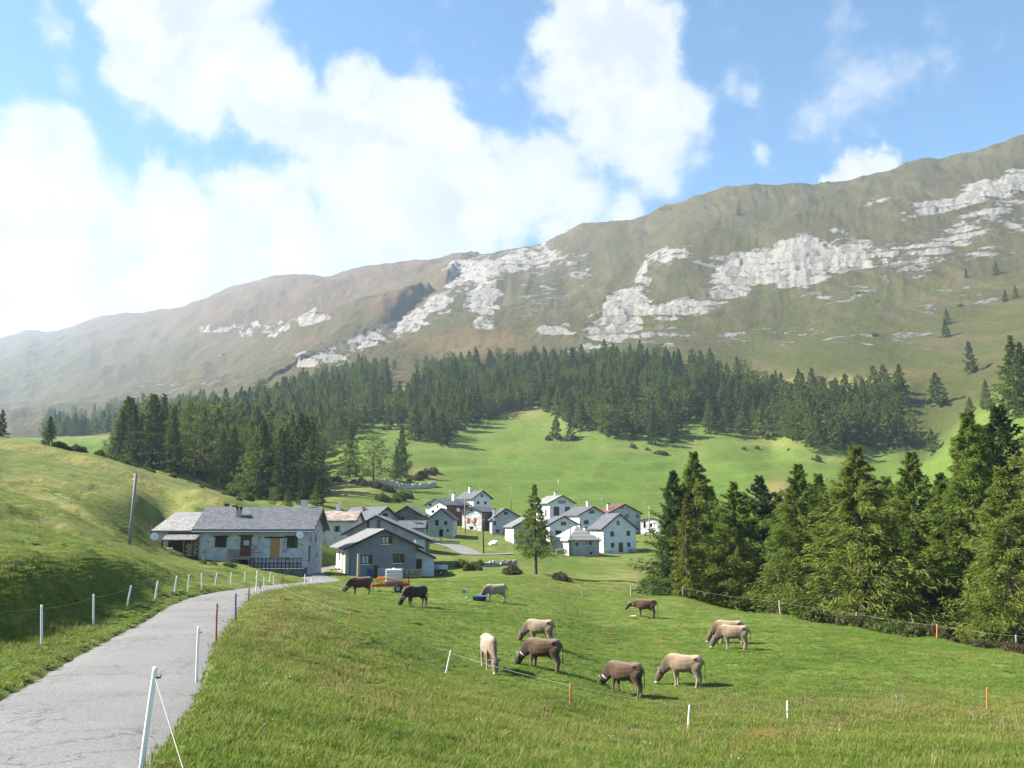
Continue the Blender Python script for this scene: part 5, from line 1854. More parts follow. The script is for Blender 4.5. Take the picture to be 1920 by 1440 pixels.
# ------------------------------------------------------------------ cows
def _cow(base, leg, neck, dorsal):
    def f(nt, b):
        tcn = nt.new('ShaderNodeTexCoord')
        P = tcn.outputs['Object']
        sp = nt.new('ShaderNodeSeparateXYZ')
        nt.l.new(P, sp.inputs[0])
        x, y, z = sp.outputs
        n = nt.noise(P, 3.0, 4, .6)
        c = nt.mix(nt.maprange(n, .3, .7), tuple(k * .85 for k in base), tuple(min(1, k * 1.12) for k in base))
        c = nt.mix(nt.maprange(z, .62, .40), c, leg)
        c = nt.mix(nt.math('MULTIPLY', nt.maprange(x, .55, .85), .9), c, neck)
        c = nt.mix(nt.math('MULTIPLY', nt.maprange(z, 1.22, 1.36), .85), c, dorsal)
        c = nt.mix(nt.math('MULTIPLY', nt.maprange(nt.noise(P, 1.6, 3, .6), .5, .68), .45), c, tuple(k * .6 for k in base))
        c = nt.mix(nt.math('MULTIPLY', nt.maprange(x, -.5, -.75), .35), c, leg)
        c = nt.mix(nt.math('MULTIPLY', nt.maprange(z, .14, .10), nt.maprange(x, .9, 1.0)), c, (.55, .50, .44))
        nt.l.new(c, b.inputs['Base Color'])
        b.inputs['Roughness'].default_value = .7
        b.inputs['Sheen Weight'].default_value = .15
        bp = nt.new('ShaderNodeBump')
        bp.inputs['Distance'].default_value = .004
        nt.l.new(nt.noise(nt.mapping(P, (9, 25, 9)), 1.0, 4, .6), bp.inputs['Height'])
        nt.l.new(bp.outputs[0], b.inputs['Normal'])
    return f


material('hide_dark', _cow((.036, .020, .013), (.055, .036, .025), (.016, .010, .008), (.10, .058, .036)), spec=.2)
material('hide_brown', _cow((.066, .034, .016), (.15, .098, .06), (.036, .022, .015), (.20, .13, .085)), spec=.2)
material('hide_beige', _cow((.200, .142, .086), (.33, .26, .18), (.080, .054, .034), (.38, .30, .20)), spec=.2)
material('hide_cream', _cow((.27, .21, .145), (.36, .30, .225), (.14, .095, .062), (.40, .33, .25)), spec=.2)
material('horn', base=(.55, .48, .36), rough=.45)
material('collar_strap', base=(.55, .52, .47), rough=.7)
material('collar_dark', base=(.08, .06, .05), rough=.7)
material('bell_metal', base=(.35, .27, .14), rough=.35, metal=.9)


def loft(m, pts, n=14):
    """pts: (x, z, half height, half width, y); rings square to the path in the xz plane"""
    rings = []
    P = [Vector((p[0], p[4] if len(p) > 4 else 0, p[1])) for p in pts]
    for k, p in enumerate(pts):
        a, b = P[max(k - 1, 0)], P[min(k + 1, len(P) - 1)]
        t = (b - a).normalized()
        side = Vector((0, 1, 0))
        up = t.cross(side).normalized() * -1
        if up.length < .1:
            up = Vector((0, 0, 1))
        side = t.cross(up).normalized()
        base = len(m.v)
        for j in range(n):
            an = 2 * math.pi * j / n
            sn, cs = math.sin(an), math.cos(an)
            e = .82
            m.v.append(tuple(P[k] + up * (p[2] * math.copysign(abs(sn) ** e, sn)) + side * (p[3] * math.copysign(abs(cs) ** e, cs))))
        rings.append(base)
    for a, b in zip(rings, rings[1:]):
        for j in range(n):
            j2 = (j + 1) % n
            m.f.append((a + j, a + j2, b + j2, b + j))
    m.f.append(tuple(rings[0] + j for j in reversed(range(n))))
    m.f.append(tuple(rings[-1] + j for j in range(n)))


def remeshed(m, name, voxel, smooth=4):
    me = m.mesh(name, 'hide_brown', True)
    o = bpy.data.objects.new('tmp', me)
    COL.objects.link(o)
    r = o.modifiers.new('r', 'REMESH')
    r.mode = 'VOXEL'
    r.voxel_size = voxel
    s = o.modifiers.new('s', 'SMOOTH')
    s.factor = .5
    s.iterations = smooth
    dg = bpy.context.evaluated_depsgraph_get()
    out = bpy.data.meshes.new_from_object(o.evaluated_get(dg))
    out.name = name
    out.polygons.foreach_set('use_smooth', [True] * len(out.polygons))
    bpy.data.objects.remove(o)
    bpy.data.meshes.remove(me)
    return out


def cow_body(pose, seed):
    g = random.Random(seed)
    m = MB()
    def tb(x, top, bot, hw):
        return (x, (top + bot) / 2, (top - bot) / 2, hw)
    spine = [tb(-.83, 1.27, 1.10, .06), tb(-.79, 1.33, .98, .13), tb(-.70, 1.36, .90, .19), tb(-.56, 1.375, .85, .245), tb(-.38, 1.345, .70, .27), tb(-.15, 1.325, .61, .315), tb(.05, 1.32, .58, .325), tb(.24, 1.33, .58, .295), tb(.40, 1.37, .60, .235), tb(.54, 1.355, .63, .19)]
    if pose == 'graze':
        neck = [(.66, .96, .32, .16), (.80, .83, .25, .12), (.92, .68, .20, .10), (1.02, .56, .17, .10)]
        head = [(1.09, .49, .17, .13), (1.145, .40, .17, .15), (1.21, .27, .14, .12), (1.265, .14, .108, .10), (1.285, .07, .105, .108), (1.295, .02, .07, .075)]
    else:
        neck = [(.68, 1.0, .29, .16), (.86, .97, .225, .125), (1.00, .94, .185, .108), (1.10, .92, .165, .10)]
        head = [(1.17, .91, .155, .115), (1.24, .85, .145, .125), (1.33, .74, .115, .10), (1.43, .62, .090, .083), (1.47, .565, .086, .084), (1.49, .53, .055, .06)]
    loft(m, spine + neck + head)
    # shoulder and rump masses
    for sy in (-1, 1):
        f = g.uniform(-.12, .14)
        loft(m, [(.40, 1.0, .20, .07, sy * .15), (.40, .80, .15, .085, sy * .155), (.39 + f * .3, .62, .095, .07, sy * .15), (.40 + f * .7, .44, .062, .054, sy * .145), (.395 + f * .9, .28, .042, .04, sy * .14), (.40 + f, .12, .042, .04, sy * .15), (.42 + f, .05, .058, .054, sy * .15), (.425 + f, .0, .066, .06, sy * .15)], 10)
        f = g.uniform(-.14, .12)
        loft(m, [(-.56, 1.05, .25, .09, sy * .15), (-.54, .86, .21, .11, sy * .155), (-.56 + f * .2, .68, .135, .085, sy * .15), (-.66 + f * .5, .48, .085, .062, sy * .155), (-.70 + f * .7, .40, .068, .052, sy * .15), (-.67 + f * .9, .25, .050, .044, sy * .15), (-.655 + f, .11, .046, .044, sy * .15), (-.63 + f, .05, .058, .054, sy * .15), (-.62 + f, .0, .066, .06, sy * .15)], 10)
    loft(m, [(-.52, .68, .09, .10), (-.40, .62, .11, .13), (-.28, .66, .08, .10)], 10)      # udder
    for sy in (-1, 1):
        m.tube([(-.62, sy * .17, 1.24), (-.55, sy * .225, 1.22), (-.47, sy * .20, 1.15)], [.05, .05, .05], 8)      # hip bones
    # ears
    hx, hz_ = head[0][0], head[0][1]
    for sy in (-1, 1):
        m.tube([(hx - .01, sy * .09, hz_ + .04), (hx - .03, sy * .19, hz_ + .05), (hx - .03, sy * .27, hz_ + .02)], [.035, .055, .012], 8)
    # tail
    tl = [(-.83, 0, 1.20), (-.90, 0, 1.10), (-.93, 0, .85), (-.92, .01, .60), (-.92, .02, .46), (-.92, .02, .34)]
    m.tube(tl, [.04, .032, .024, .022, .036, .014], 7)
    return remeshed(m, 'body', .024, 3), head


COWP = {}
for pose in ('graze', 'look'):
    for k in range(2 if pose == 'graze' else 1):
        COWP[pose + str(k)] = cow_body(pose, 60 + k)


def cow(u, v, y, heading, pose, hide, label, scale=1.0, collar='collar_strap'):
    p = drop(u, v, y)
    root = empty('cow', (p.x, p.y, p.z - .03), R(heading))
    root.scale = (scale,) * 3
    tag(root, label, 'cow', 'brown cattle grazing in the pasture')
    me, head = COWP[pose]
    bm_ = me.copy()
    bm_.materials.clear()
    bm_.materials.append(MATS[hide])
    body = link(bpy.data.objects.new('body', bm_), root)
    hx, hz_ = head[0][0], head[0][1]
    for sy in (-1, 1):
        m = MB()
        m.tube([(hx - .015, sy * .06, hz_ + .10), (hx + .0, sy * .13, hz_ + .14), (hx + .05, sy * .16, hz_ + .19), (hx + .07, sy * .13, hz_ + .25)], [.024, .021, .015, .005], 7)
        m.build('horn', 'horn', root, True)
    m = MB()
    if pose.startswith('graze'):
        c, hh, hw, ax_ = (.93, .66), .185, .118, (.55, -.83)
    else:
        c, hh, hw, ax_ = (.92, .945), .20, .118, (.97, -.2)
    up = (-ax_[1], ax_[0])
    n = 20
    for off in (-.025, .025):
        for j in range(n):
            a = 2 * math.pi * j / n
            m.v.append((c[0] + ax_[0] * off + up[0] * hh * math.sin(a), hw * math.cos(a), c[1] + ax_[1] * off + up[1] * hh * math.sin(a)))
    for j in range(n):
        m.f.append((j, (j + 1) % n, n + (j + 1) % n, n + j))
    m.build('collar', collar, root, True)
    return root


cow(675, 1117, 57, 200, 'graze0', 'hide_brown', 'dark brown cow grazing left of the red trailer', .93)
cow(779, 1137, 50, 222, 'graze1', 'hide_dark', 'nearly black cow grazing right in front of the red trailer', .92)
cow(929, 1129, 57, 196, 'graze1', 'hide_cream', 'cream cow with its head down at the blue tub', .9, 'collar_dark')
cow(1210, 1157, 60, 160, 'look0', 'hide_brown', 'brown cow with raised head beside the pale bucket near the fence', .92)
cow(1012, 1208, 41, 152, 'graze0', 'hide_beige', 'beige cow half hidden behind the dark brown cow in the middle', .88, 'collar_dark')
cow(1018, 1257, 36, 152, 'graze1', 'hide_brown', 'brown cow grazing in front of a beige one in the middle', .97)
cow(917, 1255, 34, 283, 'graze0', 'hide_cream', 'pale cow facing the viewer with head down at the fence wire', .98, 'collar_dark')
cow(1172, 1303, 34, 140, 'graze1', 'hide_brown', 'dark brown cow nearest to the viewer in the pasture', .96)
cow(1284, 1286, 36.5, 147, 'graze0', 'hide_beige', 'beige cow grazing right of the nearest dark cow', .96, 'collar_dark')
cow(1368, 1206, 47.5, 156, 'graze1', 'hide_beige', 'rear beige cow of the overlapping pair on the right', .92, 'collar_dark')
cow(1377, 1217, 45, 152, 'graze0', 'hide_beige', 'front beige cow of the overlapping pair on the right', .92, 'collar_dark')

# ------------------------------------------------------------------ trailer with water container, slurry tank
material('red_paint', base=(.42, .045, .03), rough=.45)
material('orange_paint', base=(.60, .16, .04), rough=.5)
material('rubber', base=(.02, .02, .02), rough=.85)
material('tank_plastic', base=(.70, .72, .74), rough=.45)
material('blue_plastic', base=(.03, .07, .22), rough=.5)
material('yellow_plastic', base=(.78, .66, .32), rough=.5)
material('white_plastic', base=(.75, .75, .72), rough=.45)
material('orange_plastic', base=(.46, .16, .05), rough=.5)
material('redbrown_plastic', base=(.30, .06, .03), rough=.5)
material('wire', base=(.30, .31, .28), rough=.5)
material('dish_white', base=(.74, .75, .76), rough=.4)
material('stone', base=(.42, .41, .39), rough=.9)


def wheel(m_root, x, y, z, r, w):
    m = MB()
    prof = [(-w / 2, r * .55), (-w / 2, r * .9), (-w * .35, r), (w * .35, r), (w / 2, r * .9), (w / 2, r * .55)]
    n = 22
    for px, pr in prof:
        for j in range(n):
            a = 2 * math.pi * j / n
            m.v.append((x + pr * math.cos(a), y + px, z + pr * math.sin(a)))
    for k in range(len(prof) - 1):
        for j in range(n):
            j2 = (j + 1) % n
            m.f.append((k * n + j, k * n + j2, (k + 1) * n + j2, (k + 1) * n + j))
    wh = m.build('wheel', 'rubber', m_root, True)
    m = MB()
    m.tube([(x, y - w * .32, z), (x, y + w * .32, z)], r * .56, 16)
    m.tube([(x, y - w * .42, z), (x, y + w * .42, z)], r * .18, 10)
    m.build('rim', 'sheet_metal', wh)
    return wh


p = drop(738, 1110, 59.5)
TR = empty('water_trailer', p, R(4))
tag(TR, 'red two-wheeled farm trailer carrying a white caged water container', 'trailer')
m = MB()
for yy in (-.55, .55):
    m.box(-1.55, 1.15, yy - .05, yy + .05, .42, .54)
for xx in (-1.5, -.6, .3, 1.1):
    m.box(xx - .05, xx + .05, -.5, .5, .43, .53)
m.box(-.75, 1.1, -.62, .62, .54, .60)
m.hexa([(-2.0, -.05, .40), (-1.5, -.5, .42), (-1.5, -.4, .42), (-2.0, .05, .40), (-2.0, -.05, .5), (-1.5, -.5, .52), (-1.5, -.4, .52), (-2.0, .05, .5)])
m.hexa([(-2.0, -.05, .40), (-1.5, .4, .42), (-1.5, .5, .42), (-2.0, .05, .40), (-2.0, -.05, .5), (-1.5, .4, .52), (-1.5, .5, .52), (-2.0, .05, .5)])
m.tube([(-1.9, 0, .46), (-1.95, 0, .05)], .04, 8)
m.build('chassis', 'red_paint', TR)
m = MB()
for yy in (-.68, .68):
    m.tube([(-1.25, yy, .55), (-1.15, yy, 1.0), (-.3, yy, 1.02), (.6, yy, .80), (1.15, yy, .62)], .045, 8)
    m.tube([(-1.2, yy, .9), (-.8, yy, .62)], .035, 6)
m.tube([(-1.15, -.68, 1.0), (-1.15, .68, 1.0)], .04, 8)
m.build('side_rail', 'orange_paint', TR)
for yy in (-.78, .78):
    wheel(TR, .35, yy, .30, .30, .2)
m = MB()
m.tube([(.35, -.78, .30), (.35, .78, .30)], .05, 8)
m.build('axle', 'red_paint', TR)
m = MB()
m.tube([(1.1, -.6, .5), (1.1, -.6, 1.55)], .035, 6)
m.build('upright', 'dark_wood', TR)
m = MB()
m.box(-.55, .55, -.48, .48, .74, 1.62)
m.tube([(0, 0, 1.62), (0, 0, 1.70)], .12, 14)
ib = m.build('water_container', 'tank_plastic', TR)
md = ib.modifiers.new('b', 'BEVEL')
md.width = .07
md.segments = 3
m = MB()
for k in range(6):
    xx = -.60 + k * .24
    for yy in (-.53, .53):
        m.tube([(xx, yy, .72), (xx, yy, 1.66)], .014, 6)
for k in range(5):
    yy = -.53 + k * .265
    for xx in (-.60, .60):
        m.tube([(xx, yy, .72), (xx, yy, 1.66)], .014, 6)
for k in range(5):
    zz = .76 + k * .222
    m.tube([(-.60, -.53, zz), (.60, -.53, zz), (.60, .53, zz), (-.60, .53, zz), (-.60, -.53, zz)], .013, 6)
m.build('cage', 'zinc', ib)
m = MB()
for yy in (-.45, 0, .45):
    m.box(-.6, .6, yy - .06, yy + .06, .61, .70)
m.box(-.6, .6, -.52, .52, .70, .735)
m.build('pallet', 'grey_wood', ib)

p = drop(826, 1078, 104)
SLK = empty('slurry_tank', p, R(0))
tag(SLK, 'small silver cylindrical tank wagon beside the white lean-to shed', 'tank wagon')
m = MB()
m.tube([(-.85, 0, .75), (-.80, 0, .75), (.75, 0, .75), (.85, 0, .75)], [.30, .42, .42, .30], 20)
for xx in (-.5, 0, .5):
    m.tube([(xx - .03, 0, .75), (xx + .03, 0, .75)], .435, 20)
m.build('tank', 'zinc', SLK, True)
m = MB()
m.box(-1.9, .9, -.35, -.25, .25, .36)
m.box(-1.9, .9, .25, .35, .25, .36)
m.box(-1.9, -1.8, -.35, .35, .26, .35)
m.build('chassis', 'redbrown_plastic', SLK)
for yy in (-.5, .5):
    wheel(SLK, .1, yy, .3, .3, .18)

# ------------------------------------------------------------------ tubs, buckets, dishes
def tub(name, label, u, v, y, r, h, mat, cat):
    p = drop(u, v, y)
    m = MB()
    n = 20
    prof = [(0, 0), (r * .85, 0), (r, h), (r * 1.06, h), (r * 1.06, h * .93), (r * .95, h * .96), (r * .82, h * .12), (0, h * .12)]
    for pr, pz in prof:
        for j in range(n):
            a = 2 * math.pi * j / n
            m.v.append((pr * math.cos(a), pr * math.sin(a), pz))
    for k in range(len(prof) - 1):
        for j in range(n):
            j2 = (j + 1) % n
            m.f.append((k * n + j, k * n + j2, (k + 1) * n + j2, (k + 1) * n + j))
    o = m.build(name, mat, None, True)
    o.location = p
    tag(o, label, cat)
    return o


tub('feed_tub', 'low blue plastic tub under the cream cow', 899, 1126, 56.5, .48, .30, 'blue_plastic', 'tub')
tub('bucket', 'pale yellow salt bucket in the grass before the brown cow', 1187, 1160, 59, .20, .20, 'yellow_plastic', 'bucket')
tub('bucket', 'white bucket standing by the annex garage doors', 318, 1036, 90, .28, .5, 'white_plastic', 'bucket')


def dish(label, u, v, y, r, post=0.0, face=(.55, -.8, .25)):
    p = pix(u, v, y)
    root = empty('satellite_dish', p)
    tag(root, label, 'satellite dish', 'satellite dishes')
    f = Vector(face).normalized()
    q = f.to_track_quat('Z', 'Y').to_matrix()
    m = MB()
    n = 20
    rings = [(0.0, 0.0), (.35, .02), (.7, .075), (1.0, .15)]
    for sgn in (0, -.02):
        for rr, zz in rings:
            for j in range(n):
                a = 2 * math.pi * j / n
                m.v.append(tuple(q @ Vector((r * rr * math.cos(a), r * rr * math.sin(a), r * zz + sgn))))
    for s0 in (0, len(rings)):
        for k in range(len(rings) - 1):
            for j in range(n):
                j2 = (j + 1) % n
                a0 = (s0 + k) * n
                m.f.append((a0 + j, a0 + j2, a0 + n + j2, a0 + n + j))
    m.build('reflector', 'dish_white', root, True)
    m = MB()
    m.tube([tuple(q @ Vector((0, -r * .9, r * .1))), tuple(q @ Vector((0, -r * .3, r * .75)))], .02, 6)
    m.tube([tuple(q @ Vector((0, -r * .32, r * .70))), tuple(q @ Vector((0, -r * .28, r * .85)))], .05, 8)
    m.build('feed_arm', 'sheet_metal', root)
    m = MB()
    b = -f * .08
    if post:
        m.tube([tuple(b), tuple(b + Vector((0, 0, -post)))], .04, 8)
    else:
        m.tube([tuple(b), tuple(b + Vector((0, .45, -.05)))], .04, 8)
    m.build('mount', 'sheet_metal', root)


dish('white satellite dish on the right corner of the stone house', 562, 1003, 92.2, .40)
dish('white satellite dish on a pole left of the beige annex', 289.5, 1006, 92, .42, 2.0)
dish('small white satellite dish on the pale grey village house', 925, 973.5, 175.5, .35)
dish('small white satellite dish below the brown timber balcony', 859, 956, 182, .40)
dish('dark bluish satellite dish on the wide stone gable house', 777, 1021, 108, .45)


# ------------------------------------------------------------------ fence posts and wires
def post(label, u0, v0, u1, v1, y, r, mat, name='fence_post', group=None, cap=True):
    """u0, v0 is the top, u1, v1 the foot"""
    b = drop(u1, v1, y)
    t = pix(u0, v0, b.y)
    root = empty(name, b)
    tag(root, label, 'fence post', group)
    top = t - b
    m = MB()
    n = 8
    kk = [0, .03, .35, .7, .97, 1.0]
    m.tube([tuple(top * -.15)] + [tuple(top * q + Vector((.006 * math.sin(9 * q), 0, 0))) for q in kk[1:]], [r * 1.02, r * 1.0, r * .98, r * .97, r * .95, r * .8], n)
    m.build('shaft', mat, root, True)
    if cap:
        m = MB()
        a = top * .90
        m.tube([tuple(a), tuple(a + Vector((r * 2.4, 0, .0))), tuple(a + Vector((r * 2.6, 0, .025)))], r * .38, 6)
        m.build('insulator', 'redbrown_plastic', root)
    return b + top * .90


LEFTP = [(78, 1134, 78, 1211, 20.8), (175.5, 1114, 175, 1174, 28), (246, 1098, 238, 1136, 37), (296, 1089, 290, 1126, 42), (331.6, 1080, 326.4, 1113.7, 50), (354.5, 1077.6, 352, 1107.6, 54), (378, 1075, 378, 1105, 56), (407, 1074, 402.5, 1102, 58), (434, 1073, 432, 1098, 61), (460, 1072, 458, 1095.5, 66), (508, 1073, 505, 1091.5, 76), (572, 1077, 571, 1096, 72), (585, 1083, 585, 1095, 74)]
wl = []
LN = ['nearest to the viewer', 'second nearest', 'third along', 'fourth along', 'fifth along', 'sixth along', 'seventh along', 'eighth along', 'ninth along', 'tenth along', 'eleventh along', 'tall and at the terrace corner', 'short and nearest the grey gable house']
for k, a in enumerate(LEFTP):
    wl.append(post(f'white plastic fence post on the left road verge, {LN[k]}', *a, .032 if k < 3 else .038, 'white_plastic', group='white posts along the left road verge'))
RIGHTP = [(291, 1250, 263, 1456, 7.8, .029, 'white_plastic', 'thick white leaning post at the bottom left by the road edge'), (372, 1175, 368, 1286, 14.5, .026, 'white_plastic', 'slim white post second along the right road edge'), (407, 1131, 405, 1206, 22, .026, 'redbrown_plastic', 'red brown post on the right road edge before the blue one'),
          (442, 1112, 442, 1166, 30, .030, 'blue_plastic', 'blue post on the right road edge'), (467, 1102, 466, 1128, 36, .03, 'redbrown_plastic', 'short red brown post on the grass hump beside the road'), (482, 1071, 480, 1114, 40, .034, 'white_plastic', 'tall white post on the right road edge at the bend'), (488, 1090, 488, 1107, 46, .035, 'blue_plastic', 'small far blue post at the road bend'),
          (495, 1083, 495, 1102, 52, .034, 'white_plastic', 'short white post just behind the small blue post'), (513, 1080, 513, 1099, 60, .034, 'white_plastic', 'white post between the small blue post and a brown one'), (530, 1081, 530, 1100, 58, .034, 'redbrown_plastic', 'thin brown post on the far right road edge')]
wr_ = [post(l, a, b, c, d, e, r, mt, group='posts along the right road edge') for a, b, c, d, e, r, mt, l in RIGHTP]
FRONTP = [(658.6, 1146, 649, 1183, 39, .02, 'orange_plastic', 'thin leaning orange post on the grassy bank left of the cows'), (845, 1220, 836, 1262, 32.5, .026, 'white_plastic', 'leaning white post left of the pale cow facing us'), (1070, 1281, 1069, 1321, 27.5, .03, 'orange_plastic', 'orange post between the pale cow and the nearest dark cow'),
          (1293, 1322, 1290, 1364, 26.5, .028, 'white_plastic', 'white post in the long grass below the nearest beige cow'), (1476, 1314, 1477, 1347, 28, .026, 'white_plastic', 'white post right of the one below the beige cow'), (1681, 1306, 1682, 1331, 29, .022, 'sheet_metal', 'thin grey post left of the right orange post'), (1851, 1289, 1851, 1329, 30, .030, 'orange_plastic', 'orange post in the long grass at the far right')]
wf = [post(l, a, b, c, d, e, r, mt, group='posts of the electric fence in front of the cows') for a, b, c, d, e, r, mt, l in FRONTP]
BACKP = [(1092, 1103, 1092, 1120, 80, .05, 'grey_wood', 'faint grey post left of the row of fence posts by the trees'), (1183, 1098, 1183, 1118, 80, .06, 'pale_wood', 'pale post above the brown cow with raised head'), (1280, 1100, 1281, 1119, 78, .06, 'grey_wood', 'grey post in front of the dark spruce foot'), (1461, 1126, 1463, 1149, 66, .06, 'pale_wood', 'pale post above the overlapping cow pair'), (1606, 1148, 1606, 1171, 58, .06, 'pale_wood', 'pale post under the broad middle larch'),
         (1757, 1170, 1757, 1196, 51, .05, 'orange_plastic', 'orange red post in the dry brush on the right'), (1905, 1190, 1906, 1218, 46, .05, 'grey_wood', 'grey post at the right photo edge before the trees')]
wb = [post(l, a, b, c, d, e, r, mt, group='posts of the pasture fence before the trees') for a, b, c, d, e, r, mt, l in BACKP]
HILLP = [(16, 928, 16, 938, 80), (51, 905, 51, 913, 97), (88, 915, 88, 925, 95), (131, 935, 131, 946, 90), (187, 863, 187, 873, 135), (170, 869, 170, 876, 132), (203, 871, 203, 879, 130), (87, 972, 87, 986, 60), (188, 992, 188, 1006, 70), (376, 923, 376, 931, 135), (380, 1038, 380, 1057, 88), (284, 984, 284, 994, 100)]
HN = ['at the upper left near the photo edge', 'left on the high terrace line', 'on the wire sagging down the hill', 'at the lower end of the hill wire', 'highest on the left hill', 'just left of the highest one', 'just right of the highest one', 'in the long grass of the near knoll', 'left of the tall telegraph pole', 'by the dry track below the grove', 'at the corner of the stone house', 'left of the beige annex roof']
wh_ = [post('small pale fence post on the left hill, ' + HN[k], a, b, c, d, e, .035, 'pale_wood', group='small posts on the left hillside') for k, (a, b, c, d, e) in enumerate(HILLP)]


def wire(label, pts, r, sag=.03, mat='wire', name='fence_wire'):
    m = MB()
    for a, b in zip(pts, pts[1:]):
        L = (b - a).length
        m.tube([tuple(a.lerp(b, t) + Vector((0, 0, -4 * sag * L * .3 * t * (1 - t)))) for t in np.linspace(0, 1, 7)], r, 5, False)
    o = m.build(name, mat)
    tag(o, label, 'wire')


wire('thin wire strung along the white posts on the left verge', [wl[0] + Vector((-6, -8, .2))] + wl[:11], .004)
wire('white cord strung along the posts on the right road edge', wr_[:9], .004)
wire('white cord running from the leaning post down to the grass', [wr_[0] + Vector((.01, 0, .0)), pix(360, 1465, 7.1) + Vector((0, 0, -.1))], .004, .0, 'wire')
wire('white electric cord in front of the cows', [wr_[5]] + wf + [wf[-1] + Vector((7, 1.5, .3))], .0032)
wire('fence wire along the pale posts before the trees', wb + [wb[-1] + Vector((7, -4, 0))], .004)
wire('slack wire between the small posts on the left hill', [wh_[1], wh_[2], wh_[3]], .008)


# ------------------------------------------------------------------ poles
def pole(label, u0, v0, u1, v1, y, r, mat='grey_wood', arms=1, name='utility_pole', cat='pole', snap=True):
    b = drop(u1, v1, y) if snap else pix(u1, v1, y)
    t = pix(u0, v0, b.y)
    root = empty(name, b)
    tag(root, label, cat)
    d = t - b
    m = MB()
    m.tube([tuple(d * -.1), tuple(d * .5), tuple(d)], [r, r * .85, r * .68], 10)
    m.build('shaft', mat, root, True)
    for k in range(arms):
        q = d * (.95 - .07 * k)
        m = MB()
        for sx in (-1, 1):
            m.tube([tuple(q), tuple(q + Vector((sx * .16, 0, .03))), tuple(q + Vector((sx * .18, 0, .16)))], .022, 6)
        a = m.build('bracket', 'sheet_metal', root)
        m = MB()
        for sx in (-1, 1):
            c = q + Vector((sx * .18, 0, .14))
            m.tube([tuple(c), tuple(c + Vector((0, 0, .05))), tuple(c + Vector((0, 0, .12)))], [.05, .06, .03], 8)
        m.build('insulator', 'white_plastic', a, True)
    return t


pole('tall wooden telegraph pole on the grassy left hill', 255, 888, 243, 1022, 84, .16, arms=2)
pole('wooden telegraph pole right behind the stone house', 638.5, 942, 637, 1012, 121, .14)
pole('slender pole in front of the red shuttered white house', 871, 925, 872.5, 1000, 172, .12)
pole('dark pole beside the village lane', 905.5, 974, 907, 1037, 137, .12, 'dark_wood')
pole('thin pole on the meadow above the pale grey village house', 958, 914, 959, 956, 236, .11)
pole('dark pole in front of the hipped stone hut', 1069, 986, 1071, 1042, 157, .10, 'dark_wood', 0)
pole('short pole behind the tall white house roof', 843, 920, 842, 952, 215, .11)
pole('thin antenna mast above the upper white house', 1047, 897, 1047, 930, 206, .05, 'sheet_metal', 0, 'antenna_mast', 'antenna', False)
pole('small pole on the meadow left of the red roof', 1128, 934, 1128, 955, 230, .10)
p = pole('street lamp pole at the right end of the village', 1217, 948, 1218, 1010, 188, .11, 'pale_wood', 0, 'street_lamp', 'lamp')
sl = [o for o in COL.objects if o.name.startswith('street_lamp')][0]
d = p - sl.location
m = MB()
m.tube([tuple(d), tuple(d + Vector((-.1, -.1, .25))), tuple(d + Vector((-.5, -.3, .3)))], .04, 6)
m.box(d.x - .9, d.x - .4, d.y - .42, d.y - .18, d.z + .24, d.z + .40)
m.build('lamp_head', 'sheet_metal', sl)


# ------------------------------------------------------------------ small things round the houses
def pile(name, label, u, v, y, n, spread, size, mat, cat, long=1.0, seed=1):
    g = random.Random(seed)
    p = drop(u, v, y)
    root = empty(name, p)
    tag(root, label, cat)
    for k in range(n):
        s = size * g.uniform(.5, 1.2)
        c = Vector((g.gauss(0, spread), g.gauss(0, spread * .5), s * .25 + g.random() * size * .6))
        bm = bmesh.new()
        bmesh.ops.create_icosphere(bm, subdivisions=1, radius=s * .5)
        for vv in bm.verts:
            vv.co = Vector((vv.co.x * long * g.uniform(.8, 1.2), vv.co.y * g.uniform(.7, 1.1), vv.co.z * g.uniform(.5, .9)))
            vv.co.rotate(Euler((0, 0, g.random() * .3)))
        me = bpy.data.meshes.new('stone')
        bm.to_mesh(me)
        bm.free()
        me.materials.append(MATS[mat])
        obj('stone', me, root, c, g.uniform(0, 3))
    return root


pile('rubble_heap', 'pale rubble heap below the ruined white house', 1218, 1003, 198, 16, 1.7, 1.0, 'stone', 'rubble', 1.2, 3)
pile('rubble_heap', 'small rubble heap below the rough stone house', 962, 1016, 158, 9, 1.2, .7, 'stone', 'rubble', 1.2, 4)
pile('boulder', 'white boulder lying in the meadow by the lane', 927, 1029, 134, 3, .35, 1.3, 'white_plastic', 'boulder', 1.6, 5)
pile('rubble_heap', 'reddish brick heap beside the pale wooden door', 632, 1070, 98, 7, .6, .4, 'red_wood', 'rubble', 1.3, 6)


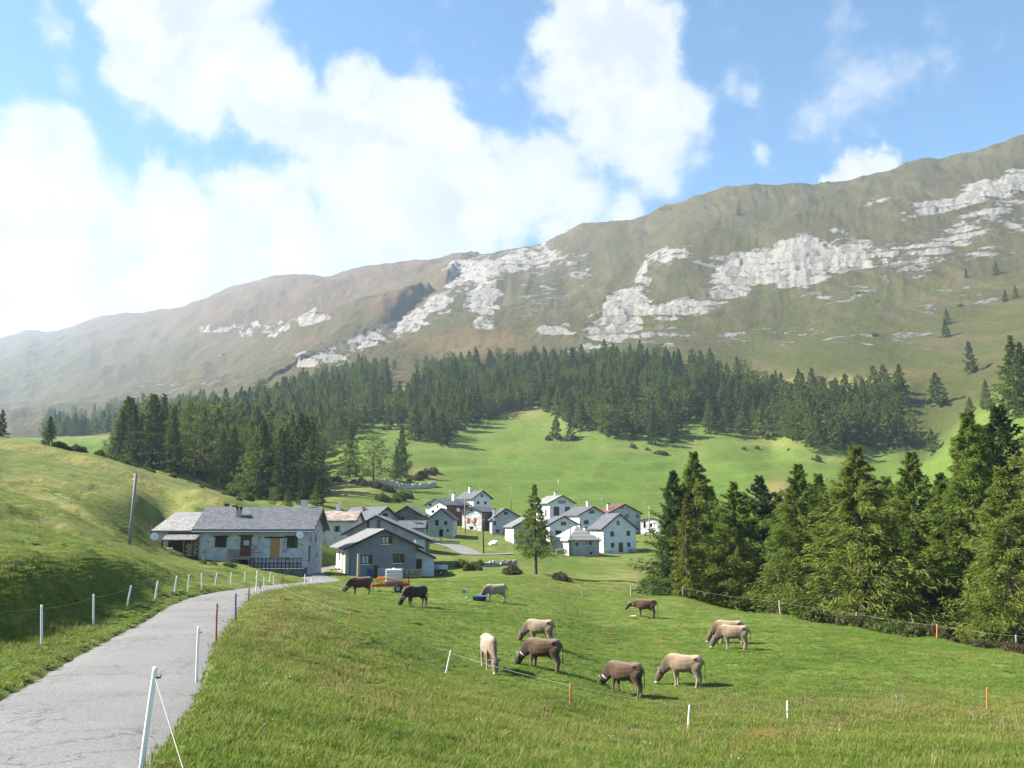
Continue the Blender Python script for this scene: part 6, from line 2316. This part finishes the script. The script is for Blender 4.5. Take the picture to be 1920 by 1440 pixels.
def drystone_wall(label, P0, P1, n, h, size, seed, mat='pale_stone_wall'):
    """a low wall of single stones laid in courses"""
    g = random.Random(seed)
    root = empty('stone_wall', P0)
    tag(root, label, 'wall')
    d = P1 - P0
    mes = []
    for k in range(6):
        bm = bmesh.new()
        bmesh.ops.create_cube(bm, size=1.0)
        for vv in bm.verts:
            vv.co = Vector((vv.co.x * size * 1.25, vv.co.y * size, vv.co.z * size * .62)) + Vector((g.gauss(0, .05), g.gauss(0, .05), g.gauss(0, .03)))
        me = bpy.data.meshes.new('stone')
        bm.to_mesh(me)
        bm.free()
        me.materials.append(MATS[mat])
        mes.append(me)
    rows = max(1, int(h / (size * .6)))
    for rr in range(rows):
        for k in range(n):
            t = (k + .5 * (rr % 2) + g.uniform(-.15, .15)) / n
            if t > 1 or (rr == rows - 1 and g.random() < .35):
                continue
            q = d * t
            zz = ground_at(P0.x + q.x, P0.y + q.y) - P0.z
            obj('stone', g.choice(mes), root, (q.x, q.y + g.gauss(0, .05), zz + size * .6 * (rr + .3)), math.atan2(d.y, d.x) + g.gauss(0, .15))
    return root


drystone_wall('low dry stone wall in the grass left of the lone larch', drop(908, 1062, 114), drop(968, 1060, 114), 11, 1.0, .42, 5)
RW = drystone_wall('grey retaining wall below the orange earth bank', drop(705, 905, 255), drop(818, 912, 258), 24, 1.9, .7, 6, 'stone')

# troughs, table, benches, firewood
p = drop(850, 1022, 149)
m = MB()
m.box(-2.0, 1.0, -.3, .3, 0, .12)
m.box(-2.0, 1.0, -.3, -.22, .12, .55)
m.box(-2.0, 1.0, .22, .3, .12, .55)
m.box(-2.0, -1.9, -.22, .22, .12, .55)
m.box(.9, 1.0, -.22, .22, .12, .55)
o = m.build('water_trough', 'pale_wood')
o.location = p
tag(o, 'long pale water trough beside the village lane', 'trough')
m = MB()
m.box(-.75, -.55, -.12, .12, 0, 1.2)
m.tube([(-.65, 0, 1.0), (-.4, 0, 1.0)], .03, 6)
sp = m.build('spout_post', 'grey_wood', o)
sp.location = (-1.5, 0, 0)


def table(label, u, v, y, rz=0.0):
    p = drop(u, v, y)
    r = empty('picnic_table', p, rz)
    tag(r, label, 'table')
    m = MB()
    m.box(-.9, .9, -.35, .35, .70, .76)
    m.build('table_top', 'pale_wood', r)
    for sy in (-1, 1):
        m = MB()
        m.box(-.9, .9, sy * .7 - .13, sy * .7 + .13, .42, .47)
        m.build('bench', 'pale_wood', r)
    for sx in (-.6, .6):
        m = MB()
        m.box(sx - .05, sx + .05, -.72, .72, .36, .42)
        m.box(sx - .05, sx + .05, -.3, -.2, 0, .70)
        m.box(sx - .05, sx + .05, .2, .3, 0, .70)
        m.build('leg', 'grey_wood', r)


table('pale wooden picnic table right of the red brown village door', 1188, 1036, 163)
table('wooden picnic table before the left window of the red door house', 1140, 1037, 163, .1)


def woodpile(label, u, v, y, nx, nz, L=.5, rz=0.0):
    p = drop(u, v, y)
    r = empty('woodpile', p, rz)
    tag(r, label, 'woodpile')
    g = random.Random(int(u))
    mb = MB()
    mb.tube([(0, -L, 0), (0, L, 0)], .13, 8)
    me = mb.mesh('log', 'pale_wood')
    for i in range(nx):
        for j in range(nz):
            obj('log', me, r, ((i + .5 * (j % 2)) * .26 + g.gauss(0, .015), g.gauss(0, .04), .12 + j * .23), 0, (g.uniform(.75, 1.1),) * 2 + (g.uniform(.75, 1.1),))


woodpile('stacked firewood logs between annex doors and the stone house', 353, 1043, 91, 4, 6)
woodpile('stacked firewood against the left wall of the hipped stone hut', 1043, 1039, 158, 8, 4)
woodpile('stacked firewood along the foot of the hipped stone hut', 1073, 1041, 157, 9, 3)

# clutter in front of the grey gable house
def crate(label, u, v, y, sx, sy, sz, mat):
    p = drop(u, v, y)
    r = empty('crate', p, .2)
    tag(r, label, 'crate')
    for k in range(3):
        zz = .04 + k * sz / 3
        m = MB()
        for yy in (-sy / 2, sy / 2):
            m.box(-sx / 2, sx / 2, yy - .012, yy + .012, zz, zz + sz / 3 - .04)
        for xx in (-sx / 2, sx / 2):
            m.box(xx - .012, xx + .012, -sy / 2 + .013, sy / 2 - .013, zz, zz + sz / 3 - .04)
        m.build('slat', mat, r)
    m = MB()
    for xx in (-sx / 2 + .05, sx / 2 - .05):
        for yy in (-sy / 2 + .05, sy / 2 - .05):
            m.box(xx - .03, xx + .03, yy - .03, yy + .03, 0, sz)
    m.build('corner_post', mat, r)


crate('blue crate below the left window of the grey gable house', 693, 1082, 96, .6, .6, .9, 'blue_plastic')
crate('brown wooden crate between the lower windows of the grey gable house', 703, 1082, 96, .8, .7, 1.3, 'brown_wood')
crate('grey metal crate below the right window of the grey gable house', 716, 1083, 96, 1.0, .7, 1.1, 'sheet_metal')
woodpile('stacked logs at the right foot of the grey gable house', 762, 1082, 97, 7, 4)
p = drop(671, 1083, 96)
m = MB()
m.tube([(0, 0, -.3), (0, 0, 2.4)], .14, 9)
o = m.build('wooden_post', 'pale_wood')
o.location = p
tag(o, 'thick pale wooden post at the left corner of the grey gable house', 'post')
p = drop(873, 1122, 55)
r = empty('fence_energiser', p)
tag(r, 'white stake with grey fence energiser box left of the blue tub', 'fence energiser')
m = MB()
m.tube([(0.05, 0, -.1), (.05, 0, .62)], .035, 8)
m.build('stake', 'white_plastic', r)
m = MB()
m.box(-.22, .02, -.09, .09, .34, .60)
m.build('box', 'sheet_metal', r)

# ------------------------------------------------------------------ shrubs
def shrub_mesh(seed, n, mat, size):
    g = np.random.default_rng(seed)
    d = g.normal(0, 1, (n, 3))
    d /= np.linalg.norm(d, axis=1)[:, None]
    rr = g.uniform(.35, 1, n) ** .5
    lob = 1 + .25 * np.sin(d[:, 0] * 4 + seed) * np.cos(d[:, 1] * 3 + seed)
    P = d * (rr * lob)[:, None] * np.array([1, 1, .8])
    P[:, 2] = np.abs(P[:, 2]) * 1.0
    a = g.normal(0, 1, (n, 3))
    a /= np.linalg.norm(a, axis=1)[:, None]
    b = np.cross(a, g.normal(0, 1, (n, 3)))
    b /= np.linalg.norm(b, axis=1)[:, None]
    l = size * g.uniform(.6, 1.3, n)[:, None]
    V = np.stack([P - a * l, P + b * l * .45, P + a * l, P - b * l * .45], 1).reshape(-1, 3)
    return np_mesh('foliage', V, np.arange(n * 4).reshape(n, 4), MATS[mat], False)


SHM = {}
for k in range(3):
    SHM['green', k] = shrub_mesh(700 + k, 900, 'shrub_leaves', .13)
    SHM['brown', k] = shrub_mesh(720 + k, 900, 'heather_leaves', .12)
    SHM['bright', k] = shrub_mesh(740 + k, 1100, 'broad_leaves', .11)
stemb = MB()
for k in range(6):
    a = k * 1.05
    stemb.tube([(0, 0, -.1), (.25 * math.cos(a), .25 * math.sin(a), .35), (.5 * math.cos(a), .5 * math.sin(a), .62)], [.05, .035, .015], 5, False)
STEM = stemb.mesh('stem', 'bark')
SHRUBS = []
sg = random.Random(11)


def shrubs_along(pts, n, hpx, tone, label, jitter=6, wide=1.3):
    for k in range(n):
        t = sg.random() * (len(pts) - 1)
        i = min(int(t), len(pts) - 2)
        f = t - i
        u = pts[i][0] * (1 - f) + pts[i + 1][0] * f + sg.uniform(-jitter, jitter)
        v = pts[i][1] * (1 - f) + pts[i + 1][1] * f + sg.uniform(-jitter, jitter) * .4
        y = pts[i][2] * (1 - f) + pts[i + 1][2] * f
        SHRUBS.append((u, v, y, hpx * sg.uniform(.6, 1.3), tone, label, wide * sg.uniform(.8, 1.3)))


shrubs_along([(108, 838, 158), (150, 850, 158), (200, 862, 156)], 12, 11, 'brown', 'low brownish bush in the hedge along the left hill crest')
shrubs_along([(170, 853, 162), (240, 875, 160), (300, 893, 156), (400, 925, 150), (470, 942, 146)], 20, 12, 'green', 'low green bush at the foot of the grove behind the left hill')
shrubs_along([(600, 905, 255), (650, 903, 255), (700, 912, 245), (740, 925, 230)], 20, 10, 'brown', 'low rusty heath bush on the slope left of the retaining wall')
shrubs_along([(690, 935, 215), (740, 938, 215), (770, 928, 230)], 9, 12, 'green', 'dark rounded bush on the bank above the farm houses', 8)
shrubs_along([(1022, 825, 428), (1060, 822, 428), (1090, 824, 425)], 5, 7, 'green', 'small bush around the conifer pair on the meadow brow')
shrubs_along([(1150, 828, 410), (1190, 838, 400), (1235, 850, 390), (1250, 854, 385)], 9, 7, 'green', 'low bush along the meadow edge below the wood', 5)
shrubs_along([(1310, 842, 405), (1460, 840, 415), (1540, 865, 370), (1570, 868, 365)], 6, 7, 'green', 'low bush at the lower edge of the wood on the right')
shrubs_along([(760, 905, 262), (800, 892, 285), (818, 885, 292)], 6, 10, 'green', 'small bush beside the orange earth bank')
shrubs_along([(850, 1062, 112), (900, 1070, 108), (880, 1055, 118)], 7, 13, 'green', 'dark green bush in the hollow left of the dry stone wall', 10)
shrubs_along([(1020, 1084, 94), (1060, 1088, 92), (1040, 1082, 95)], 5, 11, 'brown', 'dry brown bush at the foot of the lone larch', 8)
shrubs_along([(945, 1078, 100), (975, 1074, 102)], 4, 14, 'brown', 'rusty bush in front of the dry stone wall', 6)
shrubs_along([(1195, 1095, 92), (1240, 1112, 86), (1270, 1118, 82)], 6, 22, 'bright', 'leafy bush at the left end of the near tree row', 8)
shrubs_along([(1310, 1125, 76), (1400, 1138, 72), (1500, 1155, 66), (1600, 1172, 60), (1700, 1190, 55), (1800, 1205, 51)], 26, 24, 'green', 'weedy bush under the near tree row along the fence', 12, 1.5)
shrubs_along([(1700, 1185, 55), (1780, 1200, 51), (1880, 1218, 47), (1920, 1222, 46)], 16, 17, 'brown', 'dry brown weeds along the fence at the right', 8, 1.2)
shrubs_along([(375, 1058, 92), (420, 1062, 92), (440, 1062, 91)], 8, 9, 'bright', 'leafy green garden plant at the foot of the stone house', 4)
for u, v, y, hp, tone, lab, wd in SHRUBS:
    if lab.startswith('weedy bush'):
        lab = ('big ' if hp > 25 else 'small ' if hp < 19 else '') + 'weedy bush on the fence line under ' + ('the row end spruce' if u < 1340 else 'the thin open larch' if u < 1420 else 'the dark spruce gap' if u < 1490 else 'the slender narrow larch' if u < 1570 else 'the broad middle larch' if u < 1660 else 'the pointed larch' if u < 1740 else 'the tall right larches')
    p = drop(u, v, y)
    h = hp * p.y / F_PX
    e = empty('shrub', (p.x, p.y, p.z - .05), sg.uniform(0, 6.28))
    e.scale = (h * wd * .62, h * wd * .62, h * 1.15)
    tag(e, lab, 'shrub', 'shrubs: ' + ' '.join(lab.split()[-6:]))
    link(bpy.data.objects.new('foliage', SHM[tone, sg.randrange(3)]), e)
    link(bpy.data.objects.new('stem', STEM), e)

# scattered dark bushes on the mountain
mr = random.Random(5)
for u, v, y in [(1418, 347, 1360), (1438, 349, 1355), (1468, 348, 1350), (1482, 346, 1348), (1495, 348, 1345), (1540, 344, 1335), (1552, 342, 1330), (1605, 332, 1310), (1612, 330, 1310), (1675, 324, 1290), (1240, 393, 1490), (1258, 392, 1480), (1322, 390, 1420), (1608, 552, 800), (1645, 566, 770), (1640, 630, 660), (1800, 575, 690), (1015, 548, 1250), (420, 665, 1700), (1106, 520, 1300)]:
    q = None
    for t in np.linspace(.7, 1.4, 260):
        c = pix(u, v, y * t)
        zz = mountain_height(np.array([c.x]), np.array([c.y]))[0][0]
        if zz > c.z:
            q = c
            break
    if q is None:
        continue
    h = mr.uniform(2.0, 3.6)
    e = empty('juniper_bush', (q.x, q.y, q.z - .5), mr.uniform(0, 6))
    e.scale = (h * .8, h * .8, h)
    tag(e, 'small dark juniper bush on the open mountainside', 'bush', 'juniper bushes on the mountainside')
    link(bpy.data.objects.new('foliage', SHM['green', mr.randrange(3)]), e)

# ------------------------------------------------------------------ grass
def _grass(base_d, base_l, dryc, tip):
    def f(nt, b):
        geo = nt.new('ShaderNodeNewGeometry')
        P = geo.outputs['Position']
        oi = nt.new('ShaderNodeObjectInfo')
        n1 = nt.noise(P, .35, 4, .6)
        n0 = nt.noise(P, .09, 3, .6)
        c = nt.mix(nt.maprange(n1, .3, .7), base_d, base_l)
        c = nt.mix(nt.math('MULTIPLY', nt.maprange(n0, .42, .62), .55), c, dryc)
        c = nt.mix(nt.math('MULTIPLY', nt.maprange(oi.outputs['Random'], .55, 1.0), .75), c, tip)
        nt.l.new(c, b.inputs['Base Color'])
        b.inputs['Roughness'].default_value = .6
        b.inputs['Specular IOR Level'].default_value = .25
        tr = nt.new('ShaderNodeBsdfTranslucent')
        nt.l.new(nt.mix(.4, c, (.22, .30, .03)), tr.inputs['Color'])
        m = nt.new('ShaderNodeMixShader')
        m.inputs[0].default_value = .38
        nt.l.new(b.outputs[0], m.inputs[1])
        nt.l.new(tr.outputs[0], m.inputs[2])
        nt.l.new(m.outputs[0], nt.n['Material Output'].inputs['Surface'])
    return f


material('grass_blade', _grass((.094, .145, .017), (.155, .212, .028), (.215, .205, .048), (.250, .225, .075)))
material('lush_blade', _grass((.075, .145, .016), (.120, .210, .026), (.140, .205, .030), (.175, .220, .040)))
material('hay_blade', _grass((.24, .195, .075), (.33, .275, .115), (.34, .28, .13), (.30, .20, .11)))
material('dock_leaf', _grass((.075, .135, .018), (.125, .195, .028), (.160, .190, .035), (.180, .150, .045)))
material('rust_leaf', _grass((.20, .10, .03), (.28, .15, .04), (.25, .16, .05), (.16, .14, .03)))
material('pink_flower', base=(.45, .16, .26), rough=.6)
material('white_flower', base=(.7, .7, .66), rough=.6)


def blades(seed, n, rad, h0, h1, wid, lean=.45, head=False):
    g = np.random.default_rng(seed)
    a = g.uniform(0, 6.283, n)
    r = rad * np.sqrt(g.random(n))
    B = np.stack([r * np.cos(a), r * np.sin(a), np.full(n, -.02)], 1)
    h = g.uniform(h0, h1, n)
    az = g.uniform(0, 6.283, n)
    ln = g.uniform(.1, 1, n) * lean * h
    dirv = np.stack([np.cos(az), np.sin(az)], 1)
    sd = np.stack([-np.sin(az), np.cos(az)], 1) * (wid * g.uniform(.6, 1.3, n))[:, None] / 2
    V = np.zeros((n, 5, 3))
    V[:, 0] = B
    V[:, 1] = B
    V[:, 0, :2] -= sd
    V[:, 1, :2] += sd
    mid = B.copy()
    mid[:, :2] += dirv * (ln * .35)[:, None]
    mid[:, 2] += h * .6
    V[:, 2] = mid
    V[:, 3] = mid
    V[:, 2, :2] += sd * .8
    V[:, 3, :2] -= sd * .8
    tip = B.copy()
    tip[:, :2] += dirv * ln[:, None]
    tip[:, 2] += h
    V[:, 4] = tip
    i = np.arange(n)[:, None] * 5
    quads = i + np.array([[0, 1, 2, 3]])
    tris = i + np.array([[3, 2, 4]])
    V = V.reshape(-1, 3)
    if head:
        hv = []
        for q in range(n):
            if g.random() < .7:
                t = tip[q]
                for s in range(2):
                    d = np.array([g.normal(0, 1), g.normal(0, 1), 0])
                    d /= np.linalg.norm(d)
                    hv.append([t - [0, 0, .03], t + d * .012 + [0, 0, .02], t + [0, 0, .09], t - d * .012 + [0, 0, .02]])
        hv = np.array(hv).reshape(-1, 3)
        hq = len(V) + np.arange(len(hv)).reshape(-1, 4)
        V = np.concatenate([V, hv])
        quads = np.concatenate([quads, hq])
    return V, [quads, tris]


def tuft(seed, mat, *a, **k):
    V, F = blades(seed, *a, **k)
    return bpy.data.objects.new('tuft_source', np_mesh('tuft', V, F, MATS[mat], False))


def rosette(seed, mat, n, L, W):
    g = np.random.default_rng(seed)
    V, F = [], []
    for k in range(n):
        a = 2.4 * k + g.normal(0, .3)
        l = L * g.uniform(.6, 1.2)
        w = W * g.uniform(.7, 1.2)
        up = g.uniform(.25, .9)
        d = np.array([math.cos(a), math.sin(a), 0])
        s = np.array([-math.sin(a), math.cos(a), 0])
        p = [np.zeros(3), d * l * .3 + [0, 0, l * up * .4], d * l * .7 + [0, 0, l * up * .6], d * l + [0, 0, l * up * .45]]
        i = len(V)
        V += [p[0], p[1] - s * w * .4, p[1] + s * w * .4, p[2] - s * w * .5, p[2] + s * w * .5, p[3]]
        F += [(i, i + 2, i + 1, i + 1), (i + 1, i + 2, i + 4, i + 3), (i + 3, i + 4, i + 5, i + 5)]
    V = np.array(V)
    q = np.array([f for f in F if f[2] != f[3]])
    t = np.array([f[:3] for f in F if f[2] == f[3]])
    return bpy.data.objects.new('rosette_source', np_mesh('rosette', V, [q, t], MATS[mat], False))


def flower(seed, mat):
    g = np.random.default_rng(seed)
    m = MB()
    for k in range(3):
        x, y, h = g.normal(0, .08), g.normal(0, .08), g.uniform(.12, .22)
        m.tube([(x, y, h - .02), (x, y, h), (x, y, h + .02)], [.006, .011, .004], 6)
    me = m.mesh('flower', mat, True)
    return bpy.data.objects.new('flower_source', me)


SRC = [tuft(1, 'grass_blade', 46, .15, .06, .15, .010), tuft(2, 'grass_blade', 46, .15, .08, .19, .010), tuft(3, 'lush_blade', 46, .15, .06, .15, .012), tuft(4, 'lush_blade', 40, .15, .08, .18, .013),
       tuft(5, 'hay_blade', 22, .14, .28, .55, .007, .55, head=True), tuft(6, 'hay_blade', 16, .14, .20, .42, .007, .7, head=True), rosette(7, 'dock_leaf', 9, .18, .075), rosette(8, 'lush_blade', 10, .14, .07), rosette(9, 'rust_leaf', 7, .16, .07), flower(10, 'pink_flower'), flower(11, 'white_flower'),
       tuft(12, 'grass_blade', 30, .13, .18, .36, .009, .6)]
gr = np.random.default_rng(77)
GP, GS, GR_, GW_ = [], [], [], []
for (ya_, yb_, dens_, sc0, sc1) in ((3.5, 9, 95, .8, 1.1), (9, 15, 80, .85, 1.2), (15, 24, 46, 1.0, 1.45), (24, 36, 24, 1.2, 1.9), (36, 55, 11, 1.4, 2.4), (55, 95, 3.6, 1.5, 3.0)):
    half = .80
    area = half * (yb_ ** 2 - ya_ ** 2)
    n = int(area * dens_)
    yy = np.sqrt(gr.uniform(ya_ ** 2, yb_ ** 2, n))
    xx = gr.uniform(-half, half, n) * yy
    D, _, S, _ = seg_dist(xx, yy, RC)
    D2, _, _, _ = seg_dist(xx, yy, LANE)
    keep_ = (D > ROAD_W / 2 + .02 + np.abs(gr.normal(0, .10, n))) & (D2 > 1.5)
    # no grass inside houses
    u_, _v = project(xx, yy, np.full(n, -5.0))
    keep_ &= ~((yy > 84) & (u_ > 280) & (u_ < 620)) & ~((yy > 94) & (u_ > 620) & (u_ < 830))
    xx, yy, D, S = xx[keep_], yy[keep_], D[keep_], S[keep_]
    zz = ground_height(xx, yy)
    n = len(xx)
    sl = xx / yy
    rnd = gr.random(n)
    patch = fbm(xx / 2.2, yy / 2.2, 3, 301)
    patch2 = fbm(xx / 5.0, yy / 5.0, 3, 305)
    lushz = sstep(28, 36, yy) * sstep(-.22, -.1, sl)
    w = np.where(rnd < .5, 0, 1)
    w = np.where((rnd < .25 + .75 * lushz) & (patch2 > -.25 * lushz), np.where(rnd < .4, 2, 3), w)
    # taller dry grass on the hump beside the road, in strips along fences, and in scattered patches
    right = (S < 0)
    edge = right & (D < 5.5) & (yy > 15)
    hump = gauss_px(*project(xx, yy, zz), [(530, 1140, 70, 40, 1.0), (500, 1190, 60, 40, .7), (560, 1180, 80, 60, .5), (1330, 1330, 160, 40, .5), (1600, 1330, 200, 30, .45)])
    tall = gr.random(n) < (.025 * edge + .12 * hump + .008 * (patch > .12) * (yy < 30))
    w = np.where(tall, np.where(gr.random(n) < .5, 4, 5), w)
    w = np.where((~tall) & (gr.random(n) < .06 + .30 * hump + .14 * (patch2 > .15)), 11, w)
    verge = (~right) & (D < 2.6)
    w = np.where(verge & (gr.random(n) < .22), np.where(gr.random(n) < .6, 6, 7), w)
    rosz = right & (D < 1.6) | (patch > .30)
    w = np.where(rosz & (gr.random(n) < .20), np.where(gr.random(n) < .5, 6, 7), w)
    U_, V_ = project(xx, yy, zz)
    rust = gauss_px(U_, V_, [(1440, 1385, 45, 12, 1.0), (1230, 1175, 60, 20, .10), (1150, 1195, 80, 25, .12)])
    w = np.where(gr.random(n) < .5 * rust, 8, w)
    w = np.where((yy < 14) & (gr.random(n) < .004), 9, w)
    w = np.where((gr.random(n) < .0008), 10, w)
    sc = gr.uniform(sc0, sc1, n)
    low = 1 - .45 * sstep(24, 34, yy)
    hgt = np.minimum(sc, 1.25) * .44 * low * np.where((w == 4) | (w == 5), 1.25, 1) * (1 + .6 * patch)
    wide = np.where((w == 9) | (w == 10), 1.0, sc)
    GP.append(np.stack([xx, yy, zz], 1))
    GS.append(np.stack([wide, wide, np.clip(hgt, .22, 1.6)], 1))
    GR_.append(gr.uniform(0, 6.28, n))
    GW_.append(w)
GP, GS, GR_, GW_ = map(np.concatenate, (GP, GS, GR_, GW_))
print('GRASS', len(GP))
go_ = scatter_object('meadow_grass', GP, GS, GR_, GW_, SRC)
tag(go_, 'green and straw coloured meadow grass with docks and clover', 'grass')
